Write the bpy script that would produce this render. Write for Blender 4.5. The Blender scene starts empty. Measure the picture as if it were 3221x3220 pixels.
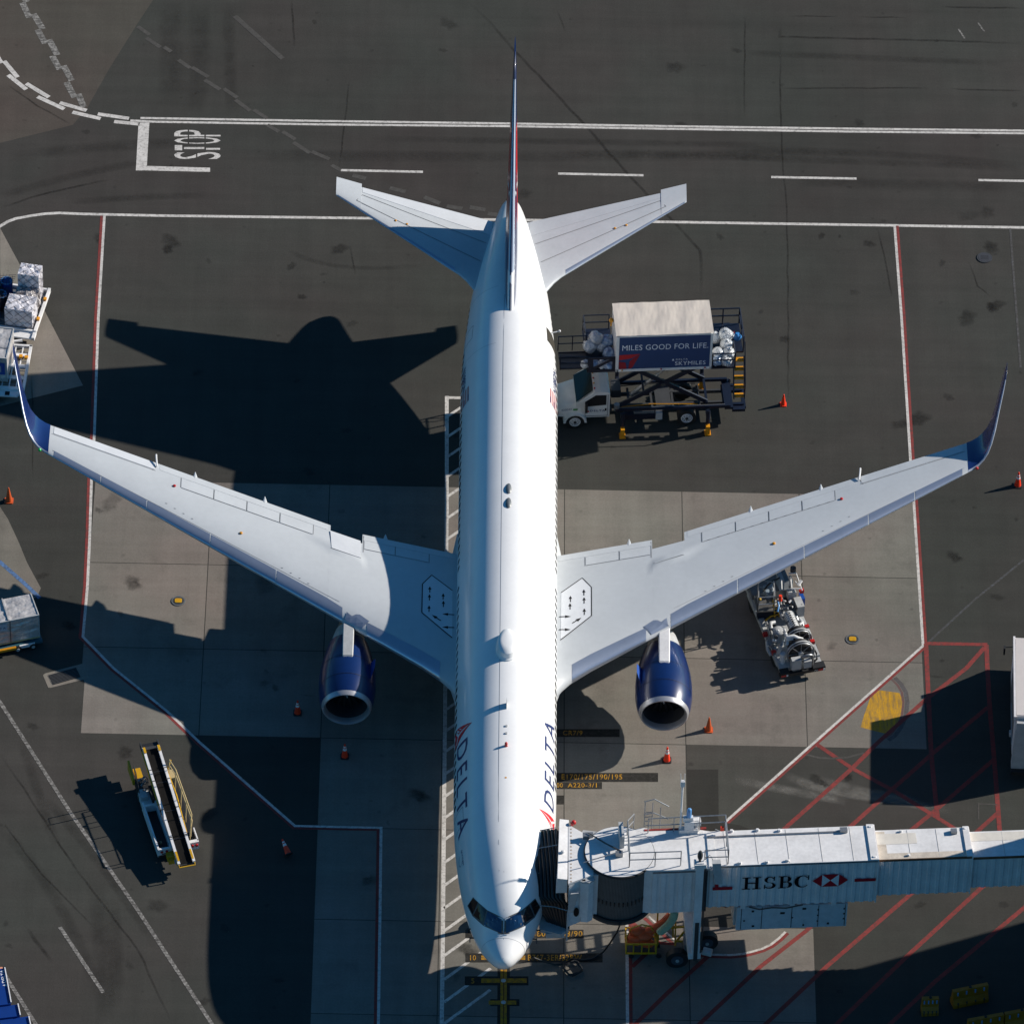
import bpy, bmesh, math, random
from mathutils import Vector as V, Matrix
from mathutils.bvhtree import BVHTree
rnd = random.Random(7)
S = bpy.context.scene
COL = S.collection
PI = math.pi
R = math.radians

# ------------------------------------------------------------------ camera, sky, sun, exposure
CP = V((-3.20288872, -228.157006, 252.061393))
YAW, PIT, ROLL, FPX = 1.32280140e-02, 7.63151600e-01, 2.85258585e-02, 2.20898895e+04
FW = V((math.sin(YAW)*math.cos(PIT), math.cos(YAW)*math.cos(PIT), -math.sin(PIT)))
_r = V((math.cos(YAW), -math.sin(YAW), 0)); _u = _r.cross(FW)
CR = _r*math.cos(ROLL)+_u*math.sin(ROLL); CU = _u*math.cos(ROLL)-_r*math.sin(ROLL)
cd = bpy.data.cameras.new('camera'); cam = bpy.data.objects.new('camera', cd); COL.objects.link(cam)
M = Matrix.Identity(4)
for i in range(3):
    M[i][0] = CR[i]; M[i][1] = CU[i]; M[i][2] = -FW[i]; M[i][3] = CP[i]
cam.matrix_world = M
cd.sensor_fit = 'HORIZONTAL'; cd.sensor_width = 36; cd.lens = FPX/3221*36
cd.clip_start = 1; cd.clip_end = 3000
S.camera = cam

SUN = V((1.825, .64, 1)).normalized()      # towards the sun
w = bpy.data.worlds.new('World'); S.world = w; w.use_nodes = True
nt = w.node_tree
sky = nt.nodes.new('ShaderNodeTexSky'); sky.sky_type = 'NISHITA'; sky.sun_disc = False
sky.sun_elevation = math.asin(SUN.z); sky.sun_rotation = math.atan2(SUN.x, SUN.y)
sky.air_density = 1.0; sky.dust_density = 0.3; sky.ozone_density = 2.5
tint = nt.nodes.new('ShaderNodeMix'); tint.data_type = 'RGBA'; tint.blend_type = 'MULTIPLY'; tint.inputs[0].default_value = 1
tint.inputs[7].default_value = (.38, .96, 1.28, 1)      # very clear, deep blue winter sky
nt.links.new(sky.outputs[0], tint.inputs[6]); nt.links.new(tint.outputs[2], nt.nodes['Background'].inputs[0])
nt.nodes['Background'].inputs[1].default_value = 0.05
sl = bpy.data.lights.new('sun', 'SUN'); sl.energy = 5.0; sl.angle = R(.5); sl.color = (1, .93, .84)
so = bpy.data.objects.new('sun', sl); COL.objects.link(so); so.location = (60, 40, 60)
so.rotation_euler = SUN.to_track_quat('Z', 'Y').to_euler()
S.view_settings.view_transform = 'Standard'; S.view_settings.look = 'None'
S.view_settings.gamma = 1; S.view_settings.exposure = 0.4; S.view_settings.use_curve_mapping = False
S.cycles.max_bounces = 6

# ------------------------------------------------------------------ survey helpers: a picture point at a known height is a place on the apron
KS = 3221/1932.0
def US(x, y, z=0.0):
    d = FW + CR*((x-1610.5)/FPX) - CU*((y-1610)/FPX)
    return CP + d*((z-CP.z)/d.z)
def K(x, y, z=0.0): return US(x*KS, y*KS, z)
def ray(x, y):
    return (FW + CR*((x*KS-1610.5)/FPX) - CU*((y*KS-1610)/FPX)).normalized()

# ------------------------------------------------------------------ materials
MC = {}
def nn(nt, t, **kw):
    n = nt.nodes.new(t)
    for k, v in kw.items(): setattr(n, k, v)
    return n
def noise(nt, vec, scale, detail=3, rough=.55):
    n = nn(nt, 'ShaderNodeTexNoise'); n.inputs['Scale'].default_value = scale
    n.inputs['Detail'].default_value = detail; n.inputs['Roughness'].default_value = rough
    nt.links.new(vec, n.inputs['Vector']); return n.outputs['Fac']
def ramp(nt, fac, stops):
    r = nn(nt, 'ShaderNodeValToRGB'); e = r.color_ramp.elements
    while len(e) < len(stops): e.new(.5)
    for q, (p, c) in zip(e, stops):
        q.position = p; q.color = (c, c, c, 1) if not isinstance(c, tuple) else (*c, 1)
    nt.links.new(fac, r.inputs[0]); return r.outputs[0]
def mix(nt, typ, fac, a, b):
    m = nn(nt, 'ShaderNodeMix', data_type='RGBA', blend_type=typ)
    for i, x in ((0, fac), (6, a), (7, b)):
        if hasattr(x, 'is_linked'): nt.links.new(x, m.inputs[i])
        elif i == 0: m.inputs[i].default_value = x
        else: m.inputs[i].default_value = (*x, 1)
    return m.outputs[2]
def newmat(name):
    m = bpy.data.materials.new(name); m.use_nodes = True
    nt = m.node_tree; b = nt.nodes['Principled BSDF']
    return m, nt, b
def coord(nt, obj=False, scale=None, rot=None):
    if obj:
        o = nn(nt, 'ShaderNodeTexCoord').outputs['Object']
    else:
        o = nn(nt, 'ShaderNodeNewGeometry').outputs['Position']
    if scale or rot:
        m = nn(nt, 'ShaderNodeMapping')
        if scale: m.inputs['Scale'].default_value = scale
        if rot: m.inputs['Rotation'].default_value = rot
        nt.links.new(o, m.inputs[0]); o = m.outputs[0]
    return o
def paint(name, col, rough=.5, metal=0., dirt=.12, scale=3., coat=0., spec=.5, emit=None):
    if name in MC: return MC[name]
    m, nt, b = newmat(name)
    c = coord(nt)
    f1 = ramp(nt, noise(nt, c, scale, 4), [(.3, 1-dirt), (.7, 1.0)])
    f2 = ramp(nt, noise(nt, c, scale*7, 2), [(.3, 1-dirt*.6), (.7, 1.0)])
    o = mix(nt, 'MULTIPLY', 1., mix(nt, 'MULTIPLY', 1., col, f1), f2)
    nt.links.new(o, b.inputs['Base Color'])
    b.inputs['Roughness'].default_value = rough; b.inputs['Metallic'].default_value = metal
    b.inputs['Coat Weight'].default_value = coat; b.inputs['Coat Roughness'].default_value = .08
    b.inputs['Specular IOR Level'].default_value = spec
    MC[name] = m; return m
def ground_mat(name, col, kind='asphalt', wear=0.):
    if name in MC: return MC[name]
    m, nt, b = newmat(name)
    c = coord(nt)
    big = ramp(nt, noise(nt, c, .045, 3), [(.3, .86), (.7, 1.1)])
    med = ramp(nt, noise(nt, c, .5, 5, .65), [(.3, .9), (.7, 1.07)])
    fine = ramp(nt, noise(nt, c, 9, 4, .7), [(.3, .9), (.7, 1.1)])
    st1 = ramp(nt, noise(nt, coord(nt, scale=(.02, .6, 1)), 1.6, 4, .7), [(.3, .91), (.65, 1.05)])
    st2 = ramp(nt, noise(nt, coord(nt, scale=(.5, .025, 1), rot=(0, 0, R(28))), 2.2, 4, .7), [(.3, .93), (.65, 1.04)])
    spots = ramp(nt, noise(nt, c, 1.35, 2, .4), [(.2, .7), (.27, 1.0)])
    o = mix(nt, 'MULTIPLY', 1., col, big)
    for x in (med, fine, st1, st2, spots): o = mix(nt, 'MULTIPLY', 1., o, x)
    hue = ramp(nt, noise(nt, c, .11, 3), [(.35, (.96, 1.02, .98)), (.65, (1.05, .98, .97))])
    o = mix(nt, 'MULTIPLY', 1., o, hue)
    v = nn(nt, 'ShaderNodeTexVoronoi'); v.inputs['Scale'].default_value = .55; nt.links.new(c, v.inputs['Vector'])
    o = mix(nt, 'MULTIPLY', 1., o, ramp(nt, v.outputs['Distance'], [(.03, .8), (.075, 1.0)]))
    if kind == 'concrete':
        oi = nn(nt, 'ShaderNodeObjectInfo')
        o = mix(nt, 'MULTIPLY', 1., o, ramp(nt, oi.outputs['Random'], [(0, .92), (1, 1.08)]))
        tb = ramp(nt, noise(nt, coord(nt, scale=(.9, .05, 1)), 1.2, 2), [(.35, .96), (.65, 1.02)])
        o = mix(nt, 'MULTIPLY', 1., o, tb)
        blot = ramp(nt, noise(nt, c, .33, 5, .7), [(.3, .8), (.45, 1.0)])
        o = mix(nt, 'MULTIPLY', 1., o, blot)
    nt.links.new(o, b.inputs['Base Color'])
    b.inputs['Roughness'].default_value = .9; b.inputs['Specular IOR Level'].default_value = .18
    bp = nn(nt, 'ShaderNodeBump'); bp.inputs['Strength'].default_value = .25; bp.inputs['Distance'].default_value = .02
    nt.links.new(noise(nt, c, 14, 3), bp.inputs['Height']); nt.links.new(bp.outputs[0], b.inputs['Normal'])
    MC[name] = m; return m
def mark_mat(name, col, wear=.35, under=(.05, .047, .042)):
    """traffic paint, worn through to the pavement in flakes and tyre scuffs"""
    if name in MC: return MC[name]
    m, nt, b = newmat(name)
    c = coord(nt)
    a = noise(nt, c, 5.5, 6, .75); s = noise(nt, coord(nt, scale=(1, 9, 1), rot=(0, 0, R(20))), 1.3, 4, .7)
    f = ramp(nt, a, [(wear*.72, .85), (wear*.72+.26, 0.)])
    g = ramp(nt, s, [(wear*.72, .8), (wear*.72+.08, 0.)])
    t = mix(nt, 'MULTIPLY', 1., col, ramp(nt, noise(nt, c, 1.2, 4), [(.3, .8), (.7, 1.05)]))
    t = mix(nt, 'MIX', f, t, under); t = mix(nt, 'MIX', g, t, under)
    nt.links.new(t, b.inputs['Base Color']); b.inputs['Roughness'].default_value = .8
    b.inputs['Specular IOR Level'].default_value = .2
    MC[name] = m; return m

ASPH = ground_mat('asphalt', (.0465, .0455, .041))
ASPH2 = ground_mat('asphalt_road', (.0455, .0425, .039))
ASPH3 = ground_mat('asphalt_old', (.072, .062, .053))
ASPH4 = ground_mat('asphalt_patch', (.034, .031, .028))
CONC = ground_mat('concrete', (.185, .167, .148), 'concrete')
CONC2 = ground_mat('concrete_left', (.2, .18, .155), 'concrete')
WHT = mark_mat('white_marking', (.6, .57, .53), .36)
WHTW = mark_mat('white_marking_worn', (.42, .4, .37), .58)
FAINT = mark_mat('faint_marking', (.085, .08, .073), .5)
REDM = mark_mat('red_marking', (.25, .042, .038), .42)
REDD = mark_mat('red_marking_dark', (.27, .035, .03), .36)
YELM = mark_mat('yellow_marking', (.5, .25, .012), .46)
YELW = mark_mat('yellow_patch', (.55, .29, .012), .3, (.13, .11, .09))
_nt = YELW.node_tree; _b = _nt.nodes['Principled BSDF']; _src = _b.inputs['Base Color'].links[0].from_socket
_f = ramp(_nt, noise(_nt, coord(_nt, scale=(5, .8, 1), rot=(0, 0, R(14))), 1.1, 6, .75), [(.42, 0.), (.62, .8)]); _nt.links.new(mix(_nt, 'MIX', _f, _src, (.17, .12, .06)), _b.inputs['Base Color'])
BLKM = mark_mat('black_marking', (.022, .021, .018), .36, (.06, .055, .05))
BLUM = mark_mat('blue_marking', (.1, .2, .4), .45)
WHITE = paint('white_gloss', (.8, .8, .79), .32, dirt=.045, scale=.7, coat=.3)
GREYW = paint('wing_grey', (.5, .525, .54), .42, dirt=.07, scale=.5, coat=.1)
GREYL = paint('wing_grey_light', (.525, .55, .565), .42, dirt=.08, scale=.8)
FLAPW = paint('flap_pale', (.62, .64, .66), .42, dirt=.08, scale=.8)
SLAT = paint('bare_metal_edge', (.5, .55, .64), .3, metal=.75, dirt=.08, scale=.6)
NAVY = paint('navy_paint', (.008, .026, .12), .25, coat=.6, dirt=.1)
BLUEN = paint('nacelle_blue', (.003, .018, .095), .3, coat=.4, dirt=.1)
REDP = paint('red_paint', (.5, .012, .02), .35, coat=.4)
REDS = paint('red_lamp', (.5, .02, .02), .3)
CHROME = paint('polished_lip', (.5, .5, .52), .38, metal=.6, dirt=.05)
BLACK = paint('black_rubber', (.012, .012, .013), .6)
SOOT = paint('dark_void', (.004, .004, .005), .9)
SEAM = paint('panel_seam', (.17, .175, .18), .6)
SEAML = paint('faint_seam', (.3, .31, .32), .6)
DGREY = paint('dark_grey_metal', (.045, .047, .05), .55, dirt=.2)
MGREY = paint('mid_grey_metal', (.2, .21, .215), .45, metal=.3, dirt=.25)
LGREY = paint('light_grey_paint', (.48, .49, .49), .45, dirt=.2)
STEEL = paint('galvanised_steel', (.36, .37, .38), .4, metal=.6, dirt=.25)
TWHITE = paint('truck_white', (.72, .72, .7), .35, dirt=.12, coat=.2)
JWHITE = paint('bridge_white', (.8, .79, .78), .5, dirt=.2, scale=.8)
JGREY = paint('bridge_wall_white', (.78, .75, .74), .5, dirt=.16, scale=1.)
RUST = paint('stained_roof', (.6, .5, .4), .6, dirt=.4, scale=2)
TNAVY = paint('truck_navy', (.004, .009, .026), .45, dirt=.25)
GLASS = paint('dark_glass', (.008, .016, .014), .12, dirt=.0, spec=.25)
GLASSB = paint('cockpit_glass_blue', (.006, .03, .09), .05, coat=.5, dirt=.0)
GLASSR = paint('cockpit_glass_side', (.03, .018, .018), .08, dirt=.5, scale=6)
YEL = paint('yellow_paint', (.66, .37, .01), .45, dirt=.2)
ORY = paint('orange_yellow', (.7, .3, .01), .45, dirt=.2)
ORG = paint('cone_orange', (.9, .045, .008), .5, dirt=.1)
ORGD = paint('cone_orange_faded', (.62, .1, .02), .5, dirt=.2)
REFL = paint('reflective_white', (.75, .75, .75), .4)
FABRIC = paint('cream_roof', (.58, .52, .45), .7, dirt=.05, scale=1.2)
BAG = paint('clear_bag', (.6, .63, .66), .2, dirt=.35, scale=5, coat=.6)
BAGB = paint('blue_bag', (.3, .42, .6), .25, dirt=.4, scale=5, coat=.6)
ALU = paint('dented_aluminium', (.7, .67, .65), .35, metal=.3, dirt=.35, scale=2.5)
GREEN = paint('green_decal', (.02, .3, .05), .5)
HOSEG = paint('green_duct', (.36, .5, .34), .7, dirt=.2)
HOSEO = paint('orange_duct', (.85, .12, .025), .6, dirt=.25)
BLUEP = paint('blue_paint', (.01, .07, .33), .4, dirt=.1)
BLUEL = paint('lamp_blue', (.1, .3, .6), .3)
BEIGE = paint('beige_rail', (.55, .42, .2), .5)
BELT = paint('rubber_belt', (.013, .012, .011), .9, dirt=.3, spec=.1)
TAN = paint('fan_cowl_tan', (.35, .25, .18), .4, metal=.5)
CARD = paint('cardboard', (.45, .3, .17), .8, dirt=.2)
BWALL = paint('terminal_wall', (.35, .34, .32), .8)

# bumps: wrinkled fabric roof and dented container tops
def add_bump(m, scale, strength, dist, sc=None, rot=None):
    nt = m.node_tree; b = nt.nodes['Principled BSDF']
    bp = nn(nt, 'ShaderNodeBump'); bp.inputs['Strength'].default_value = strength; bp.inputs['Distance'].default_value = dist
    nt.links.new(noise(nt, coord(nt, scale=sc, rot=rot), scale, 2), bp.inputs['Height']); nt.links.new(bp.outputs[0], b.inputs['Normal'])
add_bump(FABRIC, 1.1, .6, .09, (1.5, .5, 1), (0, 0, R(-32)))
add_bump(ALU, 1.8, .8, .15)
add_bump(BAG, 7, 1, .12); add_bump(BAGB, 7, 1, .12)

# ------------------------------------------------------------------ mesh builder
class MB:
    def __init__(s): s.v = []; s.f = []; s.m = []; s.cm = 0
    def add(s, vs, fs):
        o = len(s.v); s.v += [V(p) for p in vs]
        for f in fs: s.f.append([i+o for i in f]); s.m.append(s.cm)
        return s
    def poly(s, pts): return s.add(pts, [list(range(len(pts)))])
    def box(s, x0, x1, y0, y1, z0, z1):
        v = [(x, y, z) for z in (z0, z1) for y in (y0, y1) for x in (x0, x1)]
        return s.add(v, [(0, 2, 3, 1), (4, 5, 7, 6), (0, 1, 5, 4), (2, 6, 7, 3), (0, 4, 6, 2), (1, 3, 7, 5)])
    def hexa(s, b, t):   # bottom 4, top 4 (ccw seen from above)
        return s.add(list(b)+list(t), [(3, 2, 1, 0), (4, 5, 6, 7), (0, 1, 5, 4), (1, 2, 6, 5), (2, 3, 7, 6), (3, 0, 4, 7)])
    def beam(s, a, b, w=.08, h=None, up=(0, 0, 1)):
        a = V(a); b = V(b); h = h or w; d = (b-a).normalized(); up = V(up)
        if abs(d.dot(up)) > .98: up = V((0, 1, 0))
        x = d.cross(up).normalized()*w/2; y = x.cross(d).normalized()*h/2
        v = [a-x-y, a+x-y, a+x+y, a-x+y, b-x-y, b+x-y, b+x+y, b-x+y]
        return s.add(v, [(0, 1, 2, 3), (7, 6, 5, 4), (0, 4, 5, 1), (1, 5, 6, 2), (2, 6, 7, 3), (3, 7, 4, 0)])
    def tube(s, a, b, r, n=8, r1=None, cap=True):
        a = V(a); b = V(b); r1 = r if r1 is None else r1; d = (b-a).normalized()
        x = d.orthogonal().normalized(); y = d.cross(x)
        v = [a+(x*math.cos(t)+y*math.sin(t))*r for t in [2*PI*i/n for i in range(n)]]
        v += [b+(x*math.cos(t)+y*math.sin(t))*r1 for t in [2*PI*i/n for i in range(n)]]
        f = [(i, (i+1) % n, n+(i+1) % n, n+i) for i in range(n)]
        if cap: f += [list(range(n))[::-1], list(range(n, 2*n))]
        return s.add(v, f)
    def path(s, pts, r, n=6, closed=False):
        pts = [V(p) for p in pts]; N = len(pts); rings = []
        for i, p in enumerate(pts):
            a = pts[(i-1) % N] if (i or closed) else p; b = pts[(i+1) % N] if (i < N-1 or closed) else p
            d = (b-a).normalized(); up = V((0, 0, 1)) if abs(d.z) < .9 else V((1, 0, 0))
            x = d.cross(up).normalized(); y = x.cross(d).normalized()
            rings.append([p+(x*math.cos(t)+y*math.sin(t))*r for t in [2*PI*k/n for k in range(n)]])
        return s.loft(rings, ends=not closed, loop=closed)
    def loft(s, rings, ends=True, loop=False, close=True):
        n = len(rings[0]); v = [p for q in rings for p in q]; f = []
        for j in range(len(rings)-(0 if loop else 1)):
            a = j*n; b = ((j+1) % len(rings))*n
            for i in range(n if close else n-1):
                k = (i+1) % n; f.append((a+i, a+k, b+k, b+i))
        if ends: f += [list(range(n))[::-1], [len(v)-n+i for i in range(n)]]
        return s.add(v, f)
    def prism(s, pts, z0, z1):
        n = len(pts); v = [(p[0], p[1], z0) for p in pts]+[(p[0], p[1], z1) for p in pts]
        return s.add(v, [list(range(n))[::-1], list(range(n, 2*n))]+[(i, (i+1) % n, n+(i+1) % n, n+i) for i in range(n)])
    def xprism(s, pts, y0, y1):   # profile in x,z swept along y
        n = len(pts); v = [(p[0], y0, p[1]) for p in pts]+[(p[0], y1, p[1]) for p in pts]
        return s.add(v, [list(range(n)), list(range(n, 2*n))[::-1]]+[((i+1) % n, i, n+i, n+(i+1) % n) for i in range(n)])
    def ball(s, c, r, sx=1, sy=1, sz=1, nu=10, nv=7, jit=0, top=None):
        rings = []
        for j in range(1, nv):
            t = PI*j/nv
            rings.append([V(c)+V((sx*math.sin(t)*math.cos(2*PI*i/nu), sy*math.sin(t)*math.sin(2*PI*i/nu), -sz*math.cos(t)))*r*(1+jit*(rnd.random()-.5)) for i in range(nu)])
        return s.loft(rings)
    def torus(s, c, ax, r, t, n=28, m=6):
        c = V(c); ax = V(ax).normalized(); x = ax.orthogonal().normalized(); y = ax.cross(x); rings = []
        for i in range(n):
            a = 2*PI*i/n; d = x*math.cos(a)+y*math.sin(a)
            rings.append([c+d*(r+t*math.cos(2*PI*k/m))+ax*t*math.sin(2*PI*k/m) for k in range(m)])
        return s.loft(rings, ends=False, loop=True)
    def build(s, name, mats, parent=None, smooth=None, label=None, cat=None, group=None, kind=None, me=None):
        if me is None:
            me = bpy.data.meshes.new(name); me.from_pydata([tuple(p) for p in s.v], [], s.f)
            if not isinstance(mats, (list, tuple)): mats = [mats]
            for m in mats: me.materials.append(m)
            me.polygons.foreach_set('material_index', s.m)
            me.validate(); me.update()
            bm = bmesh.new(); bm.from_mesh(me); bmesh.ops.recalc_face_normals(bm, faces=bm.faces); bm.to_mesh(me); bm.free()
            if smooth is not None:
                me.polygons.foreach_set('use_smooth', [True]*len(me.polygons)); me.set_sharp_from_angle(angle=R(smooth))
        o = bpy.data.objects.new(name, me); COL.objects.link(o)
        if parent: o.parent = parent
        tag(o, label, cat, group, kind)
        return o
def tag(o, label=None, cat=None, group=None, kind=None):
    for k, v in (('label', label), ('category', cat), ('group', group), ('kind', kind)):
        if v: o[k] = v
    return o
def thing(name, label, cat, loc=(0, 0, 0), rot=0, group=None):
    o = bpy.data.objects.new(name, None); COL.objects.link(o); o.empty_display_size = .5
    o.location = loc; o.rotation_euler = (0, 0, rot)
    o.matrix_basis = Matrix.Translation(V(loc)) @ Matrix.Rotation(rot, 4, 'Z')
    return tag(o, label, cat, group)
def copy_tree(o, loc, rot=0, label=None, group=None, top=True, parent=None):
    c = o.copy(); COL.objects.link(c)
    if top:
        c.matrix_basis = Matrix.Translation(V(loc)) @ Matrix.Rotation(rot, 4, 'Z')
        if label: c['label'] = label
        if group: c['group'] = group
    else: c.parent = parent
    for ch in [x for x in bpy.data.objects if x.parent == o]: copy_tree(ch, None, 0, top=False, parent=c)
    return c
def LOC(t): return t.matrix_basis.inverted()
def part(name, mb, m, parent=None, **k): return mb.build(name, m, parent, **k)

def text_mesh(s, size=1., offset=0., spacing=1.):
    """outline letters as a flat mesh: baseline at y=0, starts at x=0; returns verts, faces, width"""
    cu = bpy.data.curves.new('t', 'FONT'); cu.body = s; cu.size = size; cu.offset = offset; cu.space_character = spacing
    cu.resolution_u = 3
    o = bpy.data.objects.new('t', cu); COL.objects.link(o)
    bpy.context.view_layer.update()
    me = o.evaluated_get(bpy.context.evaluated_depsgraph_get()).to_mesh()
    bm = bmesh.new(); bm.from_mesh(me); o.evaluated_get(bpy.context.evaluated_depsgraph_get()).to_mesh_clear()
    bpy.data.objects.remove(o); bpy.data.curves.remove(cu)
    return bm
def text_uv(s, offset=0., cuts=0, spacing=1., ucuts=0, stencil=None):
    """text normalised to u,v in 0..1, cut into strips so that it can follow a curved skin"""
    bm = text_mesh(s, 1., offset, spacing)
    xs = [v.co.x for v in bm.verts]; ys = [v.co.y for v in bm.verts]
    x0, x1, y0, y1 = min(xs), max(xs), min(ys), max(ys)
    for v in bm.verts: v.co = V(((v.co.x-x0)/(x1-x0), (v.co.y-y0)/(y1-y0), 0))
    for k in range(1, cuts+1):
        bmesh.ops.bisect_plane(bm, geom=bm.verts[:]+bm.edges[:]+bm.faces[:], plane_co=(0, k/(cuts+1), 0), plane_no=(0, 1, 0))
    for k in range(1, ucuts+1):
        bmesh.ops.bisect_plane(bm, geom=bm.verts[:]+bm.edges[:]+bm.faces[:], plane_co=(k/(ucuts+1), 0, 0), plane_no=(1, 0, 0))
    if stencil:
        for a, b in stencil:
            for q in (a, b): bmesh.ops.bisect_plane(bm, geom=bm.verts[:]+bm.edges[:]+bm.faces[:], plane_co=(0, q, 0), plane_no=(0, 1, 0))
            bmesh.ops.delete(bm, geom=[f for f in bm.faces if a < f.calc_center_median().y < b], context='FACES')
    vs = [v.co.copy() for v in bm.verts]; bm.verts.index_update()
    fs = [[v.index for v in f.verts] for f in bm.faces]; bm.free()
    return vs, fs
def text_on(mb, s, f, **kw):
    vs, fs = text_uv(s, **kw); mb.add([f(v.x, v.y) for v in vs], fs); return mb
def plane_map(o, du, dv, n=None, off=.006):
    o = V(o); du = V(du); dv = V(dv); n = V(n) if n else du.cross(dv).normalized()
    return lambda u, v: o+du*u+dv*v+n*off

# ------------------------------------------------------------------ pavement
ground = MB().add([(-260, -200, -.0045), (260, -200, -.0045), (260, 320, -.0045), (-260, 320, -.0045)], [(0, 1, 2, 3)]).build('ground', ASPH, kind='structure')
def sheet(name, pts, z, m, parent=ground):
    """a flat area outlined by surveyed points"""
    P = [K(x, y) for x, y in pts]
    return MB().poly([(p.x, p.y, z) for p in P]).build(name, m, parent)
sheet('old_apron', [(-80, -60), (330, -60), (289, 0), (260, 44), (205, 132), (164, 205), (137, 236), (68, 253), (0, 270), (-80, 284)], -.003, ASPH3)
sheet('service_road', [(-80, 284), (0, 270), (68, 253), (137, 236), (151, 226), (265, 228), (1932, 250), (2010, 252), (2010, 430), (1932, 428), (190, 406), (110, 403), (60, 407), (0, 428), (-80, 470)], -.003, ASPH2)
sheet('asphalt_patch', [(1296, 1451), (1355, 1451), (1356, 1538), (1297, 1538)], -.0022, ASPH4)
sheet('apron_strip', [(1296, 1399), (1540, 1399), (1374, 1545), (1350, 1600), (1296, 1600)], -.003, ground_mat('asphalt_light', (.062, .058, .052)))

# concrete slabs, one object each, joints left open
def slab(x0, x1, y0, y1, m=CONC, pts=None, g=.022):
    if pts is None: pts = [(x0+g, y0+g), (x1-g, y0+g), (x1-g, y1-g), (x0+g, y1-g)]
    return MB().prism(pts, -.05, -.0015).build('concrete_slab', m, ground)
X0, DX = -21.45, 6.115
SX = [X0+DX*i for i in range(8)]; SX[7] = 21.25
SY = [37.15, 31.0, 24.85, 18.7, 12.5, 6.3, .1, -6.1, -12.3]
for i in range(7):
    for j in range(3):
        if i == 0 and j == 2:
            pts = [(SX[0]+.2, SY[3]+.02), (SX[1]-.02, SY[3]+.02), (SX[1]-.02, SY[2]-.02), (SX[0]+.02, SY[2]-.02), (SX[0]+.02, SY[3]+4.2), (SX[0]+.2, SY[3]+3.6)]
            slab(0, 0, 0, 0, pts=pts)
        else: slab(SX[i], SX[i+1], SY[j+1], SY[j])
for i in (2, 3, 4):
    for j in range(3, 8): slab(SX[i], SX[i+1], SY[j+1], SY[j])
for j in range(5, 8): slab(SX[5], SX[6], SY[j+1], SY[j])
def kslab(pts, m=CONC2):
    P = [K(x, y) for x, y in pts]
    return MB().prism([(p.x, p.y) for p in P][::-1], -.05, -.0015).build('concrete_slab', m, ground)
kslab([(0, 430), (0, 766), (156.5, 727), (85, 588), (41, 506)])
kslab([(-60, 330), (-60, 790), (-1, 767), (-1, 429)])
kslab([(-2, 953), (15, 979), (36, 1024), (51, 1061), (77, 1109), (70, 1126), (10, 1150), (-30, 1150), (-60, 900)])

# ------------------------------------------------------------------ painted lines
Z1 = .0; ZT = [Z1]
LEV = [0]
def zstep():
    ZT[0] = (ZT[0]+1) % 25
    return LEV[0]*.0033+ZT[0]*.00012
def soft_mat(name, col, amount):
    if name in MC: return MC[name]
    m, nt, b = newmat(name); out = nt.nodes['Material Output']
    b.inputs['Base Color'].default_value = (*col, 1); b.inputs['Roughness'].default_value = .9; b.inputs['Specular IOR Level'].default_value = .15
    at = nn(nt, 'ShaderNodeAttribute', attribute_name='fade'); c = coord(nt)
    f = ramp(nt, noise(nt, c, .9, 5, .7), [(.3, .25), (.65, 1.0)]); g = ramp(nt, noise(nt, c, 6, 3, .7), [(.3, .5), (.6, 1.0)])
    k = nn(nt, 'ShaderNodeMath', operation='MULTIPLY'); nt.links.new(at.outputs['Fac'], k.inputs[0]); nt.links.new(f, k.inputs[1])
    k2 = nn(nt, 'ShaderNodeMath', operation='MULTIPLY'); nt.links.new(k.outputs[0], k2.inputs[0]); nt.links.new(g, k2.inputs[1])
    k3 = nn(nt, 'ShaderNodeMath', operation='MULTIPLY'); nt.links.new(k2.outputs[0], k3.inputs[0]); k3.inputs[1].default_value = amount
    t = nn(nt, 'ShaderNodeBsdfTransparent'); mx = nn(nt, 'ShaderNodeMixShader')
    nt.links.new(k3.outputs[0], mx.inputs[0]); nt.links.new(t.outputs[0], mx.inputs[1]); nt.links.new(b.outputs[0], mx.inputs[2]); nt.links.new(mx.outputs[0], out.inputs['Surface'])
    MC[name] = m; return m
def fade_mesh(name, verts, faces, fade, m):
    me = bpy.data.meshes.new(name); me.from_pydata([tuple(v) for v in verts], [], faces); me.materials.append(m)
    a = me.attributes.new('fade', 'FLOAT', 'POINT'); a.data.foreach_set('value', fade); me.update()
    o = bpy.data.objects.new(name, me); COL.objects.link(o); o.parent = ground; return o
def softline(name, pts, wd, m, world=False):
    P = [V((*p, 0)) for p in pts] if world else [K(x, y) for x, y in pts]
    z = -.0012+(zstep()-LEV[0]*.0033)*.3; vs = []; fs = []; fd = []
    rows = [ribbon_pts(P, 1e-4, o*wd/2)[0] for o in (1, .45, 0, -.45, -1)]
    n = len(P)
    for i in range(n):
        e = min(1, min(i, n-1-i)/max(1, n*.15))
        for r_, q in zip(rows, (0, .8, 1, .8, 0)): vs.append((r_[i].x, r_[i].y, z)); fd.append(q*e)
    for i in range(n-1):
        for k in range(4): fs.append((i*5+k, i*5+k+1, i*5+6+k, i*5+5+k))
    return fade_mesh(name, vs, fs, fd, m)
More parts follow.
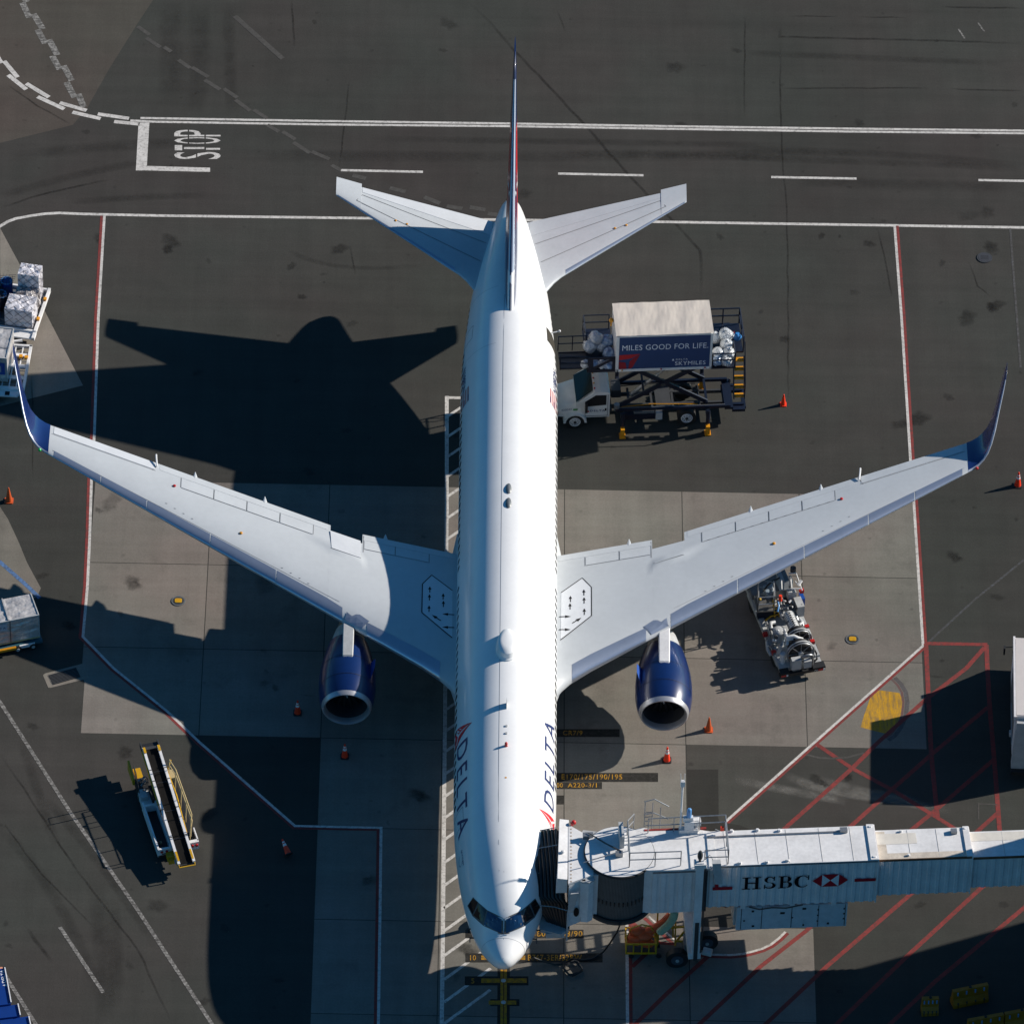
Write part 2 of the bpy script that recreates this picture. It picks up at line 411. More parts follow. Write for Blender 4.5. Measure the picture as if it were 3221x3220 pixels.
def softspot(name, x, y, r, m):
    p = K(x, y); z = -.001+(zstep()-LEV[0]*.0033)*.3; n = 20; ph = rnd.random()*6; sx_ = rnd.uniform(.7, 1.3)
    def q(k, t): a = r*k*(1+.25*math.sin(2*t+ph)+.15*math.sin(5*t+ph)); return (p.x+a*sx_*math.cos(t), p.y+a*math.sin(t), z)
    vs = [(p.x, p.y, z)]; fd = [1.]
    for k, f in ((.6, .9), (1.15, 0)): vs += [q(k, 2*PI*i/n) for i in range(n)]; fd += [f]*n
    fs = [(0, 1+i, 1+(i+1) % n) for i in range(n)]+[(1+i, 1+n+i, 1+n+(i+1) % n, 1+(i+1) % n) for i in range(n)]
    return fade_mesh(name, vs, fs, fd, m)
def ribbon_pts(P, wd, off=0.):
    """left and right edges of a line of width wd, shifted by off to its left"""
    L, Rr = [], []
    for i, p in enumerate(P):
        a = P[max(i-1, 0)]; b = P[min(i+1, len(P)-1)]
        d1 = (p-a).normalized() if i else None; d2 = (b-p).normalized() if i < len(P)-1 else None
        d1 = d1 or d2; d2 = d2 or d1
        n1 = V((-d1.y, d1.x, 0)); n2 = V((-d2.y, d2.x, 0)); n = (n1+n2).normalized(); k = 1/max(.5, n.dot(n1))
        L.append(p+n*(off+wd/2)*k); Rr.append(p+n*(off-wd/2)*k)
    return L, Rr
def line(name, pts, wd, m, off=0., world=False, z=None):
    P = [V((*p, 0)) for p in pts] if world else [K(x, y) for x, y in pts]
    L, Rr = ribbon_pts(P, wd, off); z = zstep() if z is None else z
    mb = MB()
    for i in range(len(P)-1):
        mb.poly([(q.x, q.y, z) for q in (L[i], Rr[i], Rr[i+1], L[i+1])])
    return mb.build(name, m, ground)
def patch(name, pts, m): 
    z = zstep(); P = [K(x, y) for x, y in pts]
    return MB().poly([(p.x, p.y, z) for p in P]).build(name, m, ground)

line('white_line', [(265, 223), (600, 228.5), (968, 233.5), (1300, 239), (1600, 243), (2000, 247.5)], .17, WHT)
line('white_line', [(246, 227.5), (290, 230), (600, 235), (968, 238.5), (1300, 244), (1600, 248.5), (2000, 252.5)], .17, WHT)
def zp(l): return [(x*.3417, y*.3417) for x, y in l]
patch('stop_bar', zp([(765, 678), (825, 678), (811, 916), (807, 942), (750, 942)]), WHT)
patch('stop_bar', zp([(811, 917), (1160, 927), (1160, 950), (807, 942)]), WHT)
a = K(417, 300.5); b = K(417, 246); c = K(328, 300.5)
mb = MB(); zz = zstep()
for s, y0, y1 in (('S', 879, 840), ('T', 831, 797), ('O', 795, 759), ('P', 754, 718)):
    if s == 'T':
        for r in ((965, 1006, 831, 802), (1016, 1128, 824, 813), (1138, 1215, 828, 818)):
            q = [K(x*.3417, y*.3417) for x, y in ((r[0], r[2]), (r[1], r[2]), (r[1], r[3]), (r[0], r[3]))]
            mb.poly([(p.x, p.y, zz) for p in q])
        continue
    o = K(1218*.3417, y0*.3417); du = K(1218*.3417, y1*.3417)-o; dv = K(962*.3417, y0*.3417)-o
    text_on(mb, s, lambda u, v: V((o+du*u+dv*v).to_tuple()[:2]+(zz,)), offset=.0, stencil=[(.32, .35), (.68, .71)] if s != 'S' else [(.5, .53)])
mb.build('stop_lettering', WHT, ground)
for q in ([(643, 321.3), (798, 324.5)], [(1053, 327.8), (1214, 331)], [(1455, 334.3), (1616, 337.2)], [(1846, 340), (2010, 343)]): line('lane_dash', q, .18, WHT)
line('white_line', [(-40, 450), (0, 427), (15, 418), (30, 412.5), (60, 407), (85, 403.5), (112, 402), (160, 404), (300, 407), (660, 411.5), (968, 415), (1260, 419), (1688, 425.5), (2000, 430.5)], .2, WHT)
LW = [(197, 407), (185.5, 600), (178, 819), (172.5, 907), (169.5, 1010), (165, 1106), (156.5, 1201), (214, 1260), (315, 1341), (375.6, 1399), (556.5, 1557.5), (660, 1560), (719, 1561), (717, 1722), (713.6, 1950)]
line('stand_line', LW, .14, WHT)
line('stand_line_red', LW, .15, REDM, off=-.145)
RW = [(1688, 426), (1701, 600), (1718, 870), (1724, 945), (1741.5, 1218), (1694.6, 1260), (1538, 1399), (1374, 1545), (1330, 1585), (1290, 1625)]
line('stand_line', RW, .14, WHT)
line('stand_line_red', RW, .15, REDM, off=.145)
AR = [(1482, 1757), (1470, 1769), (1454.5, 1781), (1438, 1789), (1421, 1794), (1400, 1799), (1378, 1801), (1345, 1800), (1317, 1797)]
line('curved_line', AR, .13, WHT); line('curved_line_red', AR, .17, REDM, off=.15)
line('white_line', [(1183, 1735), (1184.5, 1960)], .17, WHT); line('red_line', [(1189, 1735), (1190.5, 1960)], .17, REDM)
line('red_line', [(1216, 1731), (1270, 1780), (1244, 1778), (1190, 1738)], .2, REDM); line('white_line', [(1224, 1728), (1278, 1777)], .1, WHT)
for q in ([(1747, 1214), (1752, 1319), (1757, 1423), (1767.7, 1531), (1769, 1541)], [(1747, 1213.5), (1863, 1215.5)],
          [(1861, 1216), (1863, 1260), (1867, 1329), (1877.6, 1454.6), (1886, 1566), (1889, 1600)],
          [(1857.6, 1221), (1823.5, 1260), (1747, 1319), (1656, 1400.6), (1607.7, 1449), (1482, 1561), (1440, 1600)],
          [(1863.6, 1334), (1757, 1423), (1682.6, 1489), (1604, 1559), (1570, 1590)],
          [(1875.7, 1432), (1769.6, 1524), (1722.6, 1562.5), (1690, 1590)], [(1882.7, 1533), (1844, 1567.7), (1810, 1597)],
          [(1541.6, 1404), (1607.7, 1449), (1682.6, 1489), (1768, 1541.6), (1799, 1561), (1840, 1590)],
          [(1740, 1668), (1712, 1691.6), (1562.5, 1820), (1444, 1931.5), (1420, 1955)], [(1880, 1650), (1847.9, 1677.4), (1715.6, 1799), (1590, 1920), (1560, 1950)],
          [(1990, 1660), (1932, 1712), (1764, 1851), (1670, 1940)], [(1530, 1747), (1520.7, 1755.6), (1433.7, 1823.5), (1319, 1931.5), (1300, 1950)],
          [(1340, 1800), (1332.8, 1806), (1259.6, 1872), (1195, 1935)], [(1216, 1801), (1192.6, 1823)], [(1216, 1801), (1240, 1780)]):
    line('hatch_line_red', q, .23, REDM)
# rows of short dashes, upper left
def dashes(l, wd, m):
    for x0, y0, x1, y1 in l: line('dash_marking', zp([(x0, y0), (x1, y1)]), wd, m)
dashes([(123, 14, 162, 100), (185, 78, 236, 162), (207, 165, 250, 242), (271, 220, 316, 305), (288, 310, 330, 385), (350, 363, 396, 446), (367, 455, 412, 540), (432, 520, 462, 592), (130, -10, 150, 12), (40, -80, 90, -10)], .36, WHTW)
dashes([(22, 338, 97, 428), (45, 415, 145, 495), (145, 462, 270, 538), (207, 535, 355, 603), (330, 568, 478, 611), (400, 620, 555, 656), (540, 630, 712, 655), (630, 672, 770, 686), (-60, 240, 8, 350)], .27, WHT)
dashes([(760, 147, 825, 193), (808, 210, 885, 262), (905, 260, 945, 286), (985, 332, 1050, 376), (1060, 372, 1150, 426), (1130, 442, 1215, 495), (1235, 490, 1310, 540), (1300, 552, 1380, 612), (1400, 607, 1475, 655), (1475, 690, 1540, 728), (1560, 727, 1630, 770), (1620, 787, 1710, 845), (1720, 837, 1820, 880), (1830, 912, 1880, 940)], .25, FAINT)
dashes([(1296, 90, 1560, 325)], .3, FAINT)
for q in ([(665, 331), (690, 337)], [(735, 355), (765, 362)], [(800, 372), (830, 384)], [(843, 389), (872, 394)], [(886, 391), (916, 396)], [(920, 403), (950, 407)]): line('dash_marking', q, .3, FAINT)
# hatched walkway beside the fuselage
line('white_line', [(843, 747), (843, 960), (842, 1044), (838.6, 1446), (835, 1819), (833, 1960)], .2, WHT)
line('white_line', [(842, 750), (900, 751)], .2, WHT)
for y in [787, 825.5, 863, 900, 938, 978.6, 1018, 1057, 1097, 1137, 1178, 1218, 1258, 1298, 1338, 1378, 1419, 1461, 1503, 1543, 1584, 1627, 1670, 1712.7, 1755.5, 1802, 1847, 1889.6, 1930]:
    p = K(842 if y < 1400 else 838, y)
    line('hatch_line', [(p.x, p.y), (-.55, p.y+(-.55-p.x)*1.02)], .16, WHT, world=True)
LEV[0] = 0
def P2(x, y): p = K(x, y); return p.x, p.y
line('lead_in_border', [P2(949.7, 1960), P2(951, 1700), (.1, 30), (.1, 60)], .6, BLKM, world=True)
def bar(x0, x1, y0, y1, m, name): return patch(name, [(x0, y1), (x1, y1), (x1, y0), (x0, y0)], m)
for n, (x0, x1, y0, y1) in enumerate([(1030, 1169, 1375, 1389.8), (1030, 1241.6, 1457.5, 1474.6), (1030, 1135.8, 1475, 1488), (1043, 1064.6, 1500, 1517), (878, 1101, 1753, 1769.3), (878, 1137, 1797.5, 1814.8), (877, 997, 1841, 1858), (925, 980, 1884, 1897)]):
    bar(x0, x1, y0, y1, BLKM, 'black_marking')
LEV[0] = 1
bar(908, 943, 1845, 1853.3, YELM, 'stop_bar_yellow'); bar(957, 993.5, 1845, 1853.3, YELM, 'stop_bar_yellow')
bar(922, 944, 1886.8, 1894.3, YELM, 'stop_bar_yellow'); bar(957, 974, 1886.8, 1894.3, YELM, 'stop_bar_yellow')
bar(908, 930, 1802, 1810, YELM, 'stop_bar_yellow'); bar(972, 991, 1802, 1810, YELM, 'stop_bar_yellow')
line('lead_in_line', [P2(949.7, 1960), P2(951, 1700), (.1, 30), (.1, 60)], .31, YELM, world=True)
LEV[0] = 2
line('lead_in_core', [P2(949.7, 1960), P2(951, 1700), (.1, 30), (.1, 60)], .05, mark_mat('core_brown', (.12, .06, .02), .3), world=True)
for y in (1849, 1890):
    p = K(949.8, y); MB().tube((p.x, p.y, .0), (p.x, p.y, .05), .13, 12, .08).build('inset_light', LGREY, ground)
LEV[0] = 1
for s, x0, x1, y0, y1 in (('CR7/9', 1062, 1099, 1386.5, 1378), ('E170/175/190/195', 1059.5, 1174, 1470, 1460), ('A220-3/1', 1071, 1126, 1485, 1476.5), ('500', 1044, 1062, 1485, 1476.5),
                          ('580/87/88/90', 1004, 1099, 1766, 1755.5), ('B767-3ER/32RW', 996, 1098, 1811.5, 1800), ('10', 887, 898, 1811, 1801), ('5', 889, 895, 1854.5, 1845)):
    o = K(x0, y1 if y1 > y0 else y0); du = K(x1, y0)-o; dv = K(x0, y1)-o; z = zstep()
    text_on(MB(), s, lambda u, v: V((o.x+du.x*u+dv.x*v, o.y+du.y*u+dv.y*v, z)), offset=.012, spacing=1.12).build('stand_code_lettering', YELM, ground)
LEV[0] = 0
patch('yellow_patch', [(1646.5, 1301.5), (1662, 1302), (1697, 1306.7), (1704, 1322), (1702, 1361), (1688, 1377), (1671, 1383.5), (1648, 1378), (1623.6, 1371.5), (1630, 1350), (1637.8, 1327.6)], YELW)
def dens(q): return [(a[0]+(b[0]-a[0])*t, a[1]+(b[1]-a[1])*t) for a, b in zip(q, q[1:]) for t in (0, .2, .4, .6, .8)]+[q[-1]]
AC = [(1688, 1278), (1700, 1290), (1709, 1305), (1712, 1325), (1709, 1350), (1700, 1372), (1688, 1388), (1676, 1396)]
line('scraped_arc', AC, .22, mark_mat('scrape_grey', (.12, .12, .13), .6, (.08, .07, .065))); line('scraped_arc', AC, .12, mark_mat('scrape_red', (.16, .07, .065), .5, (.1, .09, .08)), off=-.2)
line('scraped_arc', [(1520, 1423), (1545, 1429), (1570, 1430.5), (1600, 1428), (1630, 1420)], .12, FAINT)
for q in ([(1480, 1463), (1560, 1490), (1700, 1512)], [(1500, 1478), (1600, 1497), (1800, 1528)], [(1380, 1470), (1520, 1497), (1600, 1512)], [(1540, 1470), (1640, 1495), (1740, 1510)]): softline('scrape_streak', dens(q), .7, soft_mat('streak', (.2, .19, .17), .8))
line('blue_line', [(-20, 1045), (0, 1060), (48, 1102), (75, 1128)], .22, BLUM)
line('blue_line', [(1751.6, 1211), (1840, 1130), (1932, 1056)], .12, mark_mat('faint_blue', (.1, .11, .13), .62))
line('faint_line', [(1906, 431), (1911, 500), (1918.7, 600), (1925.6, 694)], .12, mark_mat('faint_white', (.12, .12, .125), .6))
for q in ([(1808, 55), (1820, 73)], [(1845, 43), (1857, 60)]): line('chalk_mark', q, .1, WHTW)
for q in ([(-20, 1300), (0, 1324), (132, 1531), (257, 1711.7), (400, 1931), (420, 1960)], [(10, 1838), (17, 1851), (66, 1929), (80, 1955)]): line('white_line', q, .19, WHTW)
line('white_line', [(113, 1748), (194.8, 1871.7)], .19, WHTW)
line('corner_mark', [(1848, 1515), (1846, 1516), (1846, 1545)], .08, FAINT); line('corner_mark', [(1846, 1516), (1880, 1517)], .08, FAINT)
# tar seams and cracks
TAR = ground_mat('tar_seam', (.0405, .038, .034))
def crack(pts, wd=.05):
    wd *= .65
    P = [K(x, y) for x, y in pts]; Q = []
    for a, b in zip(P, P[1:]):
        n = max(2, int((b-a).length/.8))
        for i in range(n): Q.append(a.lerp(b, i/n)+V((rnd.uniform(-1, 1)*.035, rnd.uniform(-1, 1)*.035, 0)))
    Q.append(P[-1]); softline('pavement_crack', [(q.x, q.y) for q in Q], wd*4, soft_mat('crack_dark', (.015, .014, .013), .55), world=True)
crack([(879.5, 0), (924, 41), (972.6, 97), (1103, 234.7), (1181, 324), (1225, 372), (1273.5, 421), (1322, 473), (1323, 567)], .09)
crack([(1472, 50), (1472, 70), (1650, 74), (1932, 82)], .09); crack([(1474, 167), (1754, 166)], .07); crack([(1792, 168), (1932, 171)], .07)
crack([(1491, 31), (1585, 31)]); crack([(1618, 32), (1712, 34)]); crack([(1772, 13), (1932, 16)], .08); crack([(1472, 70), (1473, 240), (1485, 420), (1487, 590), (1487, 780)], .05)
crack([(1405, 30), (1405, 220)]); crack([(1655, 430), (1668, 480), (1684, 560)]); crack([(1827, 492), (1845, 540), (1870, 560)]); crack([(0, 394), (60, 372), (130, 355), (210, 338)], .08)
crack([(13, 160), (70, 200), (135, 235)], .06); crack([(0, 1420), (60, 1510), (130, 1620), (260, 1790), (325, 1930)], .06); crack([(5, 1550), (80, 1650), (180, 1750)], .05); crack([(50, 1750), (100, 1815)], .1)
crack([(660, 150), (640, 320)]); crack([(1050, 20), (1068, 62)], .06); crack([(550, 0), (556, 90)], .06)
crack([(1747, 1275), (1790, 1276)], .09); crack([(660, 460), (672, 520)], .05); crack([(560, 1310), (600, 1312)], .05); crack([(60, 700), (63, 900)], .04)
# tyre rubber, scuffs and oil
RUB = mark_mat('tyre_rubber', (.037, .034, .031), .5, (.047, .044, .0385)); RUB2 = mark_mat('tyre_rubber_light', (.115, .102, .089), .5, (.16, .142, .12))
def curve3(a, b, c, n=14): return [((1-t)**2*a[0]+2*t*(1-t)*b[0]+t*t*c[0], (1-t)**2*a[1]+2*t*(1-t)*b[1]+t*t*c[1]) for t in [i/n for i in range(n+1)]]
for a, b, c, wd in (((430, 292), (1000, 300), (1640, 290), .5), ((1350, 284), (1600, 280), (1932, 312), .35), ((0, 372), (120, 330), (300, 300), .35), ((1400, 300), (1700, 306), (1932, 318), .3), ((0, 300), (200, 270), (420, 268), .5), ((130, 382), (230, 372), (400, 368), .3),
                    ((320, 0), (330, 90), (322, 205), .8), ((372, 10), (382, 110), (366, 215), .7), ((433, 0), (430, 120), (440, 218), .4), ((0, 1560), (120, 1680), (190, 1880), .35), ((60, 1480), (180, 1600), (300, 1790), .3), ((180, 1660), (196, 1800), (200, 1931), .5), ((210, 1690), (224, 1800), (218, 1900), .4),
                    ((40, 1390), (70, 1500), (110, 1600), .3), ((1060, 290), (1230, 288), (1500, 300), .35), ((700, 262), (1100, 268), (1500, 275), .3), ((1400, 100), (1600, 108), (1900, 120), .3), ((540, 470), (620, 520), (800, 500), .2), ((1490, 340), (1700, 350), (1930, 352), .5)):
    softline('tyre_mark', curve3(a, b, c), wd*2.2, soft_mat('rubber_soft', (.02, .0185, .017), .3))
for x, y, r in ((640, 470, .35), (550, 502, .25), (570, 560, .2), (322, 455, .4), (316, 470, .25), (188, 450, .25), (1640, 460, .25), (1550, 445, .2), (1870, 467, .35), (1880, 575, .3), (1825, 600, .4), (1872, 580, .25), (700, 1660, .3), (790, 1500, .35), (236, 1420, .3), (130, 1180, .25), (250, 1099, .35), (1480, 640, .25), (1730, 790, .5), (1700, 800, .3), (1800, 1050, .3), (1540, 1470, .25), (1555, 1478, .2), (1600, 1466, .2), (880, 1790, .35)):
    softspot('oil_stain', x, y, r*1.3, soft_mat('oil_soft', (.014, .013, .012), .6))
for k in range(100):
    softspot('oil_stain', rnd.uniform(0, 1932), rnd.uniform(0, 1931), rnd.uniform(.08, .3)*(2.5 if k % 9 == 0 else 1), soft_mat('oil_faint', (.018, .017, .016), .38))
P_ = [K(x, y) for x, y in ((1300, 1520), (1345, 1518), (1358, 1550), (1395, 1556), (1420, 1566), (1400, 1582), (1360, 1580), (1310, 1575))]; z = zstep()
MB().poly([(p.x, p.y, z) for p in P_][::-1]).build('asphalt_repair', ASPH4, ground)
# covers and pits
def cover(x, y, r, label, kind):
    p = K(x, y); t = thing('hydrant_pit' if kind else 'manhole_cover', label, 'hydrant pit' if kind else 'manhole cover', (p.x, p.y, .002))
    MB().tube((0, 0, 0), (0, 0, .03), r, 32).build('rim', MGREY if kind else DGREY, t)
    MB().tube((0, 0, .03), (0, 0, .036), r*.8, 28).build('lid', DGREY if kind else paint('cover_iron', (.05, .05, .055), .5), t)
    if kind:
        MB().prism([(-.5*r, -.3*r), (-.32*r, -.42*r), (.32*r, -.42*r), (.5*r, -.3*r), (.5*r, .3*r), (.3*r, .42*r), (-.3*r, .42*r), (-.5*r, .3*r)], .036, .06).build('hatch', YEL, t)
        for q in (-.24, 0, .24): MB().box(-.34*r, .34*r, q*r-.01, q*r+.01, .06, .068).build('rib', ORY, t)
    else:
        for k in range(-2, 3): MB().box(-.5*r, .5*r, k*.17*r-.012, k*.17*r+.012, .036, .044).build('rib', DGREY, t)
cover(336.6, 1133.8, .36, 'round fuel hydrant pit with yellow lid on the concrete under the left wing', 1)
cover(1608.7, 1206, .36, 'round fuel hydrant pit with yellow lid near the right red and white stand line', 1)
cover(1857.6, 486.6, .42, 'dark round iron manhole cover in the asphalt at upper right', 0)
t = thing('drain_grate', 'long black slotted drain grate in a pale concrete frame', 'drain', K(120, 1274, .0))
Li = LOC(t)
fr = [Li @ K(x, y) for x, y in ((81, 1273.5), (85, 1270), (158, 1251), (168, 1279), (96, 1297), (91, 1297))]
part('frame', MB().prism([(p.x, p.y) for p in fr][::-1], -.03, .004), CONC2, t)
g = [Li @ K(x, y) for x, y in ((91, 1273.5), (143, 1259), (152, 1277), (100, 1292))]
part('pit', MB().prism([(p.x, p.y) for p in g][::-1], 0, .008), SOOT, t)
first = None
for i in range(8):
    u = (i+.5)/8; a = g[0].lerp(g[3], u); b = g[1].lerp(g[2], u)
    mb = MB().beam(a+V((0, 0, .02)), b+V((0, 0, .02)), .045, .03); part('bar', mb, DGREY, t)

# ------------------------------------------------------------------ the airliner (nose at the origin, tail towards +Y)
plane = thing('passenger_airplane', 'white twin engine passenger airplane with grey wings, blue winglets and blue engines', 'airplane')
FS = [  # Y, half width, top, bottom, height of widest point
 (-.45, .02, 4.24, 4.20, 4.22), (-.39, .24, 4.45, 3.96, 4.2), (-.22, .46, 4.61, 3.72, 4.18), (.05, .68, 4.77, 3.5, 4.17), (.4, .9, 4.93, 3.26, 4.17), (.82, 1.13, 5.13, 3.02, 4.2), (1.22, 1.33, 5.75, 2.86, 4.26),
 (1.7, 1.53, 6.17, 2.7, 4.35), (2.5, 1.77, 6.65, 2.5, 4.48), (3.6, 2.02, 7.08, 2.32, 4.62), (5.0, 2.24, 7.38, 2.18, 4.75), (6.8, 2.41, 7.51, 2.11, 4.83), (9.0, 2.5, 7.55, 2.09, 4.85), (11., 2.515, 7.55, 2.08, 4.85), (36.5, 2.515, 7.55, 2.02, 4.85), (39.5, 2.505, 7.55, 2.06, 4.87), (41.5, 2.42, 7.53, 2.25, 4.92), (43.2, 2.3, 7.46, 2.6, 4.97), (46.2, 2.0, 7.24, 3.35, 5.03),
 (48.45, 1.59, 7.02, 3.95, 5.17), (50.0, 1.26, 6.76, 4.4, 5.25), (51.75, .88, 6.38, 4.82, 5.3), (52.85, .6, 6.03, 5.0, 5.32), (53.33, .42, 5.8, 5.08, 5.32), (53.55, .2, 5.5, 5.2, 5.32)]
def fsec(Y):
    Y = max(FS[0][0], min(FS[-1][0], Y))
    for i in range(len(FS)-1):
        if FS[i][0] <= Y <= FS[i+1][0]: break
    p1, p2 = FS[i], FS[i+1]; p0 = FS[max(i-1, 0)]; p3 = FS[min(i+2, len(FS)-1)]
    h = p2[0]-p1[0]; t = (Y-p1[0])/h; o = []
    for k in range(1, 5):
        m = (p2[k]-p1[k])/h
        ma = (p1[k]-p0[k])/(p1[0]-p0[0]) if p1 is not p0 else m; mb_ = (p3[k]-p2[k])/(p3[0]-p2[0]) if p3 is not p2 else m
        def lim(q): return 0 if q*m <= 0 else 2*q*m/(q+m)
        a, b = lim(ma)*h, lim(mb_)*h
        if i == 0: a = m*h*1.3
        o.append((2*t**3-3*t*t+1)*p1[k]+(t**3-2*t*t+t)*a+(-2*t**3+3*t*t)*p2[k]+(t**3-t*t)*b)
    return o
def fpt(Y, th, off=0.):
    """skin point; th from the crown, + to the right of the picture"""
    w_, zt, zb, zc = fsec(Y); c = math.cos(th)
    return V((math.sin(th)*(w_+off), Y, zc+c*((zt-zc) if c > 0 else (zc-zb))+c*off))
mb = MB(); ys = []
for i in range(len(FS)-1):
    n = max(2, int((FS[i+1][0]-FS[i][0])/.5)+1) if i < 12 or i > 13 else int((FS[i+1][0]-FS[i][0])/1.2)+1
    ys += [FS[i][0]+(FS[i+1][0]-FS[i][0])*k/n for k in range(n)]
ys.append(FS[-1][0])
NT = 96
mb.loft([[fpt(Y, 2*PI*k/NT) for k in range(NT)] for Y in ys])
fus = mb.build('fuselage', WHITE, plane, smooth=60)
bvh_f = BVHTree.FromPolygons([V(p) for p in mb.v], mb.f)
# wing-to-body fairing
mb = MB(); rings = []
for Y, hw, zb, zt in ((16.5, .5, 2.2, 2.5), (18, 2.3, 1.95, 3.0), (20, 2.85, 1.7, 3.9), (24, 3.0, 1.6, 4.1), (28, 2.95, 1.65, 4.0), (30.5, 2.6, 1.8, 3.6), (33, 1.6, 2.0, 2.9), (34.5, .6, 2.15, 2.4)):
    rings.append([V((math.copysign(abs(math.cos(t))**.6, math.cos(t))*hw, Y, (zb+zt)/2+math.copysign(abs(math.sin(t))**.8, math.sin(t))*(zt-zb)/2)) for t in [2*PI*k/28 for k in range(28)]])
mb.loft(rings).build('belly_fairing', GREYL, plane, smooth=50)

def ray_on(bvh, x, y, off=.008):
    h, n, i, d = bvh.ray_cast(CP, ray(x, y), 900)
    if h is None: return None
    if n.dot(ray(x, y)) > 0: n = -n
    return h+n*off
def skin_strip(pts, wd, off=.006, closed=False):
    """thin strip following skin points (Y, theta)"""
    mb = MB(); P = []
    for (y0, t0), (y1, t1) in zip(pts, pts[1:]+([pts[0]] if closed else [])):
        n = max(1, int(max(abs(y1-y0)/1.5, abs(t1-t0)/.08)))
        P += [(y0+(y1-y0)*i/n, t0+(t1-t0)*i/n) for i in range(n)]
    P.append(pts[0] if closed else pts[-1])
    for a, b in zip(P, P[1:]):
        A, B = fpt(*a, off), fpt(*b, off); N = fpt(*a, 1)-fpt(*a, 0); d = (B-A).normalized(); s = d.cross(N).normalized()*wd/2
        mb.poly([A-s, B-s, B+s, A+s])
    return mb
def seam(pts, wd=.022, m=SEAML, closed=False, name='skin_joint'): return skin_strip(pts, wd, closed=closed).build(name, m, fus)
for s in (-1, 1):
    seam([(3.2, s*.02-.12), (44, s*.02-.12)] if s < 0 else [(1.5, .0), (3.2, -.02)], .018)
    for Y in (40.2, 44.8): seam([(Y, s*.3), (Y, s*1.5)], .014)
    for Y0, t0, t1, dl in ((6.9, .98, 1.66, 1.1), (41.6, .95, 1.7, 1.0)):
        if not (s > 0): seam([(Y0, s*t0), (Y0+dl, s*t0), (Y0+dl, s*t1), (Y0, s*t1)], .028, SEAM, True, 'door_outline')
    # dense row of cabin windows
Y = 8.7; first = None
wt = {}
while Y < 45.2:
    for s in (-1, 1):
        if (s > 0 and Y < 9.9) or 41.3 < Y < 43.0 or (24.2 < Y < 25.2) or 9.9 < Y < 10.2: continue
        w_, zt, zb, zc = fsec(Y); z = 5.42
        th = math.acos(max(-1, min(1, (z-zc)/(zt-zc))))
        mb = MB(); dz = .2/2.6
        ring = [(-.13, -.5), (-.13, .5), (-.07, 1), (.07, 1), (.13, .5), (.13, -.5), (.07, -1), (-.07, -1)]
        mb.poly([fpt(Y+a, s*(th+b*dz), .01) for a, b in ring])
        mb.build('cabin_window', SOOT if s > 0 else GLASS, fus)
    Y += .508
# cockpit windows: outlines surveyed from the picture, laid on the skin, mirrored
def Zc(x, y): return (1380+x/3.7125)/KS, (2700+y/3.7125)/KS
panes = {1: [(573, 612), (735, 705), (730, 866), (528, 768)], 2: [(470, 530), (556, 600), (512, 735), (408, 660)], 3: [(402, 462), (456, 513), (398, 646), (345, 545)]}
framep = [(402, 447), (470, 515), (570, 600), (755, 694), (755, 884), (520, 780), (395, 668), (335, 548)]
def skin_of(pts, off):
    return [ray_on(bvh_f, *Zc(*p), off) for p in pts]
def dense(p, n=5):
    o = []
    for a, b in zip(p, p[1:]+p[:1]): o += [(a[0]+(b[0]-a[0])*i/n, a[1]+(b[1]-a[1])*i/n) for i in range(n)]
    return o
for s in (1, -1):
    def side(P): return [V((p.x*s, p.y, p.z)) for p in P]
    fp = [framep[i] for i in range(8)]
    # frame as quads between upper and lower edge
    up = [(402, 447), (470, 515), (570, 600), (660, 645), (755, 694)]; lo = [(335, 548), (395, 668), (520, 780), (640, 835), (755, 884)]
    mb = MB()
    for i in range(4):
        for k in range(4):
            for j in range(4):
                def q(u, v):
                    a = (up[i][0]+(up[i+1][0]-up[i][0])*u, up[i][1]+(up[i+1][1]-up[i][1])*u); b = (lo[i][0]+(lo[i+1][0]-lo[i][0])*u, lo[i][1]+(lo[i+1][1]-lo[i][1])*u)
                    return (a[0]+(b[0]-a[0])*v, a[1]+(b[1]-a[1])*v)
                mb.poly(side(skin_of([q(k/4, j/4), q((k+1)/4, j/4), q((k+1)/4, (j+1)/4), q(k/4, (j+1)/4)], .006)))
    mb.build('windscreen_frame', paint('frame_grey', (.1, .1, .1), .5), fus)
    for k, pts in panes.items():
        mb = MB(); a, b, c, d = pts
        for i in range(4):
            for j in range(4):
                def q(u, v):
                    t0 = (a[0]+(b[0]-a[0])*u, a[1]+(b[1]-a[1])*u); t1 = (d[0]+(c[0]-d[0])*u, d[1]+(c[1]-d[1])*u)
                    return (t0[0]+(t1[0]-t0[0])*v, t0[1]+(t1[1]-t0[1])*v)
                mb.poly(side(skin_of([q(i/4, j/4), q((i+1)/4, j/4), q((i+1)/4, (j+1)/4), q(i/4, (j+1)/4)], .016)))
        mb.build('windscreen_pane', GLASSB if k == 1 else GLASSR, fus)
    # wipers and probes
    a, b = skin_of([(745, 880), (690, 862)], .05); MB().tube(*side([a, b]), .018, 5).build('wiper', DGREY, fus)
    for yy, zz in ((1.85, 4.3), (1.45, 4.1)):
        p = V((s*(fsec(yy)[0]-.03), yy, zz)); MB().beam(p, p+V((s*.2, -.02, 0)), .05).beam(p+V((s*.2, .02, 0)), p+V((s*.2, -.28, 0)), .05).build('probe', DGREY, fus)
seam([(.62, -1.75+k*.25) for k in range(15)], .016, SEAML, name='radome_joint'); seam([(-.3, 0), (.62, 0)], .025, SEAML)
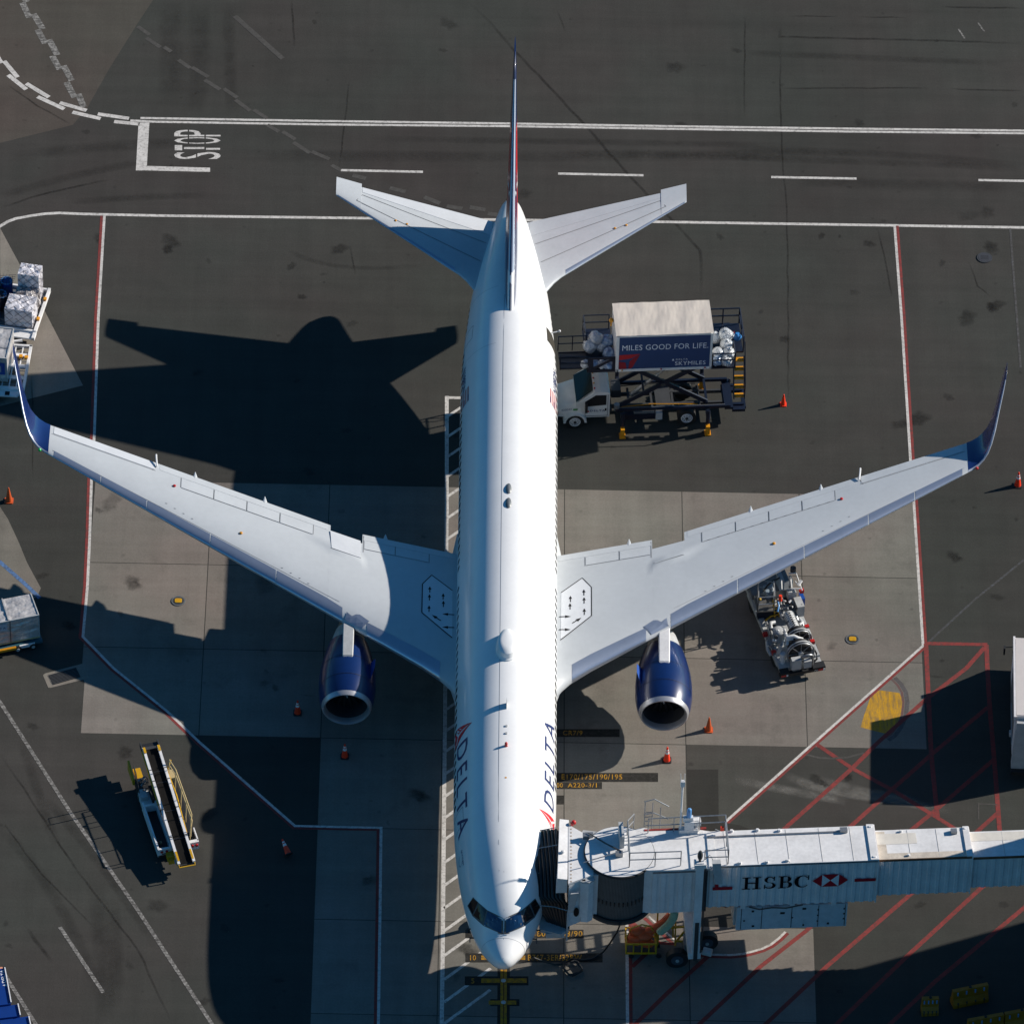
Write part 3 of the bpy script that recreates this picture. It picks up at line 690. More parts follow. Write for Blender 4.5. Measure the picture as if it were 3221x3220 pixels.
# airline name and emblem along the crown sides
def letters(txt, sd, ya, yb, t0, t1, m, name='lettering', **kw):
    """u runs from ya to yb, v from theta t0 (baseline) up to t1"""
    mb = MB(); text_on(mb, txt, lambda u, v: fpt(ya+(yb-ya)*u, sd*(t0+(t1-t0)*v), .01), **kw)
    return mb.build(name, m, fus)
LN = paint('letter_navy', (.012, .03, .13), .4)
letters('DELTA', 1, 8.2, 14.05, 1.24, .855, LN, offset=.004, cuts=6, ucuts=6, spacing=1.3)
letters('DELTA', -1, 12.45, 6.3, 1.22, .84, LN, offset=.004, cuts=6, ucuts=6, spacing=1.3)
def tri(sd, y0, y1, flip, m=REDP):
    mb = MB()   # delta emblem: split triangle, apex up
    def q(u, v): return fpt(y0+(y1-y0)*u, sd*(1.33+(.72-1.33)*v), .012)
    for T in ([(.0, .0), (.44, .28), (.5, 1.)], [(.5, 1.), (.56, .28), (1., 0)], [(.08, -.04), (.5, .2), (.92, -.04)]):
        n = 5; a, b, c = T
        for i in range(n):
            u0, u1 = i/n, (i+1)/n
            def e(p, r, t): return (p[0]+(r[0]-p[0])*t, p[1]+(r[1]-p[1])*t)
            if T[2][1] == 1.: P = [e(a, c, u0), e(b, c, u0), e(b, c, u1), e(a, c, u1)]
            else: P = [e(a, b, u0) if i < n else b, e(c, b, u0), e(c, b, u1), e(a, b, u1)]
            if T[0][1] == 1.: P = [e(b, a, u0), e(c, a, u0), e(c, a, u1), e(b, a, u1)]
            mb.poly([q(*x) for x in P])
    return mb.build('emblem', m, fus)
REDB = paint('bright_red', (.78, .015, .03), .4)
tri(1, 7.0, 7.95, 0, REDB); tri(-1, 13.9, 12.55, 0, REDB)
letters('N188DN', 1, 38.2, 39.9, 1.3, 1.12, LN, name='registration', offset=.01, cuts=2); letters('N188DN', -1, 39.85, 38.15, 1.3, 1.12, LN, name='registration', offset=.01, cuts=2)
for s in (1, -1):
    for k in range(7):
        mb = MB().poly([fpt(36.95, s*(.98+.05*k), .008), fpt(38.05, s*(.98+.05*k), .008), fpt(38.05, s*(1.03+.05*k), .008), fpt(36.95, s*(1.03+.05*k), .008)])
        mb.build('flag_stripe', paint('flag_red', (.45, .2, .19), .5) if k % 2 == 0 else paint('flag_white', (.6, .5, .5), .5), fus)
    a, b = (36.95, 37.4) if s > 0 else (36.95, 37.4)
    MB().poly([fpt(a, s*.98, .014), fpt(b, s*.98, .014), fpt(b, s*1.18, .014), fpt(a, s*1.18, .014)]).build('flag_canton', LN, fus)
letters('SKYTEAM', -1, 5.5, 4.6, 1.16, 1.1, LN, name='alliance_lettering'); 
mb = skin_strip([(5.05+.28*math.cos(t), -(1.24+.09*math.sin(t))) for t in [k*PI/6 for k in range(9)]], .03); mb.build('alliance_mark', LN, fus)
# open service door aft left with its gust strut, and crown fittings
mb = MB(); G = 6
for i in range(G):
    for j in range(G):
        mb.poly([fpt(41.5+1.05*u/G, .93+.62*v/G, .012) for u, v in ((i, j), (i+1, j), (i+1, j+1), (i, j+1))])
mb.build('open_doorway', paint('doorway_dark', (.03, .025, .015), .9), fus)
p = fpt(42.62, 1.15, 0); MB().tube(p, p+V((.42, .12, .02)), .03, 6).ball(p+V((.45, .13, .03)), .07).build('door_arm', JWHITE, fus)
# satcom radome on the crown
mb = MB(); rings = []
def egg(t, k): return V((.52*k*math.sin(t)*(1-.12*math.cos(t)), 17.85+.95*k*math.cos(t), 0))
for k, z in ((1.08, 7.42), (1.08, 7.6), (1.0, 7.66), (.94, 7.92), (.8, 8.02), (.5, 8.08), (.05, 8.09)): rings.append([egg(2*PI*i/32, k)+V((0, 0, z)) for i in range(32)])
mb.loft(rings).build('satellite_dome', WHITE, plane, smooth=35)
for y in (28.05, 29.1):
    mb = MB(); n = 14
    mb.loft([[V((.15*k*math.sin(t), y+.36*k*math.cos(t)*(1.2 if math.cos(t) > 0 else .9), 7.53+h)) for t in [2*PI*i/n for i in range(n)]] for k, h in ((1, 0), (1, .05), (.7, .1), (.1, .12))])
    mb.build('antenna_fairing', MGREY, plane, smooth=40)
def blade(y, h, c, m=WHITE, x=0.): MB().loft([[V((x-.03*k, y-c*k/2, 7.5+z)), V((x, y+c*k/2+z*.3, 7.5+z)), V((x+.03*k, y-c*k/2, 7.5+z)), V((x, y-c*k/2-.08*k, 7.5+z))] for k, z in ((1, 0), (.6, h))]).build('blade_antenna', m, plane)
blade(13.75, .42, .35, LGREY); 
for y in (12.35, 11.85): MB().tube((0, y, 7.52), (0, y, 7.6), .09, 12, .06).build('antenna_puck', LGREY, plane)
MB().tube((0, 11.0, 7.53), (0, 11.0, 7.72), .09, 12, .07).ball((0, 11, 7.72), .08).build('beacon_light', REDS, plane)
MB().tube((0, 8.85, 7.46), (0, 8.85, 7.56), .05, 8).build('temperature_probe', ORY, plane)
MB().prism([(-.09, 7.85), (.09, 7.85), (.09, 8.05), (-.09, 8.05)], 7.36, 7.47).build('antenna_plate', LGREY, plane)
MB().tube((0, 7.4, 7.3), (0, 7.4, 7.42), .16, 16, .14).build('antenna_puck', LGREY, plane)

# ---- wings
TH = [(2.2, .135), (8, .125), (23.5, .1)]
def lerp(tb, x):
    for (a, p), (b, q) in zip(tb, tb[1:]):
        if x <= b: return p+(q-p)*max(0, (x-a))/(b-a)
    return tb[-1][1]
LEt = [(1.2, 16.6), (2.0, 17.35), (2.4, 17.95), (2.8, 18.6), (3.2, 19.05), (4.0, 19.72), (6, 21.08), (8.1, 22.48), (23.5, 32.75)]
TEt = [(1.2, 28.0), (2.5, 28.24), (7.36, 29.05), (7.3601, 28.25), (9.0, 28.75), (9.0001, 29.5), (23.5, 34.95)]
TEc = [(1.2, 28.0), (2.5, 28.24), (7.36, 29.05), (9.0, 29.5), (23.5, 34.95)]
def zw(x): return 3.75+(x-2.5)*.1025
def wpt(x, c, up, off=0.):
    le, te = lerp(LEt, x), lerp(TEc, x); ch = te-le; c *= (lerp(TEt, x)-le)/ch
    th = lerp(TH, x)*5*(.2969*math.sqrt(max(c, 0))-.126*c-.3516*c*c+.2843*c**3-.1036*c**4)
    # thickness as a share of the clean chord, so notches do not change the skin
    k = min(ch, 11)
    return (x, le+c*ch, zw(x)+up*(th*k+off)+.25*math.sin(PI*c)*.12*ch/3)
def wskin(x, y, off=0.):
    le, te = lerp(LEt, x), lerp(TEt, x)
    return V(wpt(x, max(0, min(1, (y-le)/(te-le))), 1, off))
CS = [0, .004, .012, .03, .06, .1, .16, .24, .34, .46, .58, .7, .8, .88, .94, 1]
XS = [1.2, 2.0, 2.2, 2.4, 2.6, 2.8, 3.0, 3.2, 3.6, 4.0, 5, 6, 7, 7.36, 7.3601, 8.1, 9.0, 9.0001, 10.5, 12, 14, 16, 18, 20, 22, 23.5]
def sx(s, p): return V((s*p[0], p[1], p[2]))
def skin_poly(s, pts, off=.012):
    """polygon on the wing top given in x,y; subdivided fan is not needed as the skin is nearly flat there"""
    return [sx(s, wskin(x, y, off)) for x, y in pts]
def drape(s, pts, off, m, name, wing, step=.4):
    bm = bmesh.new(); bm.faces.new([bm.verts.new((x, y, 0)) for x, y in pts])
    for ax in (0, 1):
        lo = min(p[ax] for p in pts); hi = max(p[ax] for p in pts); n = int((hi-lo)/step)
        for i in range(1, n+1):
            co = [0, 0, 0]; no = [0, 0, 0]; co[ax] = lo+(hi-lo)*i/(n+1); no[ax] = 1
            bmesh.ops.bisect_plane(bm, geom=bm.verts[:]+bm.edges[:]+bm.faces[:], plane_co=co, plane_no=no)
    bm.verts.index_update()
    mb = MB().add([sx(s, wskin(v.co.x, v.co.y, off)) for v in bm.verts], [[v.index for v in f.verts] for f in bm.faces]); bm.free()
    return mb.build(name, m, wing)
def wline(s, pts, wd, m, wing, name='panel_joint', off=.008):
    mb = MB()
    for a, b in zip(pts, pts[1:]):
        a = V(a); b = V(b); L = (b-a).length; n = max(1, int(L/.35)); d = (b-a).normalized(); q = V((-d.y, d.x))*wd/2
        for i in range(n):
            u = a.lerp(b, i/n); v = a.lerp(b, (i+1)/n)
            mb.poly(skin_poly(s, [u-q, v-q, v+q, u+q], off))
    return mb.build(name, m, wing)
def arrow(s, wing, x, y, ang, L=.52):
    c, n = math.cos(ang), math.sin(ang)
    P = [(-.05, -.5), (.05, -.5), (.05, .08), (.17, .0), (0, .5), (-.17, .0), (-.05, .08)]
    mb = MB(); q = [(x+(a*c-b*n)*L, y+(a*n+b*c)*L) for a, b in P]
    mb.poly(skin_poly(s, [q[i] for i in (0, 1, 2, 6)], .014)); mb.poly(skin_poly(s, [q[i] for i in (3, 4, 5)], .014))
    mb.build('escape_arrow', SOOT, wing)
def zz5(x, y, z): p = US(1000+x/1.609, 1000+y/1.609, z); return (p.x, p.y)
for s in (-1, 1):
    mb = MB()
    mb.loft([[sx(s, wpt(x, c, 1)) for c in CS]+[sx(s, wpt(x, c, -1)) for c in CS[-2:0:-1]] for x in XS])
    wing = mb.build('wing', GREYW, plane, smooth=28)
    # leading-edge slats, wrapped round the nose of the section
    for x0, x1 in ((3.3, 7.0), (8.25, 11.6), (11.66, 15.0), (15.06, 18.3), (18.36, 20.7), (20.76, 23.2)):
        mb = MB(); n = 4; cs = [(.035, -1), (.015, -1), (.004, -1), (0, 1), (.004, 1), (.015, 1), (.04, 1), (.075, 1), (.115, 1)]
        rings = []
        for i in range(n+1):
            x = x0+(x1-x0)*i/n; k = 1+max(0, (x-8)/16)*.5
            rings.append([sx(s, wpt(x, c*k*(.75 if x < 8 else 1), u, .012)) for c, u in cs])
        mb.loft(rings, ends=False, close=False).build('slat', SLAT, wing, smooth=60)
        le = lerp(LEt, x0); ch = lerp(TEt, x0)-le
    wline(s, [(x, lerp(LEt, x)+(lerp(TEt, x)-lerp(LEt, x))*.16) for x in (8.4, 16, 23.3)], .02, SEAML, wing)
    # spoilers (outboard and inboard) : thin raised panels
    def chord_y(x, c): le = lerp(LEt, x); return le+c*(lerp(TEt, x)-le)
    def panel(name, x0, x1, d0, d1, m, off=.02, te=None):
        """d0,d1 distances ahead of the trailing edge"""
        mb = MB(); top = []
        n = 3
        for i in range(n):
            xa = x0+(x1-x0)*i/n; xb = x0+(x1-x0)*(i+1)/n; t = te or (lambda x: lerp(TEt, x))
            P = [(xa, t(xa)-d0), (xb, t(xb)-d0), (xb, t(xb)-d1), (xa, t(xa)-d1)]
            A = skin_poly(s, P, off); B = skin_poly(s, P, -.05); mb.hexa(B, A)
        return mb.build(name, m, wing)
    for x0, x1 in ((9.9, 11.55), (11.62, 13.25), (13.32, 14.95), (15.02, 16.65)):
        panel('spoiler', x0, x1, 1.32, .55, GREYL, .012)
        for xx in (x0-.035, x1+.035): wline(s, [(xx, lerp(TEt, xx)-1.34), (xx+.0, lerp(TEt, xx)-.52)], .03, SEAM, wing)
        for q in (.2, .5, .8): xx = x0+(x1-x0)*q; yy = lerp(TEt, xx)-1.36; MB().poly(skin_poly(s, [(xx-.07, yy-.02), (xx+.07, yy+.02), (xx+.07, yy+.07), (xx-.07, yy+.03)], .01)).build('hinge', SEAM, wing)
    wline(s, [(9.9, lerp(TEt, 9.9)-1.36), (16.65, lerp(TEt, 16.65)-1.36)], .022, SEAM, wing)
    for x0, x1 in ((4.0, 5.65), (5.72, 7.25)):
        panel('spoiler', x0, x1, 1.25, .55, GREYL, .012)
    wline(s, [(4.0, lerp(TEt, 4.0)-1.28), (7.25, lerp(TEt, 7.25)-1.28)], .02, SEAM, wing); wline(s, [(3.95, lerp(TEt, 3.95)-1.3), (3.95, lerp(TEt, 3.95)-.5)], .025, SEAM, wing)
    wline(s, [(5.68, lerp(TEt, 5.68)-1.3), (5.68, lerp(TEt, 5.68)-.5)], .035, SEAM, wing); wline(s, [(7.3, 27.5), (7.3, 28.9)], .035, SEAM, wing)
    # flaps and ailerons: paler strips along the trailing edge
    panel('flap', 9.15, 17.8, .5, .02, GREYL, .008); panel('flap', 2.6, 7.3, .5, .02, GREYL, .008)
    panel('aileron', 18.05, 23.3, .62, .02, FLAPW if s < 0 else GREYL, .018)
    wline(s, [(18.0, lerp(TEt, 18)-.68), (23.4, lerp(TEt, 23.4)-.68)], .03, SEAM if s > 0 else SEAML, wing); wline(s, [(17.9, lerp(TEt, 17.9)-.05), (18.15, lerp(TEt, 18.1)-.7)], .05, SEAM, wing)
    dz = .16 if s < 0 else -.2
    mb = MB(); a = [wskin(7.45, 27.0, .02), wskin(8.9, 27.55, .02)]; b = [V((7.45, 28.4, zw(7.45)+dz)), V((9.0, 28.95, zw(9)+dz))]
    mb.hexa([sx(s, a[0]-V((0, 0, .3))), sx(s, a[1]-V((0, 0, .3))), sx(s, b[1]-V((0, 0, .05))), sx(s, b[0]-V((0, 0, .05)))], [sx(s, a[0]), sx(s, a[1]), sx(s, b[1]), sx(s, b[0])])
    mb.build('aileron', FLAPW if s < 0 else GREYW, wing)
    wline(s, [(7.4, 27.0), (8.95, 27.55)], .035, SEAM, wing)
    MB().hexa([sx(s, V((9.0, 28.1, zw(9)-.15))), sx(s, V((9.16, 28.15, zw(9)-.15))), sx(s, V((9.3, 29.45, zw(9)-.1))), sx(s, V((9.02, 29.4, zw(9)-.1)))],
              [sx(s, V((9.0, 28.1, zw(9)+.12))), sx(s, V((9.16, 28.15, zw(9)+.12))), sx(s, V((9.3, 29.45, zw(9)+.02))), sx(s, V((9.02, 29.4, zw(9)+.02)))]).build('flap_edge', DGREY, wing)
    # flap track fairings poking past the trailing edge
    for x, o in ((6.2, .42), (12.4, .45), (16.0, .42)):
        te = lerp(TEt, x); mb = MB(); rings = []
        for t, r in ((0, .02), (.15, .15), (.4, .22), (.7, .2), (.86, .15), (1, .02)):
            y = te-2.6+t*(2.6+o); z = zw(x)-.42+.34*t
            rings.append([V((s*x+r*math.cos(q), y, z+r*1.1*math.sin(q))) for q in [2*PI*k/10 for k in range(10)]])
        mb.loft(rings).build('flap_fairing', GREYL, wing, smooth=60)
    te = lerp(TEt, 17.95)
    MB().path([(s*17.95, te-.35, zw(17.95)+.12), (s*17.97, te-.1, zw(17.95)+.16), (s*18.0, te+.15, zw(17.95)+.2), (s*18.02, te+.42, zw(17.95)+.22)], .045, 6).build('vortex_fin', WHITE, wing)
    # walkway outline with escape arrows
    WP = [(2.62, 26.0-.4), (4.55, 26.9+.12), (5.25, 26.25), (5.25, 23.2), (2.75, 21.0)]
    WP = [zz5(*p, 4.45) for p in ((1232, 1378), (1338, 1302), (1384, 1360), (1384, 1515), (1228, 1633))]
    wline(s, [(max(2.56, x), y) for x, y in WP], .05, SOOT, wing, 'walkway_line', .012)
    PA = []
    for a, b in ((0, 1), (1, 2), (2, 3), (3, 4)): PA.append(WP[a])
    drape(s, [(max(2.5, x), y) for x, y in WP], .006, paint('walkway_pale', (.66, .68, .7), .5, dirt=.06), 'walkway', wing)
    for px, py, ang in ((1346, 1390, 0), (1347, 1434, 0), (1348, 1495, 0), (1278, 1421, 0), (1276, 1462, 0), (1251, 1517, -PI/2), (1310, 1540, -PI/3.6), (1250, 1585, -PI/2)):
        x, y = zz5(px, py, 4.4); 
        mb = MB(); arrow(s, wing, x, y, ang, .5 if ang == 0 else .6)
    for x, y, m in ((13.5, 27.95, ORY), (17.0, 31.1, REDS)):
        p = sx(s, wskin(x, y, .03)); MB().ball(p, .09, 1, 1, .6).build('wing_fitting', m, wing)
    for i in range(4):
        for x0 in (10.0, 16.0): p = skin_poly(s, [(x0+i*.45+a, lerp(LEt, x0+i*.45)+1.0+b+i*.02) for a, b in ((-.05, -.02), (.05, .0), (.05, .03), (-.05, .01))], .012); MB().poly(p).build('fuel_vent', SEAM, wing)
    # patch over the pylon
    P = [US(1980+x/4.597, 1900+y/4.597, z) for x, y, z in ((320, 490, 4.3), (580, 388, 4.5), (560, 330, 4.6), (538, 212, 4.6), (460, 262, 4.6), (400, 252, 4.55), (345, 265, 4.5), (205, 345, 4.5))]
    drape(s, [(p.x, max(p.y, lerp(LEt, p.x)+.1)) for p in P], .03, SLAT, 'krueger_panel', wing)
    # winglet
    WL = [((23.5, 32.75, 5.9), (23.5, 34.98, 5.9), (0, 0, 1), .11), ((23.75, 32.92, 5.93), (23.78, 35.1, 5.94), (-.15, 0, 1), .1), ((24.05, 33.13, 6.02), (24.09, 35.28, 6.03), (-.4, 0, 1), .1), ((24.3, 33.36, 6.2), (24.33, 35.45, 6.18), (-.7, 0, .9), .1), ((24.5, 33.62, 6.42), (24.55, 35.62, 6.4), (-.9, 0, .65), .1),
          ((24.68, 33.98, 6.75), (24.73, 35.86, 6.74), (-1, 0, .45), .09), ((24.86, 34.55, 7.15), (24.93, 36.28, 7.2), (-1, 0, .33), .09), ((25.07, 35.4, 7.75), (25.12, 36.85, 7.8), (-1, 0, .28), .085), ((25.28, 36.2, 8.35), (25.3, 37.35, 8.38), (-1, 0, .25), .08), ((25.4, 36.72, 8.72), (25.42, 37.62, 8.72), (-1, 0, .25), .07), ((25.47, 37.15, 8.9), (25.48, 37.75, 8.9), (-1, 0, .25), .06), ((25.5, 37.6, 8.97), (25.5, 37.84, 8.97), (-1, 0, .25), .03)]
    def wl(i, c, u, off=0):
        a, b, n, t = WL[i]; a, b, n = V(a), V(b), V(n).normalized(); th = t*5*(.2969*math.sqrt(c)-.126*c-.3516*c*c+.2843*c**3-.1036*c**4)*(b-a).length
        return sx(s, a.lerp(b, c)+n*(u*(th+off)+(.1*math.sin(PI*c)*.1*(b-a).length if i == 0 else 0)))
    mb = MB(); mb.loft([[wl(i, c, 1) for c in CS]+[wl(i, c, -1) for c in CS[-2:0:-1]] for i in range(len(WL))])
    wlt = mb.build('winglet', NAVY, wing, smooth=50)
    mb = MB(); cs = [(.1, -1), (.05, -1), (.02, -1), (.004, -1), (0, 1), (.004, 1), (.015, 1), (.03, 1), (.045, 1)]
    mb.loft([[wl(i, c, u, .006) for c, u in cs] for i in range(0, 10)], ends=False, close=False).build('winglet_leading_edge', paint('winglet_edge', (.45, .49, .56), .4, metal=.4), wing, smooth=60)
    p = sx(s, V((23.95, 33.0, 5.98))); MB().ball(p, .09).build('navigation_light', paint('green_lamp', (.02, .5, .1), .3) if s < 0 else REDS, wing)

    # ---- engine
    EX, EY, EZ = 7.92*s, 18.15, 2.62
    def er(y, r, r2=None, dz=0, n=40): return [V((EX+r*math.cos(t), y, EZ+dz+(r2 or r)*math.sin(t))) for t in [2*PI*k/n for k in range(n)]]
    mb = MB()
    # scarfed lip: the top sits forward of the bottom
    def lip(y, r, dz=0, k=.09): return [V((EX+r*math.cos(t), y-k*r*math.sin(t), EZ+dz+r*math.sin(t))) for t in [2*PI*i/40 for i in range(40)]]
    mb.loft([lip(18.38, 1.27), lip(18.7, 1.36, .02, .05), er(19.3, 1.43, dz=.03), er(20.1, 1.43, dz=.04), er(20.9, 1.36, dz=.06), er(21.7, 1.2, dz=.1), er(22.35, 1.02, dz=.14), er(22.35, .9, dz=.14)], ends=False)
    eng = mb.build('engine_nacelle', NAVY if 0 else BLUEN, plane, smooth=60)
    mb = MB(); mb.loft([lip(18.42, 1.272, k=.09), lip(18.24, 1.235), lip(18.12, 1.17), lip(18.12, 1.12), lip(18.22, 1.07), lip(18.5, 1.05)], ends=False)
    mb.build('intake_lip', CHROME, eng, smooth=60)
    mb = MB(); mb.loft([lip(18.5, 1.05), er(19.0, 1.07), er(19.6, 1.1)], ends=False); mb.build('intake_duct', paint('duct_grey', (.055, .055, .06), .6), eng, smooth=60)
    mb = MB(); mb.loft([er(19.5, 1.1), er(19.55, .3)], ends=False); mb.build('fan_disc', SOOT, eng)
    for k in range(34):
        t = 2*PI*k/34; a = V((EX+.28*math.cos(t), 19.45, EZ+.28*math.sin(t))); t2 = t+.12; b = V((EX+1.05*math.cos(t2), 19.38, EZ+1.05*math.sin(t2)))
        MB().beam(a, b, .1, .03, up=(0, 1, 0)).build('fan_blade', paint('fan_metal', (.03, .03, .033), .5, metal=.6), eng) if k % 2 == 0 else None
    mb = MB(); mb.loft([er(19.0, .02), er(19.15, .14), er(19.45, .3)]); mb.build('spinner', DGREY, eng, smooth=60)
    P = [(EX+.22*(k/16)**.8*math.cos(k*.55), 19.0+.45*(k/16)-.03, EZ+.22*(k/16)**.8*math.sin(k*.55)) for k in range(17)]
    MB().path(P, .028, 5).build('spinner_spiral', REFL, eng)
    mb = MB(); mb.loft([er(22.1, .95, dz=.14), er(22.9, .82, dz=.16), er(23.4, .68, dz=.18)], ends=False); mb.build('core_cowl', LGREY, eng, smooth=60)
    mb = MB(); mb.loft([er(23.2, .66, dz=.18), er(24.1, .5, dz=.2), er(24.15, .42, dz=.2)], ends=False); mb.build('exhaust_nozzle', TAN, eng, smooth=60)
    mb = MB(); mb.loft([er(24.0, .35, dz=.2), er(24.6, .18, dz=.2), er(25.0, .03, dz=.2)]); mb.build('exhaust_plug', MGREY, eng, smooth=60)
    for y in (19.25, 20.55):
        MB().loft([er(y, 1.435 if y < 20 else 1.405, dz=.035 if y < 20 else .052), er(y+.025, 1.437 if y < 20 else 1.405, dz=.035 if y < 20 else .052)], ends=False).build('cowl_joint', paint('cowl_seam', (.003, .008, .03), .5), eng)
    for t_ in (.45, 2.7): MB().path([(EX+1.437*math.cos(t_), 19.3, EZ+.03+1.437*math.sin(t_)), (EX+1.437*math.cos(t_), 20.1, EZ+.04+1.437*math.sin(t_)), (EX+1.365*math.cos(t_), 20.9, EZ+.06+1.365*math.sin(t_)), (EX+1.205*math.cos(t_), 21.7, EZ+.1+1.205*math.sin(t_))], .012, 4).build('cowl_split', paint('cowl_seam', (.003, .008, .03), .5), eng)
    # strake on the inboard side
    xi = EX-s*1.15
    MB().loft([[V((xi, 19.4, EZ+.85)), V((xi, 20.6, EZ+.85)), V((xi+.02, 20.6, EZ+.84))], [V((xi-s*.22, 20.0, EZ+1.15)), V((xi-s*.22, 20.6, EZ+1.15)), V((xi-s*.22+.02, 20.6, EZ+1.14))]]).build('strake', BLUEP, eng)
    # pylon
    mb = MB(); rings = []
    for y, zt, zb, hw in ((20.35, 3.98, 3.8, .2), (20.5, 4.12, 3.7, .27), (21.5, 4.3, 3.6, .28), (22.6, 4.42, 3.4, .28), (24.5, 4.2, 3.3, .25), (26.0, 4.0, 3.6, .1)):
        rings.append([V((EX-hw, y, zt-.04)), V((EX-hw*.85, y, zt)), V((EX+hw*.85, y, zt)), V((EX+hw, y, zt-.04)), V((EX+hw, y, zb)), V((EX-hw, y, zb))])
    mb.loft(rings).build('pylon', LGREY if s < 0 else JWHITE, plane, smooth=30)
    for y in (20.75, 21.9): MB().box(EX-.25, EX+.25, y, y+.02, 4.0, 4.0+.15+(y-20.35)*.13+.025).build('pylon_joint', SEAM, plane) if 0 else None
    # ---- tailplane
    def zs(x): return 5.6+.11*x
    LT = [(.4, 43.6), (1.2, 44.9), (1.9, 46.0), (2.3, 46.65), (2.7, 47.1), (9.3, 52.45)]; TT = [(.4, 51.5), (.9, 51.6), (7.95, 53.3), (7.9501, 53.57), (9.3, 53.93)]
    def tp(x, c, u, off=0.):
        le, te = lerp(LT, x), lerp(TT, x); th = .1*5*(.2969*math.sqrt(c)-.126*c-.3516*c*c+.2843*c**3-.1036*c**4)*(te-le)*.85
        return sx(s, (x, le+c*(te-le), zs(x)+u*(th+off)))
    tx = [.4, 1.2, 1.9, 2.3, 2.7, 4, 6, 7.95, 7.9501, 8.8, 9.3]
    mb = MB(); mb.loft([[tp(x, c, 1) for c in CS]+[tp(x, c, -1) for c in CS[-2:0:-1]] for x in tx])
    st = mb.build('horizontal_stabilizer', GREYL, plane, smooth=28)
    mb = MB(); cs = [(.03, -1), (.01, -1), (0, 1), (.01, 1), (.03, 1), (.055, 1)]
    mb.loft([[tp(x, c, u, .006) for c, u in cs] for x in (2.9, 5, 7, 9.2)], ends=False, close=False).build('stabilizer_leading_edge', SLAT, st, smooth=60)
    def tsk(x, y, off=.01):
        le, te = lerp(LT, x), lerp(TT, x); return tp(x, max(0, min(1, (y-le)/(te-le))), 1, off)
    def tline(pts, wd, m, name='panel_joint'):
        mb = MB()
        for a, b in zip(pts, pts[1:]):
            a, b = V(a), V(b); d = (b-a).normalized(); q = V((-d.y, d.x))*wd/2; n = max(1, int((b-a).length/1.0))
            for i in range(n):
                u = a.lerp(b, i/n); v = a.lerp(b, (i+1)/n); mb.poly([tsk(*(p)) for p in (u-q, v-q, v+q, u+q)])
        mb.build(name, m, st)
    tline([(1.3, 49.65), (7.9, 52.62), (8.2, 52.1), (1.6, 48.1)], .035, SEAM)
    mb = MB(); n = 4
    for i in range(n):
        xa, xb = 1.0+6.9*i/n, 1.0+6.9*(i+1)/n
        A = [tsk(x, y, .012) for x, y in ((xa, lerp([(1, 50.35), (7.9, 52.85)], xa)), (xb, lerp([(1, 50.35), (7.9, 52.85)], xb)), (xb, lerp(TT, xb)-.01), (xa, lerp(TT, xa)-.01))]
        mb.hexa([p-V((0, 0, .04)) for p in A], A)
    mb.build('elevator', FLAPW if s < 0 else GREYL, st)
    tline([(2.7, 51.05), (2.7, 51.95)], .03, SEAML)
    for x, y in ((5.5, 50.55), (6.1, 50.75)): p = tsk(x, y, .02); MB().ball(p, .07, 1, 1, .4).build('fitting', ORY, st)

# ---- fin
FL = [(6.6, 42.1), (7.35, 42.45), (7.62, 42.75), (8.0, 43.3), (8.45, 43.95), (15.2, 52.05), (15.65, 52.75), (15.85, 53.5)]   # z -> leading edge Y
FT = [(6.0, 51.0), (6.6, 51.2), (15.85, 54.85)]
def finp(z, c, u, off=0.):
    le, te = lerp(FL, z), lerp(FT, z); k = te-le; tt = lerp([(6.6, .055), (8.5, .085), (15, .08), (15.85, .06)], z)
    th = tt*5*(.2969*math.sqrt(c)-.126*c-.3516*c*c+.2843*c**3-.1036*c**4)*k
    return V((u*(th+off), le+c*k, z))
zsx = [6.2, 6.8, 7.35, 7.5, 7.62, 7.8, 8.0, 8.2, 8.45, 9, 10, 11, 12, 13, 14, 15.2, 15.45, 15.65, 15.78, 15.85]
mb = MB(); mb.loft([[finp(z, c, 1) for c in CS]+[finp(z, c, -1) for c in CS[-2:0:-1]] for z in zsx])
fin = mb.build('tail_fin', paint('fin_navy', (.008, .022, .085), .3, coat=.5), plane, smooth=40)
mb = MB(); cs = [(.035, -1), (.02, -1), (.008, -1), (0, 1), (.008, 1), (.02, 1), (.035, 1)]
mb.loft([[finp(z, c, u, .008) for c, u in cs] for z in (7.35, 7.62, 8.0, 8.45, 10, 12, 14, 15.2)], ends=False, close=False).build('fin_leading_edge', paint('edge_blue_white', (.5, .56, .66), .3, metal=.4), fin, smooth=60)
mb = MB(); mb.loft([[finp(z, c, u, .012) for c, u in cs] for z in (7.3, 7.45, 7.62, 7.8, 8.0, 8.3, 8.7)], ends=False, close=False).build('dorsal_edge', WHITE, fin, smooth=60)
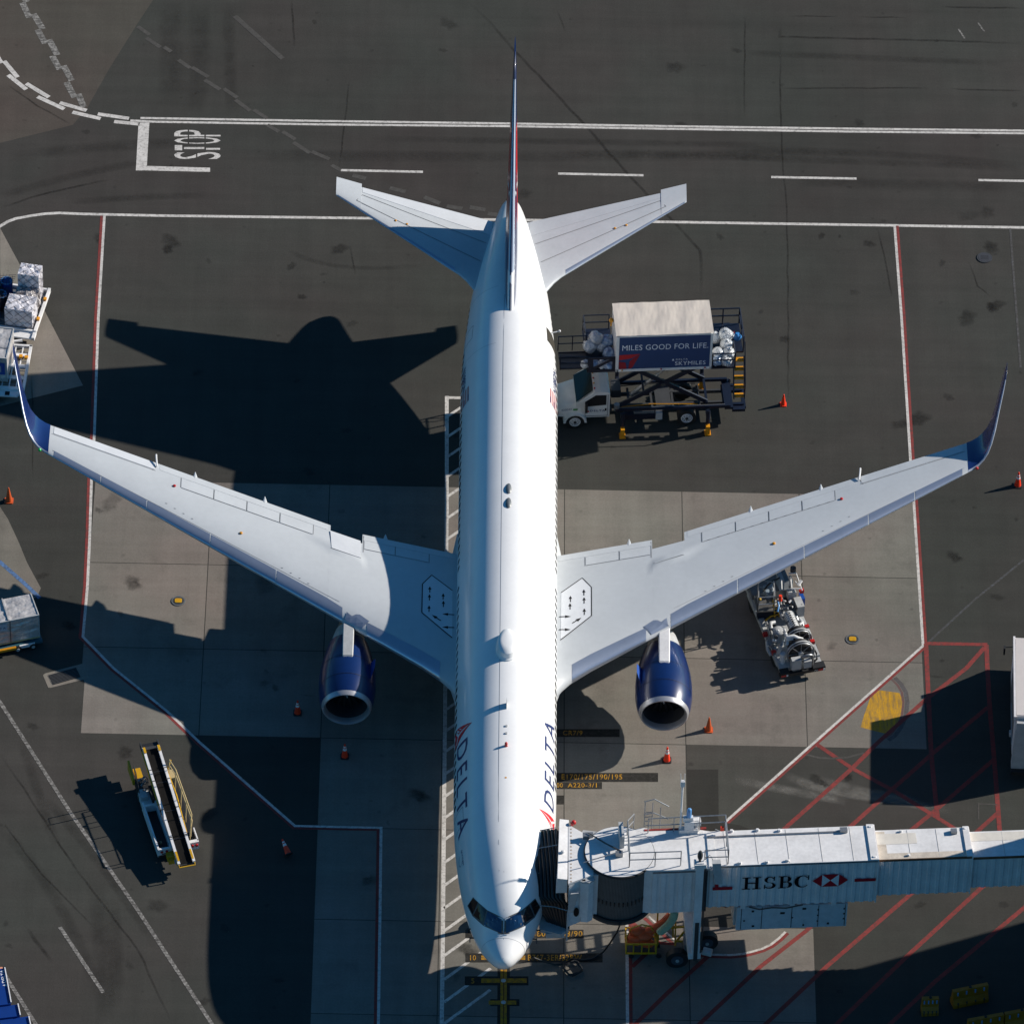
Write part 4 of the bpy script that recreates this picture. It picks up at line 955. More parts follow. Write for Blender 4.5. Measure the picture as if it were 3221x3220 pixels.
for u in (1, -1):
    def fq(pts, m, name):
        mb = MB(); a, b, c, d = [V(p) for p in pts]; n = 6
        for i in range(n):
            for j in range(n):
                P = []
                for x, y in ((i, j), (i+1, j), (i+1, j+1), (i, j+1)):
                    q = a.lerp(b, x/n).lerp(d.lerp(c, x/n), y/n); le, te = lerp(FL, q.y), lerp(FT, q.y)
                    P.append(finp(q.y, max(0, min(1, (q.x-le)/(te-le))), u, .012))
                mb.poly(P)
        mb.build(name, m, fin)
    fq([(50.2, 13.45), (53.9, 13.3), (53.0, 11.4), (47.7, 11.3)], REDP, 'red_emblem_panel')
    fq([(47.4, 11.05), (52.9, 11.2), (51.9, 8.6), (46.2, 9.95)], REDP, 'red_emblem_panel')
    fq([(47.6, 11.28), (53.0, 11.38), (52.95, 11.25), (47.5, 11.08)], REFL, 'white_emblem_edge')
    fq([(45.5, 8.4), (51.9, 8.4), (51.3, 6.9), (44.0, 7.2)], WHITE, 'white_fin_root') if u > 0 and 0 else None
    MB().loft([[finp(z, c, u, .01) for c in (.72, .722)] for z in (7.5, 9, 11, 13, 15.2)], ends=False, close=False).build('rudder_joint', SEAM, fin)

# ---- landing gear
def wheel_at(mb, x, y, r, w_): mb.tube((x-w_/2, y, r), (x+w_/2, y, r), r, 20)
ng = MB(); ng.tube((0, 6.4, .5), (0, 6.3, 3.0), .12, 10).build('nose_gear_leg', LGREY, plane)
for x in (-.3, .3): m_ = MB(); wheel_at(m_, x, 6.4, .47, .3); m_.build('wheel', BLACK, plane)
for s in (-1, 1):
    MB().tube((s*4.65, 28.2, .6), (s*4.4, 28.0, 3.4), .2, 10).build('main_gear_leg', LGREY, plane)
    for y in (27.5, 28.9):
        for x in (4.1, 5.2): m_ = MB(); wheel_at(m_, s*x, y, .58, .4); m_.build('wheel', BLACK, plane)

# ------------------------------------------------------------------ traffic cones
def make_cone(label, h, m, collars, loc, group='traffic cones round the airplane'):
    t = thing('traffic_cone', label, 'traffic cone', loc, 0, group)
    b = h*.24
    MB().prism([(-b, -b*.8), (-b*.8, -b), (b*.8, -b), (b, -b*.8), (b, b*.8), (b*.8, b), (-b*.8, b), (-b, b*.8)], 0, .045).build('base', ORGD if m is ORGD else BLACK if h > .8 else m, t)
    MB().tube((0, 0, .045), (0, 0, h), h*.19, 18, .035).build('cone_body', m, t)
    MB().tube((0, 0, h), (0, 0, h+.01), .035, 10, .02).build('tip', m, t)
    if collars:
        for z0, z1 in ((.55, .7), (.76, .85)):
            r0 = h*.19+(.035-h*.19)*(z0*h-.045)/(h-.045)+.006; r1 = h*.19+(.035-h*.19)*(z1*h-.045)/(h-.045)+.006
            MB().tube((0, 0, z0*h), (0, 0, z1*h), r0, 18, r1, cap=False).build('reflective_collar', REFL, t)
    return t
def gnd(x, y): p = K(x, y); return (p.x, p.y, 0)
make_cone('small orange traffic cone on the asphalt right of the raised catering box', .72, ORG, 0, (14.56, 43.95, 0))
make_cone('tall orange cone with white collars near the right frame edge below the winglet', .95, ORG, 1, gnd(1920, 916))
make_cone('plain orange cone behind the right engine intake, casting a long shadow', .9, ORGD, 0, gnd(1337, 1377))
make_cone('orange cone with white collars standing in sun by the jet bridge stair', .95, ORG, 1, gnd(1258, 1434))
make_cone('faded plain cone at the left frame edge below the blue winglet', .95, ORGD, 0, gnd(17, 945))
make_cone('orange cone with white collars left of the left engine intake', .9, ORG, 1, gnd(561.5, 1345))
make_cone('orange cone with white collars in shadow below the left engine', .9, ORG, 1, gnd(650.5, 1427))
t = make_cone('orange cone with white collars lying tipped over in the airplane shadow', .85, ORG, 1, (0, 0, 0))
p = K(545, 1617); t.matrix_basis = Matrix.Translation((p.x, p.y, .2)) @ Matrix.Rotation(R(28), 4, 'Z') @ Matrix.Rotation(R(-62), 4, 'X') 

# ------------------------------------------------------------------ high-lift cabin service truck
ct = thing('service_truck', 'white high-lift cabin service truck with raised navy box and scissor lift', 'truck', (3.54, 41.79, 0), R(4.6))
Lc = LOC(ct)
def CZ(x, y, z): return Lc @ US(1720+x/2.8412, 920+y/2.8412, z)
def wheel(par, x, y, r, wd, hub=True, rim=REFL, dual=False):
    t = MB().tube((x, y-wd/2, r), (x, y+wd/2, r), r, 24).build('tyre', BLACK, par, smooth=40)
    if hub:
        s_ = -1 if y < 1 else 1
        MB().torus((x, y+s_*(wd/2+.004), r), (0, 1, 0), r*.56, .03, 20, 6).tube((x, y+s_*(wd/2-.05), r), (x, y+s_*(wd/2+.012), r), r*.5, 20, r*.44).build('rim', rim, t, smooth=40)
        MB().tube((x, y+s_*(wd/2), r), (x, y+s_*(wd/2+.06), r), r*.17, 12).build('hub', DGREY, t)
        mb = MB()
        for k in range(8): a = 2*PI*k/8; mb.ball((x+.33*r*math.cos(a), y+s_*(wd/2+.016), r+.33*r*math.sin(a)), .028, nu=6, nv=4)
        mb.build('hub_bolts', DGREY, t)
for y in (0, 2.15): wheel(ct, 0, y+.12, .48, .28)
for y in (.0, 2.15): wheel(ct, 5.9, y+(.2 if y < 1 else .05), .5, .5)
# cab: hood, fenders, body, glass
cab = MB().loft([[V((x, y, z)) for y, z in ((e, .75), (2.3-e, .75), (2.3-e, zt-.35), (2.3-e-.16, zt-.1), (2.3-e-.42, zt), (e+.42, zt), (e+.16, zt-.1), (e, zt-.35))] for x, zt, e in ((-1.04, 1.2, .26), (-.98, 1.38, .2), (-.8, 1.5, .16), (-.4, 1.6, .1), (.0, 1.7, .04), (.3, 1.75, .0))]).build('hood', TWHITE, ct, smooth=35)
MB().xprism([(.05, .75), (1.8, .75), (1.8, 2.4), (1.72, 2.48), (1.3, 2.52), (.98, 2.48), (.05, 1.72)], .03, 2.27).build('cab', TWHITE, ct)
MB().poly([(.07, .1, 1.76), (.07, 2.2, 1.76), (.92, 2.08, 2.455), (.92, .22, 2.455)]).add([], []).build('windscreen', GLASS, ct, smooth=None)
ws = [o for o in bpy.data.objects if o.name == 'windscreen'][0]
ws.location = (-.03, 0, .03)
MB().poly([(.5, .018, 1.5), (1.62, .018, 1.6), (1.62, .018, 2.3), (1.05, .018, 2.3), (.5, .018, 1.86)]).build('side_window', SOOT, ct)
MB().poly([(.62, 2.282, 1.62), (1.62, 2.282, 1.62), (1.62, 2.282, 2.3), (1.0, 2.282, 2.3), (.6, 2.282, 1.86)]).build('side_window', SOOT, ct)
for a, b in (((.52, 1.6), (.52, .85)), ((.52, .85), (1.7, .85)), ((1.7, .85), (1.7, 2.35))):
    MB().beam((a[0], .014, a[1]), (b[0], .014, b[1]), .025).build('door_gap', SEAM, ct)
mi = MB().box(.5, .62, -.3, -.12, 1.35, 1.95).build('mirror', BLACK, ct); MB().beam((.55, -.1, 1.6), (.6, .1, 1.6), .04).build('mirror_arm', BLACK, ct)
for k in range(5): MB().ball((1.0, .35+k*.4, 2.52), .05, nu=8, nv=5).build('roof_lamp', ORY if k in (1, 3) else REDS, ct)
for s_ in (0, 1):
    y0 = -.1 if s_ == 0 else 2.0
    mb = MB(); rings = []
    for k in range(9):
        a = PI*k/8; rings.append([V((-.62*math.cos(a), y0, .48+.62*math.sin(a))), V((-.62*math.cos(a), y0+.4, .52+.66*math.sin(a))), V((-.5*math.cos(a), y0+.4, .5+.52*math.sin(a))), V((-.5*math.cos(a), y0, .48+.52*math.sin(a)))])
    mb.loft(rings).build('fender', TWHITE, ct, smooth=40)
MB().box(-1.15, -.98, -.02, 2.3, .42, .72).build('bumper', BLACK, ct); MB().box(-1.03, -.99, .25, 2.05, .8, 1.25).build('grille', DGREY, ct)
MB().box(-1.04, -.9, .02, .3, .95, 1.15).build('headlight', paint('amber_lamp', (.5, .2, .08), .3), ct); MB().box(-1.04, -.9, 2.0, 2.27, .95, 1.15).build('headlight', REFL, ct)
text_on(MB(), 'DELTA', plane_map((.78, .01, 1.15), (.78, 0, 0), (0, 0, .14)), offset=.01, spacing=1.3).build('lettering', LN, ct)
MB().poly([(.62, .008, 1.13), (.75, .008, 1.13), (.685, .008, 1.27)]).build('emblem', REDP, ct)
text_on(MB(), '420044', plane_map((-.75, -.008, 1.28), (.55, 0, .06), (0, 0, .13))).build('fleet_number', LN, ct)
MB().poly([(-.12, -.008, 1.3), (.12, -.008, 1.32), (.12, -.008, 1.42), (-.12, -.008, 1.4)]).build('green_label', GREEN, ct)
MB().box(1.55, 1.64, .0, .03, 1.2, 1.35).build('fuel_flap', SOOT, ct)
# chassis
for y in (.65, 1.55): MB().box(1.7, 8.0, y-.06, y+.06, .8, 1.0).build('chassis_rail', DGREY, ct)
for x in (1.9, 2.9, 4.1, 5.2, 6.6, 7.9): MB().box(x-.06, x+.06, .3, 1.95, .86, .98).build('cross_member', DGREY, ct)
for y in (.12, 2.18): MB().box(2.1, 8.2, y-.07, y+.07, 1.05, 1.22).build('subframe_rail', TNAVY, ct)
MB().box(2.15, 7.9, .14, .17, 1.22, 1.235).build('edge_strip', STEEL, ct)
for y in (.45, 1.9): MB().box(7.9, 8.95, y-.08, y+.08, .8, 1.0).build('rear_beam', TNAVY, ct)
MB().box(7.9, 8.35, .1, 2.3, .9, 1.05).build('rear_crossbeam', TNAVY, ct)
MB().box(8.3, 8.95, 1.5, 1.95, .75, .95).build('rear_box', TNAVY, ct); MB().box(8.3, 8.98, .05, .4, .75, .92).build('rear_box', TNAVY, ct)
MB().box(8.85, 9.05, .3, 1.75, .7, .85).build('rear_bumper', TNAVY, ct)
for x in (8.35,): MB().tube((x, 2.1, 1.0), (x, 2.1, 1.25), .07, 8).build('knob', DGREY, ct)
MB().box(2.6, 4.6, -.02, .4, .5, .85).build('tool_box', TNAVY, ct); MB().box(4.25, 4.6, -.06, .42, .48, .95).build('battery_box', LGREY, ct); MB().box(3.1, 4.2, .05, .3, .85, .95).build('tank', MGREY, ct)
MB().box(2.0, 2.5, 1.2, 2.1, 1.0, 1.5).build('hydraulic_unit', DGREY, ct); MB().tube((2.2, .2, 1.05), (2.2, .2, 1.45), .15, 10).build('air_tank', STEEL, ct)
for z0, z1 in ((1.0, 1.06),): MB().box(4.3, 5.1, .3, 2.0, z0, z1).build('deck_plate', DGREY, ct)
for x, y in ((2.45, 0), (6.95, 0), (2.45, 2.3), (6.95, 2.3)):     # outriggers
    sg = -1 if y == 0 else 1; yy = y+sg*.62
    l = MB().tube((x, yy, .65), (x, yy, 1.55), .11, 12).build('outrigger_leg', TNAVY, ct); MB().tube((x, yy, .3), (x, yy, .66), .05, 10).build('piston', STEEL, l)
    MB().box(x-.1, x+.1, yy-.28, yy+.05, .05, .6).box(x-.16, x+.16, yy-.32, yy+.1, 0, .07).build('foot', ORY, l); MB().beam((x, y, .95), (x, yy, .95), .16).build('beam', TNAVY, l)
# scissor lift: two crossed pairs, with base ends and rollers
for y in (.28, 2.05):
    MB().beam((2.25, y, 1.25), (6.3, y, 3.85), .1, .24).build('scissor_arm', TNAVY, ct); MB().beam((6.95, y+.12, 1.25), (2.9, y+.12, 3.85), .1, .24).build('scissor_arm', TNAVY, ct)
    MB().tube((4.6, y-.1, 2.7), (4.6, y+.3, 2.7), .12, 12).build('pivot', DGREY, ct)
MB().beam((6.95, .28, 1.25), (6.95, 2.2, 1.25), .12).build('scissor_tie', TNAVY, ct); MB().beam((2.9, .28, 3.8), (2.9, 2.2, 3.8), .12).build('scissor_tie', TNAVY, ct); MB().beam((3.6, .3, 2.1), (3.6, 2.1, 2.1), .1).build('scissor_tie', TNAVY, ct)
MB().tube((3.0, 1.15, 1.2), (4.4, 1.15, 2.6), .1, 10).tube((4.4, 1.15, 2.6), (4.9, 1.15, 3.1), .06, 8).build('lift_cylinder', STEEL, ct)
for y in (.35, 1.95): MB().path([(2.4, y, 1.1), (4, y+.1, 1.15), (6.5, y, 1.12)], .03).build('hydraulic_hose', ORY if y < 1 else BLACK, ct)
# the box
BX0, BX1, BY0, BY1, BZ0, BZ1 = 2.02, 7.06, .02, 2.5, 3.95, 6.42
bxs = MB().box(BX0, BX1, BY0, BY1, BZ0, BZ1).build('cargo_box', TWHITE, ct)
mb = MB(); NX, NY = 44, 16
mb.add([(BX0-.03+(BX1-BX0+.06)*i/NX, BY0-.04+(BY1-BY0+.08)*j/NY, BZ1+.06+.03*math.sin(PI*j/NY)+.012*math.sin(i*.5-j*.35+1.5*math.sin(j*.31+i*.11))+rnd.uniform(-.004, .004)) for j in range(NY+1) for i in range(NX+1)],
       [(j*(NX+1)+i, j*(NX+1)+i+1, (j+1)*(NX+1)+i+1, (j+1)*(NX+1)+i) for j in range(NY) for i in range(NX)])
mb.build('fabric_roof', FABRIC, bxs, smooth=80)
MB().box(BX0+.16, BX1-.12, BY0-.012, BY0-.002, BZ0+.17, BZ1-.1).build('side_panel', paint('panel_navy', (.01, .045, .14), .4, dirt=.08), bxs)
for x0, x1, z0, z1 in ((BX0, BX1, BZ0, BZ0+.16), (BX0, BX0+.15, BZ0, BZ1), (BX1-.11, BX1, BZ0, BZ1)): MB().box(x0, x1, BY0-.03, BY0, z0, z1).build('box_frame', TWHITE, bxs)
W = paint('letter_white', (.75, .77, .8), .5)
text_on(MB(), 'MILES GOOD FOR LIFE.', plane_map((BX0+.32, BY0-.012, 5.42), (4.5, 0, 0), (0, 0, .37)), offset=.0, spacing=1.05).build('slogan_lettering', W, bxs)
text_on(MB(), 'SKYMILES', plane_map((BX0+3.12, BY0-.012, 4.26), (1.6, 0, 0), (0, 0, .27)), spacing=1.1).build('program_lettering', W, bxs)
text_on(MB(), 'DELTA', plane_map((BX0+3.16, BY0-.012, 4.62), (.62, 0, 0), (0, 0, .1)), spacing=1.2).build('small_lettering', W, bxs)
MB().poly([(BX0+2.95, BY0-.02, 4.6), (BX0+3.07, BY0-.02, 4.6), (BX0+3.01, BY0-.02, 4.74)]).build('small_emblem', W, bxs)
q = lambda *p: [(BX0+.17+x, BY0-.02, 4.13+z) for x, z in p]
REDE = paint('emblem_red', (.42, .01, .02), .4); REDE2 = paint('emblem_dark_red', (.25, .006, .02), .4)
MB().poly(q((0, .98), (1.1, 1.02), (.62, .72), (.0, .62))).build('emblem', REDE, bxs); MB().poly(q((.72, .72), (1.1, 1.0), (.72, .1), (.62, .0), (.5, .0), (.55, .5))).build('emblem', REDE2, bxs)
MB().poly(q((0, .52), (.35, .45), (.42, .0), (0, .0))).build('emblem', REDE2, bxs)
for x in (.35, 2.4, 4.7): MB().ball((BX0+x, BY0-.04, 4.06), .05, nu=6, nv=4).build('marker_lamp', REDS if x > 2 else ORY, bxs)
MB().ball((BX0-.12, 1.75, 6.0), .13).tube((BX0-.12, 1.75, 5.6), (BX0-.12, 1.75, 5.95), .04, 6).build('beacon', ORY, bxs)
# front and rear platforms
pf = MB().box(.55, BX0, .1, 3.4, 3.86, 3.95).build('front_platform', TNAVY, ct); MB().box(-.85, .6, .35, 1.6, 3.9, 3.97).build('bridge_plate', DGREY, ct)
for y0 in (.35, .77, 1.18, 1.58): MB().box(-.85, .6, y0-.02, y0+.02, 3.97, 4.02).build('plate_rib', TNAVY, ct)
def rail(par, pts, z0, hs, m, r=.03, post=1.0, name='railing'):
    mb = MB()
    for a, b in zip(pts, pts[1:]):
        a = V((*a, z0)); b = V((*b, z0)); n = max(1, round((b-a).length/post))
        for i in range(n+1): p = a.lerp(b, i/n); mb.tube(p, p+V((0, 0, hs[-1])), r, 6)
        for h in hs: mb.tube(a+V((0, 0, h)), b+V((0, 0, h)), r, 6)
    return mb.build(name, m, par)
rail(ct, [(-.85, 1.75), (.65, 1.75)], 3.97, (.5, 1.0), TNAVY); rail(ct, [(-.85, .3), (.6, .15)], 3.97, (.5, .95), TNAVY); rail(ct, [(.6, 3.35), (1.95, 3.35)], 3.95, (.5, 1.0), TNAVY); rail(ct, [(.6, 1.75), (.6, 3.35)], 3.95, (.5, 1.0), TNAVY, .04)
# swung side panel with a triangular opening
MB().box(.62, 2.0, .0, .05, 3.95, 4.12).box(.62, .85, .0, .05, 4.1, 4.9).box(1.85, 2.0, 0, .05, 4.1, 4.95).box(.62, 2.0, 0, .05, 4.85, 5.0).beam((.8, .025, 4.15), (1.85, .025, 4.85), .05, .16).build('guard_panel', TNAVY, ct)
rp_ = MB().box(BX1, 8.35, .05, 3.5, 3.86, 3.95).build('rear_platform', TNAVY, ct)
rail(ct, [(BX1+.05, 3.45), (8.85, 3.45), (8.85, 1.2)], 3.95, (.55, 1.05), TNAVY, .04); rail(ct, [(BX1+.05, .08), (8.3, .08), (8.3, 1.0)], 3.95, (.5, .95), TNAVY, .04); MB().box(8.35, 8.85, 1.3, 3.5, 3.8, 3.9).build('landing', TNAVY, ct)
st_ = MB().beam((8.32, .95, 3.9), (8.32, -.12, 1.85), .05, .2).beam((8.88, .95, 3.9), (8.88, -.12, 1.85), .05, .2).build('stair_stringer', TNAVY, ct)
for k in range(5): f = k/4.6; MB().box(8.36, 8.84, .75-1.0*f, 1.05-1.0*f, 3.66-2.0*f, 3.72-2.0*f).build('step', ORY, ct)
MB().beam((8.88, .95, 4.9), (8.88, -.12, 2.85), .05).beam((8.88, -.12, 2.85), (8.88, -.12, 1.85), .05).build('hand_rail', TNAVY, ct)
MB().box(8.1, 8.5, 2.2, 2.5, 4.2, 4.25).build('seat_shelf', REDE2, ct)
# rubbish bags
def bag(x, y, z, r, m, label, sq=.85):
    p = US(1720+x/2.8412, 920+y/2.8412, z)
    mb = MB(); rings = []; nu, nv = 14, 9; ph = rnd.random()*6
    for j in range(1, nv):
        t_ = PI*j/nv
        rings.append([V((math.sin(t_)*math.cos(2*PI*i/nu), math.sin(t_)*math.sin(2*PI*i/nu), -math.cos(t_)*sq))*r*(1+.1*math.sin(3*2*PI*i/nu+ph+j)+.06*rnd.uniform(-1, 1)) for i in range(nu)])
    mb.loft(rings)
    o = mb.build('rubbish_bag', m, smooth=70, label=label, cat='bag', group='rubbish bags on the service truck platforms'); o.location = p
    n = MB(); n.tube((0, 0, r*sq*.9), (rnd.uniform(-.05, .05), 0, r*sq*1.2), .03, 6, .09).build('knot', m, o)
for a in ((385, 478, 4.4, .42, BAG, 'crumpled clear rubbish bag at the left front of the front platform'), (440, 405, 4.75, .4, BAG, 'grey rubbish bag on top of the pile on the front platform'), (540, 430, 4.6, .38, BAGB, 'pale bluish bag against the box front on the front platform'),
          (488, 480, 4.35, .33, BAG, 'bag wedged in the middle of the front platform pile'), (562, 545, 4.35, .38, BAGB, 'blue tinted bag slumped by the near corner of the box front'), (345, 640, 4.25, .26, BAG, 'small white bag at the edge of the guard panel'),
          (425, 640, 4.25, .28, BAGB, 'blue bag seen through the left part of the guard panel opening'), (490, 640, 4.25, .27, BAG, 'pale bag behind the diagonal of the guard panel'), (548, 648, 4.25, .27, BAGB, 'bluish bag at the right of the guard panel opening'),
          (1505, 405, 4.45, .36, BAG, 'bag with a yellow and green mark next to the rear of the box'), (1598, 382, 4.6, .42, BAG, 'largest round clear bag on the rear platform'), (1610, 470, 4.5, .36, BAG, 'flat topped clear bag in the middle of the rear platform'),
          (1530, 540, 4.4, .34, BAG, 'bright white bag behind the near railing of the rear platform'), (1628, 545, 4.4, .34, BAG, 'clear bag in the near right corner of the rear platform'), (1602, 610, 4.2, .33, BAG, 'lowest clear bag resting against the rear platform railing'), (1520, 612, 4.2, .3, BAGB, 'dim bag in the near left corner of the rear platform'), (1700, 395, 4.3, .24, paint('blue_sheet', (.03, .2, .5), .4), 'crumpled blue plastic bag on the rear landing')):
    bag(*a)

# ------------------------------------------------------------------ passenger boarding bridge
jb = thing('jet_bridge', 'long white jet bridge with ribbed telescoping tunnels and black bellows docked at the airplane nose', 'jet bridge', (5.5, 4.23, -.35), R(4.4))
Lj = LOC(jb)
def JZ(x, y, z): return Lj @ US(1650+x/2.9723, 2480+y/2.9723, z-.35)
def tunnel(name, x0, x1, hw, z0, z1, pitch, rib, ridge, mroof=JWHITE, yc=0.):
    t = MB().box(x0, x1, yc-hw+.05, yc+hw-.05, z0, z1-.05).build(name, JGREY, jb)
    MB().box(x0-.02, x1+.02, yc-hw-.03, yc+hw+.03, z1-.05, z1).build('roof', mroof, t)
    n = int((x1-x0)/pitch)
    for s_ in (-1, 1):
        mb = MB()
        for i in range(n):
            a = x0+(i+.5)*(x1-x0)/n; y = yc+s_*(hw-.05); q = s_*.05
            mb.hexa([(a-rib, y, z0), (a+rib, y, z0), (a+rib*.6, y+q, z0), (a-rib*.6, y+q, z0)] if s_ > 0 else [(a-rib*.6, y+q, z0), (a+rib*.6, y+q, z0), (a+rib, y, z0), (a-rib, y, z0)],
                    [(a-rib, y, z1-.06), (a+rib, y, z1-.06), (a+rib*.6, y+q, z1-.06), (a-rib*.6, y+q, z1-.06)] if s_ > 0 else [(a-rib*.6, y+q, z1-.06), (a+rib*.6, y+q, z1-.06), (a+rib, y, z1-.06), (a-rib, y, z1-.06)])
        mb.build('wall_ribs', JGREY, t)
    for x in ridge: MB().box(x-.012, x+.012, yc-hw+.02, yc+hw-.02, z1, z1+.012).build('roof_seam', paint('roof_seam', (.5, .49, .47), .6), t)
    return t
ta = tunnel('tunnel', 4.15, 12.38, 1.12, 4.75, 7.68, .42, .12, (5.1, 6.6, 8.1, 9.7, 11.2))
tb = tunnel('tunnel', 12.42, 16.98, .95, 4.88, 7.42, .42, .12, (14.0, 15.4), yc=.07)
tc = tunnel('tunnel', 17.0, 32.0, .83, 5.05, 7.2, .42, .12, (18.6, 20.1, 21.6), yc=.08)
MB().box(12.02, 12.36, -1.17, 1.17, 7.68, 7.76).build('end_flashing', JWHITE, ta); MB().box(12.36, 12.42, -1.16, 1.16, 4.72, 7.74).build('end_frame', JGREY, ta)
MB().box(16.7, 16.98, -.92, 1.05, 7.42, 7.5).build('end_flashing', JWHITE, tb); MB().box(16.96, 17.02, -.93, 1.06, 4.86, 7.46).build('end_frame', JGREY, tb)
MB().box(12.42, 16.7, -.9, -.5, 7.422, 7.43).build('rust_stain', paint('warm_stain', (.68, .6, .5), .6, dirt=.3, scale=1.5), tb); MB().box(12.44, 12.9, -.88, .95, 7.422, 7.428).build('rust_stain', paint('warm_stain', (.68, .6, .5), .6, dirt=.3, scale=1.5), tb)
p_ = paint('rust_brown', (.16, .08, .04), .8, dirt=.4)
MB().box(12.42, 16.96, -.925, -.885, 7.3, 7.43).build('gutter', p_, tb); MB().box(17.02, 32, -.8, -.76, 7.08, 7.215).build('gutter', p_, tc)
MB().box(12.45, 14.4, .1, .8, 7.422, 7.43).build('rust_stain', paint('cream_stain', (.68, .64, .57), .6), tb); MB().box(17.02, 20, .3, .85, 7.2, 7.21).build('rust_stain', paint('cream_stain', (.68, .64, .57), .6), tc)
MB().box(4.2, 12.4, -1.16, -1.08, 7.55, 7.64).build('cable_tray', STEEL, ta)
MB().beam((4.3, .72, 7.74), (10.9, .78, 7.74), .05).build('conduit', STEEL, ta)
for x in (10.9,): MB().box(x-.18, x+.18, .7, .95, 7.7, 7.86).build('junction_box', STEEL, ta)
MB().box(16.1, 16.4, .6, .85, 7.43, 7.6).build('junction_box', STEEL, tb)
for x, y in ((5.5, 1.08), (6.75, 1.08), (7.8, 1.0), (5.7, -1.05), (7.0, -1.05), (8.0, -1.0), (12.2, 1.0), (12.2, -1.0)): MB().ball((x, y, 7.74), .09, 1.3, 1, 1, 6, 4).build('lifting_lug', JWHITE, ta)
for x, y in ((13.7, .9), (13.9, -.7), (16.8, .9)): MB().ball((x, y, 7.48), .08, nu=6, nv=4).build('lifting_lug', JWHITE, tb)
# HSBC sign on the near wall: serif letters built from strokes
YW = -1.155
BKL = paint('sign_black', (.006, .006, .009), .8, spec=.1); RDL = paint('sign_red', (.45, .008, .02), .45)
def sgn(x, z): return V((SX0+(x-SX0)*SW, YW, z))
SX0, SZ0, SH, SW = 5.86, 5.96, .84, 1.27
def rects(l, x0): 
    mb = MB()
    for a, b, c, d in l: mb.poly([sgn(x0+a, SZ0+c*SH), sgn(x0+b, SZ0+c*SH), sgn(x0+b, SZ0+d*SH), sgn(x0+a, SZ0+d*SH)])
    return mb
def arc(mb, cx, cz, rx, rz, a0, a1, w0, w1, n=14):
    """stroke along an ellipse with a width that swells in the middle"""
    for i in range(n):
        P = []
        for k in (i, i+1):
            t = k/n; a = R(a0+(a1-a0)*t); w_ = w0+(w1-w0)*math.sin(PI*t)
            P.append((cx+(rx+w_/2)*math.cos(a), cz+(rz+w_*.25)*math.sin(a))); P.append((cx+(rx-w_/2)*math.cos(a), cz+(rz-w_*.25)*math.sin(a)))
        mb.poly([sgn(*P[0]), sgn(*P[2]), sgn(*P[3]), sgn(*P[1])])
    return mb
sign = rects([(.1, .22, 0, 1), (.5, .62, 0, 1), (.22, .5, .46, .54), (0, .32, 0, .07), (0, .32, .93, 1), (.4, .72, 0, .07), (.4, .72, .93, 1)], SX0).build('sign_letter', BKL, ta)
mb = MB(); c = SX0+1.05; arc(mb, c, SZ0+.73*SH, .15, .23*SH, 20, 270, .04, .12); arc(mb, c, SZ0+.27*SH, .17, .23*SH, 90, -160, .04, .14)
mb.poly([sgn(c+.14, SZ0+.66*SH), sgn(c+.19, SZ0+.66*SH), sgn(c+.19, SZ0+SH), sgn(c+.15, SZ0+SH)]); mb.poly([sgn(c-.21, SZ0), sgn(c-.17, SZ0), sgn(c-.16, SZ0+.34*SH), sgn(c-.21, SZ0+.34*SH)]); mb.build('sign_letter', BKL, ta)
mb = rects([(.07, .19, 0, 1), (0, .3, .94, 1), (0, .3, 0, .06), (.19, .3, .48, .55)], SX0+1.38); arc(mb, SX0+1.68, SZ0+.745*SH, .12, .225*SH, 90, -90, .03, .13); arc(mb, SX0+1.68, SZ0+.27*SH, .16, .24*SH, 90, -90, .03, .14); mb.build('sign_letter', BKL, ta)
mb = MB(); c = SX0+2.3; arc(mb, c, SZ0+.5*SH, .24, .47*SH, 38, 322, .04, .15); mb.poly([sgn(c+.19, SZ0+.62*SH), sgn(c+.24, SZ0+.62*SH), sgn(c+.24, SZ0+SH), sgn(c+.2, SZ0+SH)]); mb.build('sign_letter', BKL, ta)
hx, hz, hh = SX0+2.68, SZ0+.0, .84
MB().poly([sgn(hx, hz+hh/2), sgn(hx+.36, hz), sgn(hx+.36, hz+hh)]).build('sign_emblem_red', RDL, ta); MB().poly([sgn(hx+1.36, hz+hh/2), sgn(hx+1.0, hz+hh), sgn(hx+1.0, hz)]).build('sign_emblem_red', RDL, ta)
MB().poly([sgn(hx+.36, hz), sgn(hx+1.0, hz), sgn(hx+.68, hz+hh/2)]).build('sign_emblem_red', RDL, ta); MB().poly([sgn(hx+.36, hz+hh), sgn(hx+.68, hz+hh/2), sgn(hx+1.0, hz+hh)]).build('sign_emblem_red', RDL, ta)
MB().poly([sgn(hx+.36, hz), sgn(hx+.68, hz+hh/2), sgn(hx+.36, hz+hh)]).build('sign_emblem_white', REFL, ta); MB().poly([sgn(hx+1.0, hz), sgn(hx+1.0, hz+hh), sgn(hx+.68, hz+hh/2)]).build('sign_emblem_white', REFL, ta)
for a, b, c, d in ((11.3, 12.32, 6.23, 6.42), (4.45, 5.4, 6.0, 6.2), (4.55, 4.72, 6.2, 7.05)): MB().box(a, b, YW-.01, YW, c, d).build('red_stripe', RDL, ta)
MB().poly([(4.56, YW-.02, 6.55), (4.7, YW-.02, 6.7), (4.56, YW-.02, 6.8)]).build('sign_emblem_white', REFL, ta)
